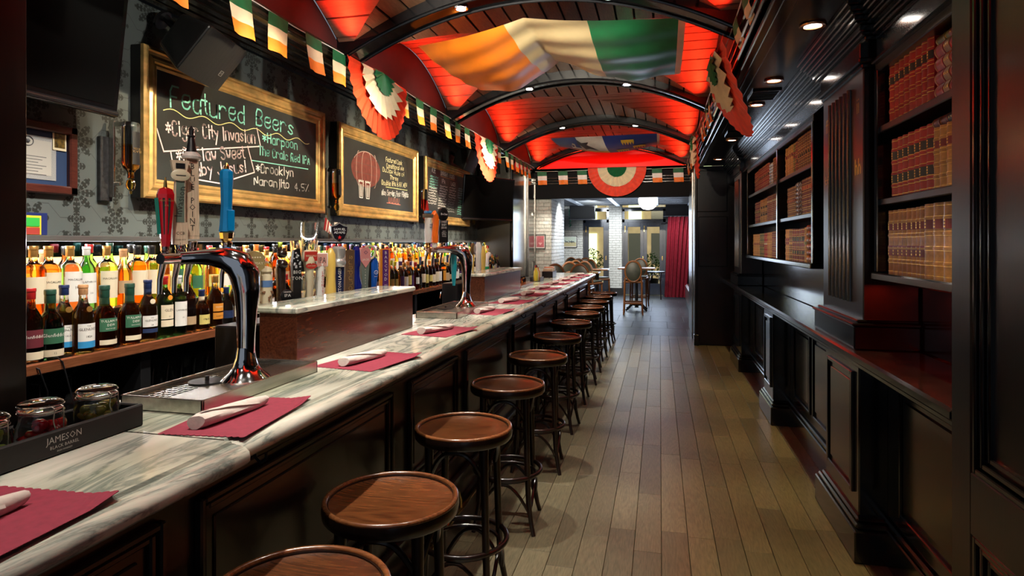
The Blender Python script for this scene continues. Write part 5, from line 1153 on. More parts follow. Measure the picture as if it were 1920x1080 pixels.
back = [
    (62, 'shoulder', AMB, 'gold', [(.05, .16, 'cream', [], 0)], 'gold-capped amber bottle at the left end of the upper row'),
    (91, 'shoulder', AMBD, 'gold', [(.045, .175, 'cream', [('MACALLAN', .0125, .135), ('12', .017, .095)], 0)], 'broad-shouldered amber bottle with cream label and the number 12'),
    (131, 'shoulder', CLRG, 'gold', [(.045, .175, 'white', [('MACALLAN', .0125, .140), ('18', .017, .105)], 0)], 'broad-shouldered bottle with pale label and the number 18'),
    (162, 'tall', GRD, 'white', [(.030, .165, 'white', [('LAPHROAIG', .0125, .125), ('10', .014, .075)], 0)], 'green bottle with silver-white cap and white label, upper row'),
    (200, 'shoulder', GLD, 'gold', [(.045, .170, 'cream', [('MACALLAN', .0125, .135)], 0)], 'broad-shouldered pale gold bottle with cream label, upper row'),
    (231, 'round', AMBD, 'cork', [(.06, .12, 'tan', [], 0)], 'dark bottle with orange cork, fifth of the upper row'),
    (257, 'shoulder', AMB, 'black', [(.045, .165, 'cream', [], 0)], 'coppery bottle with cream label and black cap, upper row'),
    (284, 'shoulder', AMB, 'black', [(.045, .165, 'cream', [], 0)], 'coppery bottle with cream label behind the red tap handle'),
    (306, 'slim', AMB, 'orange', [(.05, .2, 'orange', [], 0)], 'slender orange bottle behind the red tap handle'),
    (340, 'tall', GRN, 'green', [(.05, .09, 'cream', [], 0), (.10, .16, 'green', [], 1)], 'green bottle with pale label behind the white tap handle'),
    (366, 'round', GRN, 'red', [(.05, .12, 'green', [], 0)], 'green bottle with red cap behind the tap tower arm'),
    (398, 'round', ORG, 'yellow', [(.05, .12, 'yellow', [], 0)], 'orange bottle with yellow label behind the tap tower arm'),
    (418, 'shoulder', CLRG, 'silver', [(.05, .12, 'white', [], 0)], 'clear stubby bottle behind the tap tower arm')]
for (px, shp, lq, cap, labs, lab) in back:
    X = -2.625; g = lq if lq in (GRN, GRD, BRN) else CLRG
    bottle((X, yat(px, X), ZB), R(random.uniform(-22, -8)), lab, 'spirit bottles in the upper row', 1.05, shape=shp, gl=g, liq=lq, fill=.19 if shp == 'shoulder' else .17, cap=cap, labels=labs, seg=22)
KINDS = [('tall', CLRG, AMB, .18, 'black', 'cream', 'amber'), ('tall', GRN, GRN, .18, 'red', 'cream', 'green'), ('round', CLRG, GLD, .17, 'gold', 'white', 'pale gold'), ('slim', GRN, GRD, .19, 'green', 'cream', 'slender green'), ('squat', CLRG, AMBD, .14, 'cork', 'tan', 'squat amber'),
         ('shoulder', CLRG, AMB, .18, 'cork', 'orange', 'broad copper'), ('round', CLRG, CLRG, .1, 'silver', 'white', 'clear'), ('slim', CLRG, CLRG, .1, 'navy', 'navy', 'slender clear'), ('fat', BRN, BRN, .12, 'gold', 'tan', 'rounded brown'), ('tall', BRN, BRN, .18, 'black', 'cream', 'brown'),
         ('slim', CLRG, LIMEG, .18, 'yellow', 'yellow', 'slender lime'), ('round', CLRG, REDG, .16, 'red', 'white', 'red'), ('tall', CLRG, ORG, .18, 'orange', 'yellow', 'orange'), ('tall', CLRG, CLRG, .1, 'purple', 'purple', 'clear purple-labelled'), ('squat', CLRG, GLD, .15, 'black', 'black', 'squat gold'), ('short', CLRG, AMBD, .12, 'red', 'cream', 'short dark amber'),
         ('tall', CLRG, AMBD, .18, 'black', 'white', 'dark amber')]
rb_ = random.Random(21)
def kind_row(X, z, ya, yb, step, rowname, weights, sc=1.05, hide=()):
    y = ya; i = 0
    while y < yb:
        k = KINDS[rb_.choices(range(len(KINDS)), weights)[0]]; shp, gl, lq, fill, cap, lc, nm = k
        if not any(a < y < b for a, b in hide):
            h = SHAPE[shp][1]; l0 = h * rb_.choice((.16, .22)); l1 = h * rb_.choice((.48, .56))
            bottle((X + rb_.uniform(-.01, .01), y, z), R(rb_.uniform(-25, 5)), '%s bottle, %s cap, %s label, %s in the %s' % (nm, cap, lc, ordn(i), rowname), 'spirit bottles in the ' + rowname, sc * rb_.uniform(.93, 1.04), shape=shp, gl=gl, liq=lq, fill=fill, cap=cap, labels=[(round(l0, 3), round(l1, 3), lc, [], 0)], seg=14)
            i += 1
        y += step * rb_.uniform(.9, 1.12)
WA = [5, 3, 2, 1, 3, 4, 1, 1, 1, 2, 1, 1, 2, 0, 2, 1, 3]; WB = [2, 2, 2, 2, 1, 2, 3, 3, 2, 3, 2, 2, 3, 3, 1, 1, 3]
kind_row(-2.47, ZF, 3.33, 5.2, .098, 'front row past near tower', WA)
kind_row(-2.47, ZF, 5.2, 9.4, .100, 'far front bottle row', WB)
kind_row(-2.625, ZB, 3.32, 5.1, .100, 'upper row past near tower', WA)
kind_row(-2.625, ZB, 5.15, 9.4, .102, 'far upper bottle row', WB)
kind_row(-2.745, ZB, 2.05, 5.1, .112, 'near rearmost bottle row', WA, 1.06)
kind_row(-2.745, ZB, 5.15, 9.4, .118, 'far rearmost bottle row', WB, 1.06)
# glassware under the back bar
PG = glass('tumbler_glass', (.95, .97, .97), .02)
def tumbler(loc, label, group, h=.145, r=.04):
    t = thing('pint_glass', label, 'glass', loc, 0, group)
    MB().lathe([(r * .72, 0), (r, h), (r - .002, h), (r * .72 - .003, .008), (.001, .007)], 18, cap=False).lathe([(r * .72, 0), (.0005, 0)], 18, cap=False).build('glass_body', PG, t, local=True); return t
gp = None; i = 0
for (a, b) in ((2.58, 3.55), (3.7, 4.7), (4.85, 5.85)):
    y = a
    while y < b - .05:
        for X in (-2.50, -2.60):
            lb = 'pint glass standing under the back bar, %s along from the left' % ordn(i)
            if gp is None: gp = tumbler((X, y, .725), lb, 'pint glasses under the back bar')
            else: dup(gp, (X, y + rb_.uniform(-.005, .005), .725), 0, lb)
            i += 1
        y += .095
wp = None; i = 0
for y in (1.62, 1.76, 1.90, 2.04, 2.18, 2.32):
    for X in (-2.50, -2.64):
        lb = 'upturned wine glass on the shelf under the bottles, %s from the left' % ordn(i); i += 1
        if wp is None:
            wp = thing('wine_glass', lb, 'glass', (X, y, .725), 0, 'upturned wine glasses')
            MB().lathe([(.030, 0), (.040, .05), (.034, .085), (.012, .11), (.004, .125), (.004, .185), (.010, .19), (.036, .195), (.036, .197), (.0, .198)], 20, cap=False).build('glass_body', PG, wp, local=True)
        else: dup(wp, (X, y, .725), 0, lb)
# stacked glasses behind the near box
for k, (y, n) in enumerate(((2.52, 3), (2.60, 4))):
    for q in range(n): tumbler((-1.60, y, 1.19 + q * .085), 'pint glass nested in the %s stack behind the taps, %s up' % (('left', 'right')[k], ordn(q)), 'nested pint glasses', .15, .042)
# power cable hanging off the back bar edge
tag(MB().tube([(-2.44, 2.02, 1.024), (-2.40, 2.03, 1.03), (-2.385, 2.04, 1.01), (-2.383, 2.06, .93), (-2.39, 2.10, .80), (-2.42, 2.12, .74)], .003, 6).tube([(-2.41, 1.92, 1.02), (-2.384, 1.94, 1.0), (-2.39, 1.98, .9), (-2.42, 2.0, .78)], .003, 6).build('power_cable', BLACK, loc=(-2.4, 2.04, 1.0)), 'thin black cable drooping over the bottle shelf edge by the post', 'cable')
o = thing('postcard', 'colourful small card standing on the ledge beside the post', 'card', (-2.80, 2.22, 1.536))
MB().bbox(-2.835, -2.825, 2.10, 2.34, 1.536, 1.64, .001).build('card_blue', plain('card_navy', (.01, .02, .12), .5), o); MB().bbox(-2.81, -2.80, 2.08, 2.29, 1.536, 1.625, .001).build('card_yellow', plain('card_yellow', (.7, .5, .03), .5), o)
MB().box(-2.80, -2.797, 2.09, 2.28, 1.575, 1.615).build('card_green', plain('card_green', (.03, .4, .06), .5), o); MB().box(-2.80, -2.797, 2.09, 2.28, 1.538, 1.57).build('card_red', plain('card_sky', (.35, .04, .03), .5), o)

# ================================================================ BLACKBOARDS
FX = -2.80
def frame(y0, y1, z0, z1, label):
    t = thing('framed_blackboard', label, 'blackboard', (FX, (y0 + y1) / 2, z0))
    MB().bbox(-2.868, -2.80, y0, y1, z0, z1, .003).build('backing_box', BLACK, t)
    w = .115
    prof = [(0, 0), (0.0, .020), (.010, .030), (.022, .030), (.030, .020), (.045, .016), (.062, .022), (.078, .020), (.086, .010), (.098, .012), (.106, .006), (w, 0)]
    # mitred sides
    def side(c0, c1, inw0, inw1, nm):
        m = MB(); n = len(prof)
        for c, iw in ((c0, inw0), (c1, inw1)):
            for (d, hgt) in prof: m.v.append((FX + hgt, c[0] + iw[0] * d, c[1] + iw[1] * d))
        m.f = [(i, i + 1, n + i + 1, n + i) for i in range(n - 1)]; m.m = [0] * len(m.f); m.sm = [False] * len(m.f)
        m.build('frame_side', GOLD, t)
    side((y0, z0), (y1, z0), (1, 1), (-1, 1), 0); side((y1, z0), (y1, z1), (-1, 1), (-1, -1), 0); side((y1, z1), (y0, z1), (-1, -1), (1, -1), 0); side((y0, z1), (y0, z0), (1, -1), (1, 1), 0)
    MB().box(FX - .002, FX + .002, y0 + w - .005, y1 - w + .005, z0 + w - .005, z1 - w + .005).build('slate', SLATE, t)
    return t
CW = plain('chalk_white', (.80, .80, .78), .9); CT = plain('chalk_turquoise', (.25, .72, .60), .9); CY = plain('chalk_yellow', (.78, .74, .30), .9); CP = plain('chalk_pink', (.80, .62, .62), .9); CGY = plain('chalk_grey', (.38, .39, .40), .9)
def pl(u, v):
    return (FX + .003, u, v)
def cv(p):
    X = 2.83 - .1104 * (p[1] - 1.76); k = 2.797 / X; return (p[0] * k, 1.5 + (p[1] - 1.5) * k)
b1 = frame(2.855, 4.76, 1.75, 2.605, 'largest gilt-framed blackboard with turquoise heading, nearest the camera')
def ct(t, s, a, b, h, mat, w=.010, nm='chalk_lettering', seed=0):
    m = MB(); chalk_text(m, s, cv(a), cv(b), h, w, pl, seed=seed); m.build(nm, mat, t)
ct(b1, 'Featured', (3.04, 2.295), (3.72, 2.315), .125, CT, .011); ct(b1, 'Beers', (3.82, 2.33), (4.30, 2.33), .115, CT, .011)
m = MB(); chalk(m, [[cv((2.99 + 1.51 * i / 60, 2.262 + .05 * i / 60 + .016 * math.sin(i * .62))) for i in range(61)]], .005, pl); m.build('chalk_wave', CY, b1)
ct(b1, '*Cigar City Invasion', (3.03, 2.125), (3.84, 2.205), .085, CP, .010)
ct(b1, '*DuClaw Sweet', (3.13, 1.985), (3.74, 2.09), .078, CP, .010); ct(b1, 'baby Jesus!', (3.24, 1.905), (3.78, 1.995), .078, CP, .010)
m = MB(); chalk(m, [[cv(q) for q in ((2.955, 2.15), (3.02, 2.03), (3.89, 2.19), (3.83, 2.31))], [cv(q) for q in ((3.07, 2.04), (3.12, 1.90), (3.51, 1.89), (3.85, 2.0), (3.75, 2.17))]], .008, pl); m.build('chalk_outline', CP, b1)
ct(b1, '*Harpoon', (3.91, 2.225), (4.36, 2.235), .068, CT, .009); ct(b1, 'The Craic Red IPA', (3.88, 2.13), (4.55, 2.14), .062, CT, .009)
m = MB(); chalk(m, [[cv((3.81, 2.08)), cv((4.52, 2.10))]], .006, pl); m.build('chalk_underline', CT, b1)
ct(b1, '*Brooklyn', (3.87, 2.005), (4.34, 2.02), .062, CW, .009); ct(b1, 'Naranjito', (3.86, 1.915), (4.30, 1.925), .058, CW, .009); ct(b1, '4.5%', (4.36, 1.915), (4.58, 1.925), .055, CGY, .008)
b2 = frame(5.0, 6.855, 1.742, 2.583, 'middle gilt-framed blackboard with a drawn red barrel and two mugs')
# barrel chalk drawing: flat colour on the slate
BRC = plain('chalk_brick_red', (.11, .022, .017), .9, 0, .25, 20)
m = MB(); pts = []
c_ = cv((5.53, 2.21))
for i in range(36):
    a = 2 * PI * i / 36; pts.append((FX + .0025, c_[0] + .29 * math.cos(a) * (1 + .06 * math.cos(2 * a)), c_[1] + .175 * math.sin(a)))
m.poly(pts, (.0005, 0, 0)); m.build('barrel_drawing', BRC, b2)
m = MB(); L_ = []
for s in (-.16, -.05, .06, .17): L_.append([(c_[0] + s + .05 * math.cos(q) * (1 if s > 0 else -1), c_[1] + .165 * math.sin(q)) for q in [(-PI / 2) + PI * k / 12 for k in range(13)]])
chalk(m, L_ + [[(c_[0] + .29 * math.cos(a), c_[1] + .175 * math.sin(a)) for a in [R(40 + 10 * k) for k in range(12)]]], .006, lambda u, v: (FX + .0042, u, v)); m.build('barrel_hoops', plain('chalk_soft', (.38, .28, .25), .9), b2)
m = MB(); L_ = []
for s in (-.12, -.04, .05, .11): L_.append([(c_[0] - .26, c_[1] + s), (c_[0] + .26, c_[1] + s)])
chalk(m, L_, .003, lambda u, v: (FX + .0040, u, v)); m.build('barrel_staves', INK, b2)
for k, yy in enumerate((5.46, 5.60)):
    c = cv((yy, 2.01)); m = MB(); w_, h_ = .045, .075
    chalk(m, [[(c[0] - w_, c[1] + h_), (c[0] - w_ * .7, c[1] - h_), (c[0] + w_ * .7, c[1] - h_), (c[0] + w_, c[1] + h_)], [(c[0] - w_ * 1.1, c[1] + h_ + .012 * math.sin(i)) for i in range(1)] + [(c[0] - w_ * 1.1 + w_ * .22 * i, c[1] + h_ + .010 + .010 * math.sin(i * 2)) for i in range(11)],
              [(c[0] - w_ * .3, c[1] + h_ * .7), (c[0] - w_ * .2, c[1] - h_ * .8)], [(c[0] + w_ * .3, c[1] + h_ * .7), (c[0] + w_ * .2, c[1] - h_ * .8)]], .0075, lambda u, v: (FX + .0048, u, v)); m.build('mug_drawing', CW, b2)
for s, a, b, h in (('Featured Cask', (5.94, 2.345), (6.36, 2.355), .046), ('Conditional Ale', (5.97, 2.285), (6.42, 2.30), .044), ('DuClaw Rule of', (5.89, 2.235), (6.46, 2.235), .046), ('Three', (6.08, 2.175), (6.30, 2.175), .044), ('Double IPA 8.8% ABV', (5.90, 2.10), (6.56, 2.125), .048)):
    ct(b2, s, a, b, h, plain('chalk_butter', (.78, .72, .42), .9), .006, seed=3)
ct(b2, 'Also Serving Beer Flights', (5.92, 1.995), (6.62, 2.02), .056, CW, .007)
m = MB(); chalk(m, [[cv((6.0, 2.085)), cv((6.56, 2.095))]], .004, pl); m.build('chalk_underline', CY, b2)
m = MB(); L_ = []
for i in range(4):
    a = 6.10 + i * .075; L_ += [[cv((a, 1.985)), cv((a + .008, 1.93)), cv((a + .04, 1.93)), cv((a + .048, 1.985))]]
L_.append([cv((6.06, 1.922)), cv((6.42, 1.922))]); chalk(m, L_, .006, pl); m.build('flight_drawing', plain('chalk_rust', (.45, .14, .10), .9), b2)
b3 = frame(7.09, 8.89, 1.74, 2.56, 'farthest gilt-framed blackboard with four columns of small lettering')
ct(b3, 'DRAUGHT BEERS', (7.58, 2.38), (8.14, 2.385), .065, CW, .009); ct(b3, 'ALE', (7.25, 2.38), (7.40, 2.38), .06, CW, .008); ct(b3, 'IPA', (7.65, 2.28), (7.80, 2.28), .055, CW, .008); ct(b3, 'LAGER', (8.02, 2.28), (8.22, 2.28), .05, CW, .008)
m = MB(); chalk(m, [[cv((7.58, 2.362)), cv((8.14, 2.365))]], .006, pl); m.build('chalk_underline', plain('chalk_orange', (.6, .35, .15), .9), b3)
rs_ = random.Random(9)
for (ya, yb, zt, mat, n) in ((7.22, 7.56, 2.33, CT, 5), (7.22, 7.56, 2.19, CW, 7), (7.60, 7.92, 2.24, CW, 10), (7.97, 8.28, 2.25, CW, 5), (7.97, 8.28, 2.09, CGY, 6), (8.34, 8.66, 2.27, plain('chalk_sky', (.38, .60, .72), .9), 5), (8.40, 8.62, 2.10, CT, 7)):
    m = MB(); LL = []
    for k in range(n):
        z = zt - k * .032; x = ya
        pl_ = []
        ln = (yb - ya) * rs_.uniform(.75, 1.0)
        while x < ya + ln: pl_.append(cv((x, z + rs_.uniform(-.009, .011)))); x += .011
        LL.append(pl_)
    chalk(m, LL, .0075, pl); m.build('chalk_lines', mat, b3)
# ================================================================ screens, speaker, certificate, optics
def tv(loc, w_, h_, label, rz, tiltx, logo=None):
    t = thing('television', label, 'television', loc, rz); 
    m = MB().bbox(-.035, .0, -w_ / 2, w_ / 2, -h_ / 2, h_ / 2, .008); m.build('housing', GLOSSK, t, local=True)
    MB().box(.0, .002, -w_ / 2 + .03, w_ / 2 - .03, -h_ / 2 + .055, h_ / 2 - .03).build('screen', SCREEN, t, local=True)
    MB().tube([(.0, -w_ / 2 + .01, -h_ / 2 + .018), (.0, w_ / 2 - .01, -h_ / 2 + .018)], .016, 10).build('lower_trim', plain('piano_black_trim', (.16, .16, .17), .16, .9), t, local=True)
    MB().bbox(-.09, -.035, -.12, .12, -.10, .10, .004).bbox(-.17, -.09, -.03, .03, -.04, .04, .004).build('wall_mount', BLACK, t, local=True)
    if logo:
        m = MB(); text_on(m, logo, .022, (.0015, 0, -h_ / 2 + .044), (0, 1, 0), (0, 0, 1)); m.build('lettering', plain('logo_silver', (.5, .5, .5), .3, .8), t, local=True)
    t.rotation_euler = (0, R(tiltx), rz); return t
tv((-2.64, 2.06, 2.46), 1.06, .66, 'large dark flat television hung high beside the post', R(0), 7, 'Panasonic')
tv((-2.50, 9.0, 2.16), 1.10, .66, 'dark television hung high past the third blackboard', R(-28), 6)
spk = thing('wall_speaker', 'black angled loudspeaker above the largest blackboard', 'speaker', (-2.62, 3.10, 2.60))
def sp_pt(u, v, d):  # u along bar, v up, d outward; tilted
    a = R(-22); return (d, u, v)
m = MB(); W_, Hh = .21, .135
fr_ = [(-W_, -Hh), (W_, -Hh), (W_, Hh), (-W_, Hh)]; bk_ = [(-W_ * .62, -Hh * .7), (W_ * .62, -Hh * .7), (W_ * .62, Hh * .7), (-W_ * .62, Hh * .7)]
m.hexa([(-.12, a, b) for a, b in bk_] + [(.06, a, b) for a, b in fr_]); ho = m.build('cabinet', PLAST, spk, local=True)
md = ho.modifiers.new('bevel', 'BEVEL'); md.width = .018; md.segments = 3
m = MB(); n = 12
g = [[(.062 + .028 * (1 - (2 * i / n - 1) ** 2), -W_ * .97 + 2 * W_ * .97 * i / n, s * Hh * .95) for s in (-1, 1)] for i in range(n + 1)]
for i in range(n): m.add([g[i][0], g[i + 1][0], g[i + 1][1], g[i][1]], [(0, 1, 2, 3)], 0, True)
m.add([g[i][0] for i in range(n + 1)] + [(.055, W_ * .97, -Hh * .95), (.055, -W_ * .97, -Hh * .95)], [tuple(range(n + 3))]); m.add([g[i][1] for i in range(n + 1)] + [(.055, W_ * .97, Hh * .95), (.055, -W_ * .97, Hh * .95)], [tuple(range(n + 3))])
m.build('grille', plain('speaker_grille', (.016, .016, .016), .45, .3, .2, 300, .3), spk, local=True)
m = MB(); m.box(.0905, .0915, .048, .052, -.052, -.022).box(.0905, .0915, .076, .080, -.052, -.022).box(.0905, .0915, .048, .080, -.052, -.049).box(.0905, .0915, .048, .080, -.025, -.022); text_on(m, 'EV', .017, (.0915, .064, -.037), (0, 1, 0), (0, 0, 1)); m.v = [(x - .001 * 0, y, z) for x, y, z in m.v]; m.build('badge', MATS['logo_silver'] if 'logo_silver' in MATS else STEEL, spk, local=True)
MB().tube([(-.11, 0, 0), (-.25, 0, .02)], .02, 8).lathe([(.05, -.25), (.05, -.235)], 14, axis='X').build('bracket', BLACK, spk, local=True)
spk.rotation_euler = (0, R(38), R(14)); spk.scale = (1.25, 1.15, 1.15); spk.location = (-2.56, 3.06, 2.60)
s2 = dup(spk, (-2.62, 8.3, 2.66), R(0), 'distant black loudspeaker tucked above the third blackboard'); s2.rotation_euler = (0, R(20), 0)
ce_ = thing('framed_certificate', 'wooden framed certificate with a seal and a small photograph tucked in', 'certificate', (-2.85, 2.2, 1.72))
y0, y1, z0, z1 = 1.9, 2.51, 1.735, 2.075; w_ = .042
FRW = wood('certificate_frame_wood', (.045, .010, .008), (.11, .028, .018), .3, 'Y', 2, 0, .3)
MB().bbox(-2.868, -2.835, y0, y1, z0, z0 + w_, .006).bbox(-2.868, -2.835, y0, y1, z1 - w_, z1, .006).bbox(-2.868, -2.835, y0, y0 + w_, z0, z1, .006).bbox(-2.868, -2.835, y1 - w_, y1, z0, z1, .006).build('frame', FRW, ce_)
MB().box(-2.868, -2.860, y0 + w_, y1 - w_, z0 + w_, z1 - w_).build('blue_mat', plain('mat_blue', (.012, .035, .10), .6), ce_)
MB().box(-2.860, -2.857, y0 + .08, y1 - .10, z0 + .065, z1 - .07).build('certificate_paper', plain('cert_paper', (.30, .30, .30), .6, 0, .2, 300), ce_)
MB().box(-2.857, -2.856, y0 + .10, y1 - .125, z0 + .085, z1 - .09).build('certificate_field', plain('cert_field', (.42, .40, .36), .6), ce_)
m = MB(); m.tube([(-2.855, 2.27 + .026 * math.cos(a), 1.975 + .022 * math.sin(a)) for a in [2 * PI * k / 20 for k in range(20)]], .0022, 5, closed=True).ball((-2.856, 2.27, 1.975), .010, seg=8)
for k in range(7): m.box(-2.8565, -2.8555, 2.24 - .05, 2.36 - .02 * (k % 3), 1.905 - k * .014, 1.908 - k * .014)
m.build('seal_and_lines', plain('cert_ink', (.08, .08, .09), .6), ce_)
MB().box(-2.855, -2.853, 2.39, 2.46, 1.95, 2.045).build('photo_border', CREAM, ce_); MB().box(-2.8535, -2.852, 2.398, 2.452, 1.962, 2.04).build('photo_picture', plain('photo_dark', (.10, .06, .01), .4, 0, .9, 60), ce_)
def optic(y, label, liq, h=.33):
    t = thing('bottle_optic', label, 'bottle dispenser', (-2.80, y, 1.78))
    MB().bbox(-2.868, -2.845, y - .055, y + .02, 1.72, 2.06, .003).build('backplate', plain('optic_board', (.02, .02, .022), .5, 0, .5, 60, .4), t)
    MB().bbox(-2.845, -2.815, y - .005, y + .008, 1.74, 2.15, .002).bbox(-2.845, -2.745, y - .003, y + .005, 2.138, 2.12, .002).bbox(-2.845, -2.78, y - .003, y + .006, 1.80, 1.82, .002).build('steel_bracket', STEEL, t)
    yb, X = y + .035, -2.745
    pr = [(.033, 2.14), (.037, 2.135), (.038, 2.11), (.038, 2.02), (.038, 1.925), (.034, 1.90), (.020, 1.885), (.014, 1.872), (.014, 1.845)]
    MB().lathe(pr, 20, (X, yb, 0), mifn=lambda a, b: 1 if max(a, b) < 2.03 else 0, sy=1.25).build('upturned_bottle', [CLRG, liq], t)
    m = MB(); n = 8; q = []
    for i in range(n + 1):
        a = -.5 + 1.0 * i / n
        for z in (1.915, 2.09): q.append((X + .0392 * math.cos(a), yb + .0392 * 1.25 * math.sin(a), z))
    m.add(q, [(2 * i, 2 * i + 2, 2 * i + 3, 2 * i + 1) for i in range(n)], 0, True); m.build('label', LABC['black'], t)
    m = MB(); vs, fs = textdata('BLACK', .018); vs2, fs2 = textdata('BUSH', .018)
    if h > .32:
        m.add([(X + .040, yb - x, 1.985 - yv) for x, yv in vs], fs); m.add([(X + .040, yb - x, 2.00 - yv) for x, yv in vs2], fs2); m.build('label_print', GOLD, t)
    MB().lathe([(.016, 1.842), (.016, 1.858), (.012, 1.862)], 12, (X, yb, 0)).lathe([(.006, 1.775), (.02, 1.79), (.024, 1.81), (.02, 1.83), (.008, 1.84)], 14, (X, yb, 0)).tube([(X, yb, 1.78), (X, yb, 1.76)], .006, 8).build('measure', GLD if liq is not REDG else REDG, t)
    MB().tube([(X + .022 * math.cos(a), yb, 1.81 + .030 * math.sin(a)) for a in [2 * PI * k / 16 for k in range(16)]], .004, 6, closed=True).build('measure_rim', CHROME, t)
optic(2.70, 'upturned whiskey bottle in a wall dispenser left of the largest blackboard', AMB)
optic(4.86, 'upturned bottle dispenser between the first and second blackboards', AMB, .3)
optic(6.93, 'upturned red bottle dispenser between the second and third blackboards', REDG, .3)
optic(8.96, 'upturned dark bottle dispenser right of the third blackboard', BRN, .3)
uf = thing('small_flag', 'small striped flag on a stick below the second bottle dispenser', 'flag', (-2.76, 4.80, 1.62))
MB().tube([(-2.78, 4.83, 1.536), (-2.78, 4.80, 1.76)], .003, 6).build('stick', BRASS, uf)
for k in range(9): MB().hexa([(-2.776, 4.76 + .018 * k, 1.715 - .012 * k), (-2.774, 4.778 + .018 * k, 1.703 - .012 * k), (-2.774, 4.748 + .018 * k, 1.603 - .006 * k), (-2.776, 4.73 + .018 * k, 1.611 - .006 * k), (-2.770, 4.76 + .018 * k, 1.715 - .012 * k), (-2.768, 4.778 + .018 * k, 1.703 - .012 * k), (-2.768, 4.748 + .018 * k, 1.603 - .006 * k), (-2.770, 4.73 + .018 * k, 1.611 - .006 * k)]).build('stripe', plain('flag_red', (.40, .02, .03), .6) if k % 2 == 0 else CLWH, uf)
tag(MB().bbox(-2.79, -2.785, 4.93, 5.03, 1.56, 1.68, .001).build('paper_note', CLWH, loc=(-2.79, 4.98, 1.56)), 'small white paper note on the ledge by the little flag', 'note')
# ================================================================ DECORATIONS
def pennant(loc, label, group, axis='Y', w_=.20, h_=.235, sway=0.0, proto=[None]):
    t = thing('bunting_flag', label, 'flag', loc, 0, group)
    n = 8; m_ = []
    for k, mat in enumerate((CLG, CLWH if axis == 'X' else CLW, CLO)):
        m = MB(); q = []
        for i in range(n + 1):
            for j in range(4):
                u = -w_ / 2 + w_ * i / n; v = -(k + j / 3) * h_ / 3; f = -v / h_
                q.append((sway * f * f + .010 * math.sin(i * .9 + loc[1] * 7) * f, u * (1 - .06 * f) + .02 * f * math.sin(loc[1] * 9), v))
        m.add(q, [(i * 4 + j, i * 4 + 4 + j, i * 4 + 5 + j, i * 4 + 1 + j) for i in range(n) for j in range(3)], 0, True)
        m.build(('green_stripe', 'white_stripe', 'orange_stripe')[k], mat, t, local=True)
    if axis == 'X': t.rotation_euler = (0, 0, R(-90))
    return t
cord = thing('bunting_string', 'white cord carrying little flags along the left edge of the vault', 'cord', (-2.27, 5, 2.88)); yv = [0.5]
pts = [(-2.27, .5 + i * .3, 2.885 + .006 * math.sin(i * 1.7)) for i in range(37)]
MB().tube(pts, .0035, 6).build('cord_strand', WHITE, cord)
def rng(a, b, X): return (yat(a, X) + yat(b, X)) / 2
LY = [2.06, 2.50, 2.98, 3.34, 3.73, 4.08] + [rng(a, b, -2.26) for a, b in ((749.7, 765.5), (779, 795), (807, 820), (832, 843), (854, 864), (872.5, 879), (921, 927), (933, 940), (947, 953), (958, 963), (967, 972), (975, 979), (983, 987), (990, 993))]
for i, y in enumerate(LY): pennant((-2.262, y, 2.882), 'small green, white and orange bunting flag on the left cord, %s from the camera' % ordn(i), 'bunting flags on the left cord', w_=.20 if i < 6 else .19, sway=.015)
cr = thing('bunting_string', 'white cord carrying little flags along the right beam', 'cord', (.46, 5, 2.88))
MB().tube([(.455, 1.5 + i * .3, 2.885 + .006 * math.sin(i * 1.3)) for i in range(33)], .0035, 6).build('cord_strand', WHITE, cr)
RY = [2.75, 3.22, 3.62, 4.05, 5.75, 6.15, 6.55, 6.95, 7.35, 8.75, 9.2, 9.6, 10.0, 10.5, 10.9]
for i, y in enumerate(RY): pennant((.452, y, 2.882), 'small green, white and orange bunting flag on the right cord, %s from the camera' % ordn(i), 'bunting flags on the right cord', sway=.10 if i < 5 else .03, w_=.2)
ce2 = thing('bunting_string', 'white cord of little flags across the far fascia', 'cord', (-.9, 11.28, 2.82))
MB().tube([(-2.25 + i * .27, 11.28, 2.82 - .006 * math.sin(i)) for i in range(11)], .0035, 6).build('cord_strand', WHITE, ce2)
for i, (a, b) in enumerate(((1007, 1025), (1046, 1064), (1082, 1100), (1222, 1241), (1262, 1281))):
    xm = (a + b) / 2; a_ = (xm - 960) / 1159; th = math.atan(277 / 1159); X = 11.26 * (math.cos(th) * a_ - math.sin(th)) / (math.sin(th) * a_ + math.cos(th))
    pennant((X, 11.262, 2.815), 'small bunting flag across the far fascia, %s from the left' % ordn(i), 'bunting flags on the far fascia', 'X', .175, .245)
def rosette(c, u, n, rad, label, N=22, zig=.05, amp=.022, tilt=0.0):
    t = thing('pleated_rosette', label, 'rosette', c, 0, 'pleated half-round rosettes'); u, n_ = Vector(u), Vector(n)
    for k, (f, mat, off, nm, N, am) in enumerate(((1.0, CLR, 0, 'red_pleats', 18, .35), (.66, CLW, .020, 'cream_pleats', 11, 1.6), (.33, CLG, .036, 'green_pleats', 11, 1.8))):
        m = MB(); q = []; rings = 5
        for i in range(2 * N + 1):
            a = PI * i / (2 * N); s = 1 if i % 2 else -1; rr_ = rad * f * (1 + (zig * s if k else 0))
            for j in range(rings):
                r = rr_ * (0.04 + .96 * j / (rings - 1)); p = u * (-math.cos(a) * r) + Vector((0, 0, -math.sin(a) * r)) + n_ * (off + amp * s * (r / rad) * am + tilt * (math.sin(a) * r / rad) ** 1.5)
                q.append(tuple(p))
        m.add(q, [(i * rings + j, (i + 1) * rings + j, (i + 1) * rings + j + 1, i * rings + j + 1) for i in range(2 * N) for j in range(rings - 1)]); m.build(nm, mat, t, local=True)
    return t
rosette((-2.235, 4.69, 2.89), (0, 1, 0), (1, 0, 0), .54, 'large pleated red, cream and green half-round rosette on the left, nearest', zig=.07, tilt=.03)
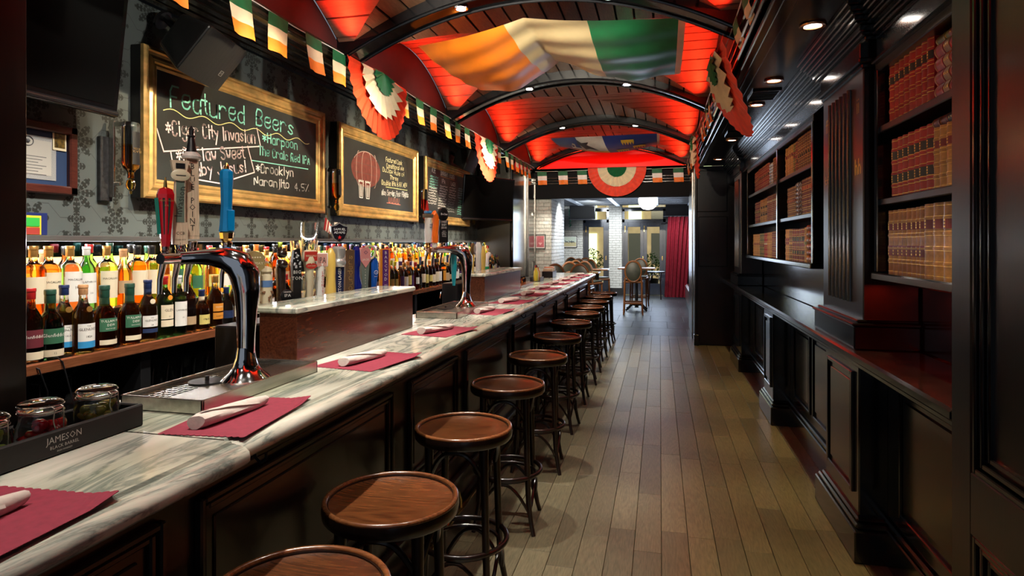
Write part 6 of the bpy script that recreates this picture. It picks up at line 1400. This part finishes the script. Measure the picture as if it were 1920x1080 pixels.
rosette((-2.235, 7.92, 2.87), (0, 1, 0), (1, 0, 0), .56, 'pleated rosette farther along the left beam, past the second blackboard', zig=.07, tilt=.03)
rosette((.395, 4.80, 2.86), (0, 1, 0), (-1, 0, 0), .58, 'pleated rosette on the right beam, nearest, seen nearly edge-on', zig=.04, amp=.02, tilt=-.26)
rosette((.43, 8.15, 2.86), (0, 1, 0), (-1, 0, 0), .55, 'pleated rosette farther along the right beam, seen edge-on', zig=.08, amp=.03, tilt=-.05)
rosette((-.75, 11.24, 2.85), (1, 0, 0), (0, -1, 0), .52, 'pleated rosette facing the room at the centre of the far fascia', zig=.0, amp=.018)
# large tricolour draped under the vault
def lerp(a, b, t): return a + (b - a) * t
fg = thing('tricolour_flag', 'large satin orange, cream and green flag draped under the vault', 'flag', (-.8, 5.0, 3.0))
def flagpt(u, v):
    x = lerp(lerp(-1.80, -1.70, v), .175, u); y = lerp(4.42, lerp(5.78, 5.66, u), v)
    pk = .42 if v < .5 else .42
    zc_ = lerp(3.15, 3.20, v); zl = lerp(3.0, 3.0, v); zr = lerp(3.045, 3.0, v)
    if u < pk: s = u / pk; z = lerp(zl, zc_, s) - lerp(.03, .125, v) * math.sin(PI * s)
    else: s = (u - pk) / (1 - pk); z = lerp(zc_, zr, s) - lerp(.02, .105, v) * math.sin(PI * s)
    z += .010 * math.sin(u * 31 + v * 5) * v * v + .006 * math.sin(v * 23 + u * 9) - .05 * math.sin(PI * v)
    return (x, y, z)
for nm, mat, a, b in (('orange_panel', SATO, 0, .345), ('cream_panel', SATW, .345, .655), ('green_panel', SATG, .655, .975), ('header_band', HEM, .975, 1.0)):
    m = MB(); n, k = max(2, int((b - a) * 70)), 36; q = [flagpt(a + (b - a) * i / n, j / k) for i in range(n + 1) for j in range(k + 1)]
    m.add(q, [(i * (k + 1) + j, (i + 1) * (k + 1) + j, (i + 1) * (k + 1) + j + 1, i * (k + 1) + j + 1) for i in range(n) for j in range(k)], 0, True); m.build(nm, mat, fg)
fm = bpy.data.objects
# second, smaller heraldic banner farther along
f2 = thing('heraldic_banner', 'blue and white banner with gold crowns hung under the far vault', 'flag', (-.8, 9.7, 3.0))
def f2pt(u, v, dz=0):
    x = lerp(lerp(-1.62, -1.50, v), 0.0, u); y = lerp(9.30, 10.15, v); z = lerp(3.09, 3.10, u) - .11 * math.sin(PI * u) * v - .04 * math.sin(PI * v) - .02 * v
    return (x, y, z + dz)
def patch(nm, mat, u0, u1, v0, v1, dz=0):
    m = MB(); n = 12; k = 8; q = [f2pt(u0 + (u1 - u0) * i / n, v0 + (v1 - v0) * j / k, dz) for i in range(n + 1) for j in range(k + 1)]
    m.add(q, [(i * (k + 1) + j, (i + 1) * (k + 1) + j, (i + 1) * (k + 1) + j + 1, i * (k + 1) + j + 1) for i in range(n) for j in range(k)], 0, True); m.build(nm, mat, f2)
BB = plain('banner_blue', (.010, .03, .22), .45); YB = plain('banner_gold', (.80, .50, .03), .45)
patch('blue_left', BB, 0, .23, 0, .80); patch('gold_border', YB, 0, .48, .80, 1); patch('white_field', CLWH, .23, .48, 0, .80); patch('blue_right', BB, .48, .975, 0, 1); patch('header_band', HEM, .975, 1, 0, 1)
m = MB()
for (cu, cv_) in ((.70, .28), (.63, .80), (.80, .62)):
    for k in range(5):
        u = cu - .05 + k * .025; p = [f2pt(u - .012, cv_, -.006), f2pt(u + .012, cv_, -.006), f2pt(u, cv_ + .16, -.006)]; m.add(p, [(0, 1, 2)])
    m.add([f2pt(cu - .06, cv_ - .10, -.006), f2pt(cu + .06, cv_ - .10, -.006), f2pt(cu + .06, cv_ + .01, -.006), f2pt(cu - .06, cv_ + .01, -.006)], [(0, 1, 2, 3)])
m.build('gold_crowns', YB, f2)
m = MB(); P2 = [(.14, .45), (.17, .25), (.19, .30), (.18, .5), (.24, .55), (.26, .70), (.20, .72), (.17, .62), (.13, .62)]; m.add([f2pt(a, b, -.006) for a, b in P2], [tuple(range(len(P2)))]); m.build('white_arm', CLWH, f2)
m = MB(); P2 = [(.23, .08), (.26, .25), (.33, .22), (.30, .35), (.37, .62), (.39, .72), (.31, .58), (.26, .66), (.25, .45), (.22, .3)]; m.add([f2pt(a, b, -.006) for a, b in P2], [tuple(range(len(P2)))]); m.build('black_bird', BLACK, f2)

# ================================================================ THE FRONT ROOM
def bricks(t, axis, c, a0, a1, z0, z1, d=.012, bl=.20, bh=.068, single=True, nrm=1):
    """courses of painted brick on a face; axis = direction of the courses"""
    allm = MB(); r = 0; z = z0; j = .006
    while z < z1 - .01:
        zz_ = min(z + bh, z1); a = a0 - (bl / 2 if r % 2 else 0)
        while a < a1 - .005:
            p, q = max(a, a0), min(a + bl, a1)
            if q - p > .02:
                dd = d + random.uniform(-.002, .002); m = allm if not single else MB()
                if axis == 'X': m.bbox(p + j / 2, q - j / 2, *sorted((c, c - dd * nrm)), z + j / 2, zz_ - j / 2, .003)
                else: m.bbox(*sorted((c, c + dd * nrm)), p + j / 2, q - j / 2, z + j / 2, zz_ - j / 2, .003)
                if single: m.build('brick', BRICKW, t)
            a += bl
        z += bh; r += 1
    if not single: o = allm.build('brickwork', BRICKW, t); o['kind'] = 'stuff'
bw = struct(MB().box(-2.42, -1.99, 11.47, 13.05, 0, 2.60).build('wall_left', MORTAR))
bricks(bw, 'X', 11.47, -2.42, -1.99, .75, 2.60); bricks(bw, 'Y', -1.99, 11.47, 13.05, .75, 2.60, single=False)
bk = struct(MB().box(-6, -2.17, 18.0, 18.2, 0, 2.7).box(-1.42, -1.06, 17.9, 18.2, 0, 2.7).box(.16, 3.5, 18.0, 18.2, 0, 2.7).box(-6, -6.1, 11.5, 18, 0, 2.7).build('wall_back', MORTAR))
bricks(bk, 'X', 18.0, -3.4, -2.17, .3, 2.6, single=False); bricks(bk, 'X', 17.9, -1.42, -1.06, .2, 2.6, single=False); bricks(bk, 'Y', -1.06, 17.9, 18.2, .2, 2.6, single=False)
struct(MB().box(-1.45, -1.03, 17.86, 17.9, 0, .2).box(.16, 3.4, 17.9, 18, 0, 2.7).build('baseboard_back', BLACK))
struct(MB().box(1.0, 1.15, 11.46, 18, 0, 2.7).build('wall_right', BLACK))
ln_ = struct(MB().box(-6, 1.2, 11.7, 18.2, 2.66, 2.75).build('ceiling', BLACK))
WB_ = plain('ceiling_batten', (.6, .66, .72), .3)
for k in range(14): MB().bbox(-6, 1.0, 11.9 + k * .45, 11.97 + k * .45, 2.56, 2.66, .004).build('batten', plain('batten_dark', (.16, .17, .18), .3), ln_)
for x in (-3.2, -2.2, -1.2, -.15, .75): MB().bbox(x, x + .11, 11.8, 17.95, 2.53, 2.57, .004).build('beam', WB_, ln_)
BR = plain('blue_black_joinery', (.018, .022, .032), .3, 0, .2, 9, 0, .3); PANE = glass('window_pane', (.92, .95, .95), .0, 1.02)
def door(nm, x0, x1, y, leaves, zt=2.08, z1=2.46):
    d = struct(MB().box(x0, x0 + .07, y, y + .08, 0, z1).box(x1 - .07, x1, y, y + .08, 0, z1).box(x0, x1, y, y + .08, zt, zt + .09).box(x0, x1, y, y + .08, z1 - .06, z1 + .05).build(nm, BR))
    MB().box(x0 + .07, x1 - .07, y + .035, y + .041, zt + .09, z1 - .06).build('transom_pane', PANE, d)
    wl_ = (x1 - x0 - .14) / leaves
    for i in range(leaves):
        a = x0 + .07 + i * wl_; b = a + wl_; s = .095
        f = MB().bbox(a, a + s, y + .01, y + .06, .02, zt, .003).bbox(b - s, b, y + .01, y + .06, .02, zt, .003).bbox(a + s, b - s, y + .01, y + .06, .02, .34, .003).bbox(a + s, b - s, y + .01, y + .06, zt - .13, zt, .003).build('door_leaf', BR, d)
        MB().box(a + s, b - s, y + .03, y + .036, .34, zt - .13).build('pane', PANE, f)
        MB().bbox(a + .005, a + .025, y - .01, y + .01, zt - .28, zt - .10, .002).bbox(b - .03, b - .01, y - .01, y + .01, 1.0, 1.12, .002).build('brass_fitting', BRASS, f)
    return d
door('door_1', -2.17, -1.42, 17.98, 1); door('door_2', -1.05, .16, 17.98, 2)
cu = thing('curtain', 'floor length crimson curtain beside the double doors', 'curtain', (.48, 17.2, 0))
m = MB(); n = 60; q = []
for i in range(n + 1):
    u = i / n
    for j, z in enumerate((.03, .6, 1.2, 1.8, 2.20)):
        k = j / 4; x = lerp(lerp(.12, .22, k), lerp(.70, .88, k), u); q.append((x, 17.2 + .045 * math.sin(u * 38 + .4 * k) + .02 * math.sin(u * 11), z))
m.add(q, [(i * 5 + j, i * 5 + 5 + j, i * 5 + 6 + j, i * 5 + 1 + j) for i in range(n) for j in range(4)], 0, True); m.build('drape', CURT, cu)
MB().tube([(.1, 17.2, 2.22), (.98, 17.2, 2.22)], .014, 8).build('rod', BLACK, cu)
pt = thing('pendant_lamp', 'white schoolhouse globe pendant lamp with a black fitter', 'lamp', (-.235, 13.0, 2.2))
MB().lathe([(.03, 2.175), (.10, 2.19), (.16, 2.24), (.192, 2.32), (.198, 2.40), (.175, 2.435), (.13, 2.45)], 28, (-.235, 13, 0)).build('globe', glow('opal_glass', (1, .95, .85), 1.5), pt)
MB().lathe([(.15, 2.445), (.13, 2.50), (.075, 2.56), (.03, 2.60), (.012, 2.66)], 24, (-.235, 13, 0)).build('fitter', BLACK, pt)
tv3 = tv((-2.02, 16.6, 2.30), .70, .40, 'dark television hung by the front door', R(-90), 0)
def picture(c, w_, h_, label, col1, col2, horses=False):
    t = thing('framed_picture', label, 'picture', c)
    x, y, z = c
    for (a, b, p, q) in ((x - w_ / 2, x + w_ / 2, z - h_ / 2, z - h_ / 2 + .012), (x - w_ / 2, x + w_ / 2, z + h_ / 2 - .012, z + h_ / 2), (x - w_ / 2, x - w_ / 2 + .012, z - h_ / 2, z + h_ / 2), (x + w_ / 2 - .012, x + w_ / 2, z - h_ / 2, z + h_ / 2)): MB().box(a, b, y - .03, y, p, q).build('frame', BLACK, t)
    MB().box(x - w_ / 2 + .01, x + w_ / 2 - .01, y - .012, y - .006, z - h_ / 2 + .01, z + h_ / 2 - .01).build('mount', CLWH, t)
    MB().box(x - w_ / 2 + .03, x + w_ / 2 - .03, y - .015, y - .011, z - h_ / 2 + .03, z + h_ / 2 - .03).build('print', col1, t)
    if horses:
        MB().box(x - w_ / 2 + .03, x + w_ / 2 - .03, y - .017, y - .014, z - h_ / 2 + .03, z - .02).build('ground', col2, t)
        m = MB()
        for k in (-.08, .03, .10): m.ball((x + k, y - .018, z - .005), .03, seg=8, sx=1.5, sy=.1, sz=.55).tube([(x + k - .03, y - .018, z), (x + k - .055, y - .018, z + .03)], .008, 6).tube([(x + k + .02, y - .018, z - .01), (x + k + .05, y - .018, z - .045)], .005, 6).tube([(x + k - .02, y - .018, z - .01), (x + k - .05, y - .018, z - .04)], .005, 6)
        m.build('horses', plain('horse_grey', (.05, .06, .07), .6), t)
    else:
        m = MB(); m.poly([(x - .04, y - .0155, z - .02), (x + .04, y - .0155, z - .02), (x, y - .0155, z - .07)], (0, -.001, 0)); m.build('emblem', col2, t)
picture((-2.185, 11.45, 1.52), .20, .27, 'pink framed print on the white brick pier', plain('print_rose', (.42, .10, .12), .5, 0, .2, 30), plain('print_pale', (.65, .35, .35), .5))
picture((-2.56, 17.97, 1.53), .44, .34, 'small framed horse racing picture by the front door', plain('print_sky', (.45, .50, .40), .6), plain('print_sand', (.45, .38, .20), .6), True)
def round_chair(loc, rz, label, group='oval-backed bar chairs'):
    t = thing('oval_back_chair', label, 'chair', loc, rz, group)
    def ov(r1, r2, n=28): return [(r1 * math.cos(2 * PI * k / n), .005 * math.cos(4 * PI * k / n), .90 + r2 * math.sin(2 * PI * k / n)) for k in range(n)]
    MB().tube([(x, -.20 + y - .03 * (z - .7), z) for x, y, z in ov(.165, .215)], .021, 8, closed=True).build('back_ring', CHAIRW, t, local=True)
    m = MB(); m.lathe([(.12, -.02), (.15, -.012), (.15, .012), (.12, .02)], 24, (0, -.205, .90), 'Y', sy=1.0, sx=1.32); m.build('back_pad', LEATH, t, local=True)
    MB().bbox(-.20, .20, -.20, .20, .655, .70, .015).build('seat_frame', CHAIRW, t, local=True); MB().bbox(-.19, .19, -.18, .19, .70, .735, .015).build('seat_pad', LEATH, t, local=True)
    for x in (-.175, .175):
        MB().tube([(x * 1.12, -.26, 0), (x * 1.03, -.215, .35), (x, -.195, .66), (x * .93, -.20, .78)], [.015, .019, .022, .018], 8).build('leg', CHAIRW, t, local=True)
        MB().tube([(x * 1.06, .20, 0), (x, .175, .66)], [.014, .021], 8).build('leg', CHAIRW, t, local=True)
        MB().tube([(x * 1.06, -.23, .27), (x * 1.04, .19, .27)], .012, 8).build('stretcher', CHAIRW, t, local=True)
    MB().bbox(-.185, .185, -.245, -.225, .22, .26, .004).build('stretcher', CHAIRW, t, local=True); MB().bbox(-.185, .185, .18, .20, .22, .26, .004).build('stretcher', CHAIRW, t, local=True)
    return t
rc = round_chair((-.545, 13.3, 0), R(2), 'honey-wood high chair with olive oval back standing in the aisle, seen from behind')
def xat(px, Y):
    a_ = (px - 960) / 1159; th = math.atan(277 / 1159); return Y * (math.cos(th) * a_ - math.sin(th)) / (math.sin(th) * a_ + math.cos(th))
dup(rc, (-.47, 14.75, 0), R(176), 'second high oval-backed chair, directly beyond the high chair in the aisle')
for i, (px, Y, a) in enumerate(((1040, 10.95, 12), (1062, 12.3, 24), (1069, 13.1, 40), (1081, 14.6, 20), (1097, 15.6, 10), (1065, 15.9, 30), (1091, 11.1, -4), (1106, 12.6, -22), (1121, 14.0, -40))):
    dup(rc, (xat(px, Y), Y, 0), R(a), 'oval-backed bar chair in the front room seating, %s of the cluster beyond the bar end' % ordn(i))
def pub_table(x, y, w_, d_, label, z=.945):
    t = thing('pub_table', label, 'table', (x, y, 0))
    MB().bbox(x - w_ / 2, x + w_ / 2, y - d_ / 2, y + d_ / 2, z - .03, z, .008).build('table_top', CHAIRW, t)
    MB().lathe([(.05, .06), (.03, .10), (.035, .3), (.028, .5), (.04, .8), (.06, z - .03)], 14, (x, y, 0)).build('column', BLACK, t)
    for k in range(4):
        a = PI / 4 + k * PI / 2; MB().tube([(x, y, .12), (x + .14 * math.cos(a), y + .14 * math.sin(a), .14), (x + .25 * math.cos(a), y + .25 * math.sin(a), .05), (x + .31 * math.cos(a), y + .31 * math.sin(a), .02)], [.03, .026, .02, .022], 8).build('foot', BLACK, t)
pub_table(-.5, 14.0, .80, .62, 'high wooden table on a cast black base between the two aisle chairs')
pub_table(-1.42, 11.78, .62, .45, 'wooden high table beyond the end of the bar'); pub_table(-1.30, 13.25, .5, .5, 'wooden high table in the middle of the front room seating')
ct_ = thing('cafe_table', 'small black bentwood table in front of the double doors', 'table', (xat(1228, 16.9), 16.9, 0)); X_ = xat(1228, 16.9)
MB().lathe([(.26, .70), (.27, .72), (.26, .735)], 24, (X_, 16.9, 0)).build('table_top', BLACK, ct_)
for k in range(4):
    a = PI / 4 + k * PI / 2; MB().tube([(X_ + .22 * math.cos(a), 16.9 + .22 * math.sin(a), 0), (X_ + .20 * math.cos(a), 16.9 + .2 * math.sin(a), .4), (X_ + .22 * math.cos(a), 16.9 + .22 * math.sin(a), .70)], .014, 8).build('leg', BENT, ct_)
    MB().tube([(X_ + .20 * math.cos(a), 16.9 + .2 * math.sin(a), .45), (X_ + .12 * math.cos(a), 16.9 + .12 * math.sin(a), .62), (X_, 16.9, .66)], .010, 8).build('brace', BENT, ct_)
so_ = thing('banquette', 'dark red buttoned leather banquette seat by the right wall', 'bench', (.82, 14.6, 0))
MB().bbox(.62, .99, 13.6, 15.6, .0, .12, .01).build('plinth', BLACK, so_); MB().bbox(.60, .99, 13.6, 15.6, .12, .50, .04).build('seat', REDL, so_); MB().bbox(.84, .99, 13.6, 15.6, .50, 1.20, .04).build('backrest', REDL, so_)
m = MB()
for j in range(3):
    for i in range(10): m.ball((.838, 13.7 + i * .2 + (j % 2) * .1, .62 + j * .2), .014, seg=8)
m.build('buttons', REDL, so_)
# green bead garland hanging by the brick pier and another by the curtain
for k, (x, y, z0, z1) in enumerate(((xat(1069, 17.6), 17.6, 1.9, 2.5), (.95, 16.9, 1.3, 2.5))):
    m = MB(); rg = random.Random(k)
    for _ in range(60): m.ball((x + rg.uniform(-.03, .03), y + rg.uniform(-.03, .03), rg.uniform(z0, z1)), rg.uniform(.008, .018), seg=6)
    o = m.build('bead_garland', plain('bead_green' if k == 0 else 'bead_mixed', ((.02, .30, .15), (.45, .40, .25))[k], .25, .3), loc=(x, y, z0)); tag(o, ('sparkling green bead garland hanging beside the far television', 'pale glittering bead garland hanging beside the curtain')[k], 'garland'); o['kind'] = 'stuff'
# things near the end of the bar
ca = thing('condiment_caddy', 'black caddy of yellow and amber sauce bottles near the end of the bar', 'caddy', (-1.40, 7.1, 1.05))
MB().bbox(-1.46, -1.34, 7.0, 7.22, 1.05, 1.055, .001).bbox(-1.46, -1.455, 7.0, 7.22, 1.05, 1.10, .001).bbox(-1.345, -1.34, 7.0, 7.22, 1.05, 1.10, .001).build('tray', BLACK, ca)
for k, (dy, mt) in enumerate(((.04, 'cap_yellow'), (.10, 'lab_cream'), (.16, 'cap_orange'))):
    o = thing('sauce_bottle', ('yellow', 'cream', 'orange')[k] + ' sauce bottle in the black caddy near the bar end', 'bottle', (-1.40, 7.0 + dy, 1.055), 0, 'sauce bottles')
    MB().lathe([(.026, 0), (.027, .10), (.012, .14), (.011, .155)], 14).build('body', MATS[mt], o, local=True); MB().lathe([(.013, .155), (.006, .185)], 10).build('nozzle', CAPC[('red', 'green', 'white')[k]], o, local=True)
cb = thing('condiment_caddy', 'steel and wood caddy of sachets near the end of the bar', 'caddy', (-1.40, 7.95, 1.05))
MB().bbox(-1.47, -1.33, 7.80, 8.10, 1.05, 1.13, .004).build('box', DARKW, cb)
for k in range(7): MB().bbox(-1.46 + .0 * k, -1.34, 7.82 + k * .04, 7.845 + k * .04, 1.13, 1.165 + .01 * (k % 3), .002).build('sachets', (CLW, CLWH, MATS['cap_orange'], CLW, STEEL, CLWH, STEEL)[k], cb)
wt = thing('serving_tray', 'wooden tray of small dark jars behind the far end of the far box', 'tray', (-1.42, 6.2, 1.05))
MB().bbox(-1.49, -1.33, 5.95, 6.55, 1.05, 1.075, .004).build('tray_base', SHELFW, wt)
for k in range(5):
    o = thing('spice_jar', 'small dark jar on the wooden serving tray, %s from the near end' % ordn(k), 'jar', (-1.42, 6.02 + k * .11, 1.075), 0, 'small jars on the serving tray'); MB().lathe([(.028, 0), (.030, .04), (.022, .055)], 14).build('body', AMBD, o, local=True); MB().lathe([(.023, .055), (.023, .07)], 14).build('lid', BLACK, o, local=True)
# ================================================================ THE STREET beyond the doors
gd = struct(MB().box(-12, 10, 18.25, 40, -.15, -.05).build('floor', plain('pavement', (.22, .20, .17), .7, 0, .3, 3)))
ft = thing('street_facade', 'pale lit building facade across the street seen through the doors', 'building', (-1, 27, 0))
MB().box(-12, 9, 27, 27.5, -.05, 7).build('wall', plain('facade_stone', (.46, .38, .25), .8, 0, .2, 2), ft)
rf = random.Random(4)
LW = glow('lit_window', (.85, .95, .45), 1.7); DW = plain('dark_window', (.08, .09, .09), .2)
for k in range(16):
    x = -7 + k * .95
    for z in (.6, 2.4, 4.2): 
        f = MB().box(x, x + .55, 26.93, 27.02, z, z + 1.3).build('window', LW if rf.random() < .6 else DW, ft)
        MB().box(x - .04, x, 26.88, 27, z - .04, z + 1.34).box(x + .55, x + .59, 26.88, 27, z - .04, z + 1.34).box(x, x + .55, 26.9, 26.95, z + .64, z + .67).box(x + .265, x + .285, 26.9, 26.95, z, z + 1.3).build('window_frame', plain('stone_trim', (.40, .38, .33), .7), f)
for k, (x, y, zt, r) in enumerate(((xat(1108, 19.6), 19.6, 1.15, .42), (xat(1222, 19.8), 19.8, 1.05, .40))):
    t = thing('potted_shrub', 'leafy green shrub in a planter outside the %s door' % ('left', 'double')[k], 'shrub', (x, y, -.05)); rg = random.Random(k + 8); m = MB()
    for _ in range(420):
        a, b, rr__ = rg.uniform(0, 2 * PI), rg.uniform(-1, 1), r * rg.uniform(.3, 1) ** .5; s = math.sqrt(1 - b * b); c = Vector((x + rr__ * s * math.cos(a), y + rr__ * s * math.sin(a), zt - .25 + rr__ * b)); d1 = Vector((rg.uniform(-1, 1), rg.uniform(-1, 1), rg.uniform(-1, 1))).normalized() * .05; d2 = Vector((rg.uniform(-1, 1), rg.uniform(-1, 1), rg.uniform(-1, 1))).normalized() * .022
        m.add([c - d1, c + d2, c + d1, c - d2], [(0, 1, 2, 3)])
    f = m.build('foliage', plain('leaf_green', (.10, .22, .03), .5, 0, .3, 6), t); f['kind'] = 'stuff'
    MB().tube([(x, y, .3), (x + .02, y, .8)], .03, 8).build('stem', plain('bark', (.08, .05, .03), .8), t); MB().lathe([(.16, -.05), (.22, .38), (.20, .38), (.19, .33), (.0, .33)], 16, (x, y, 0), cap=False).build('planter', BLACK, t)
struct(MB().box(-12, 10, 39, 39.3, -.05, 9).build('wall_back', plain('far_street', (.05, .06, .09), .9)))
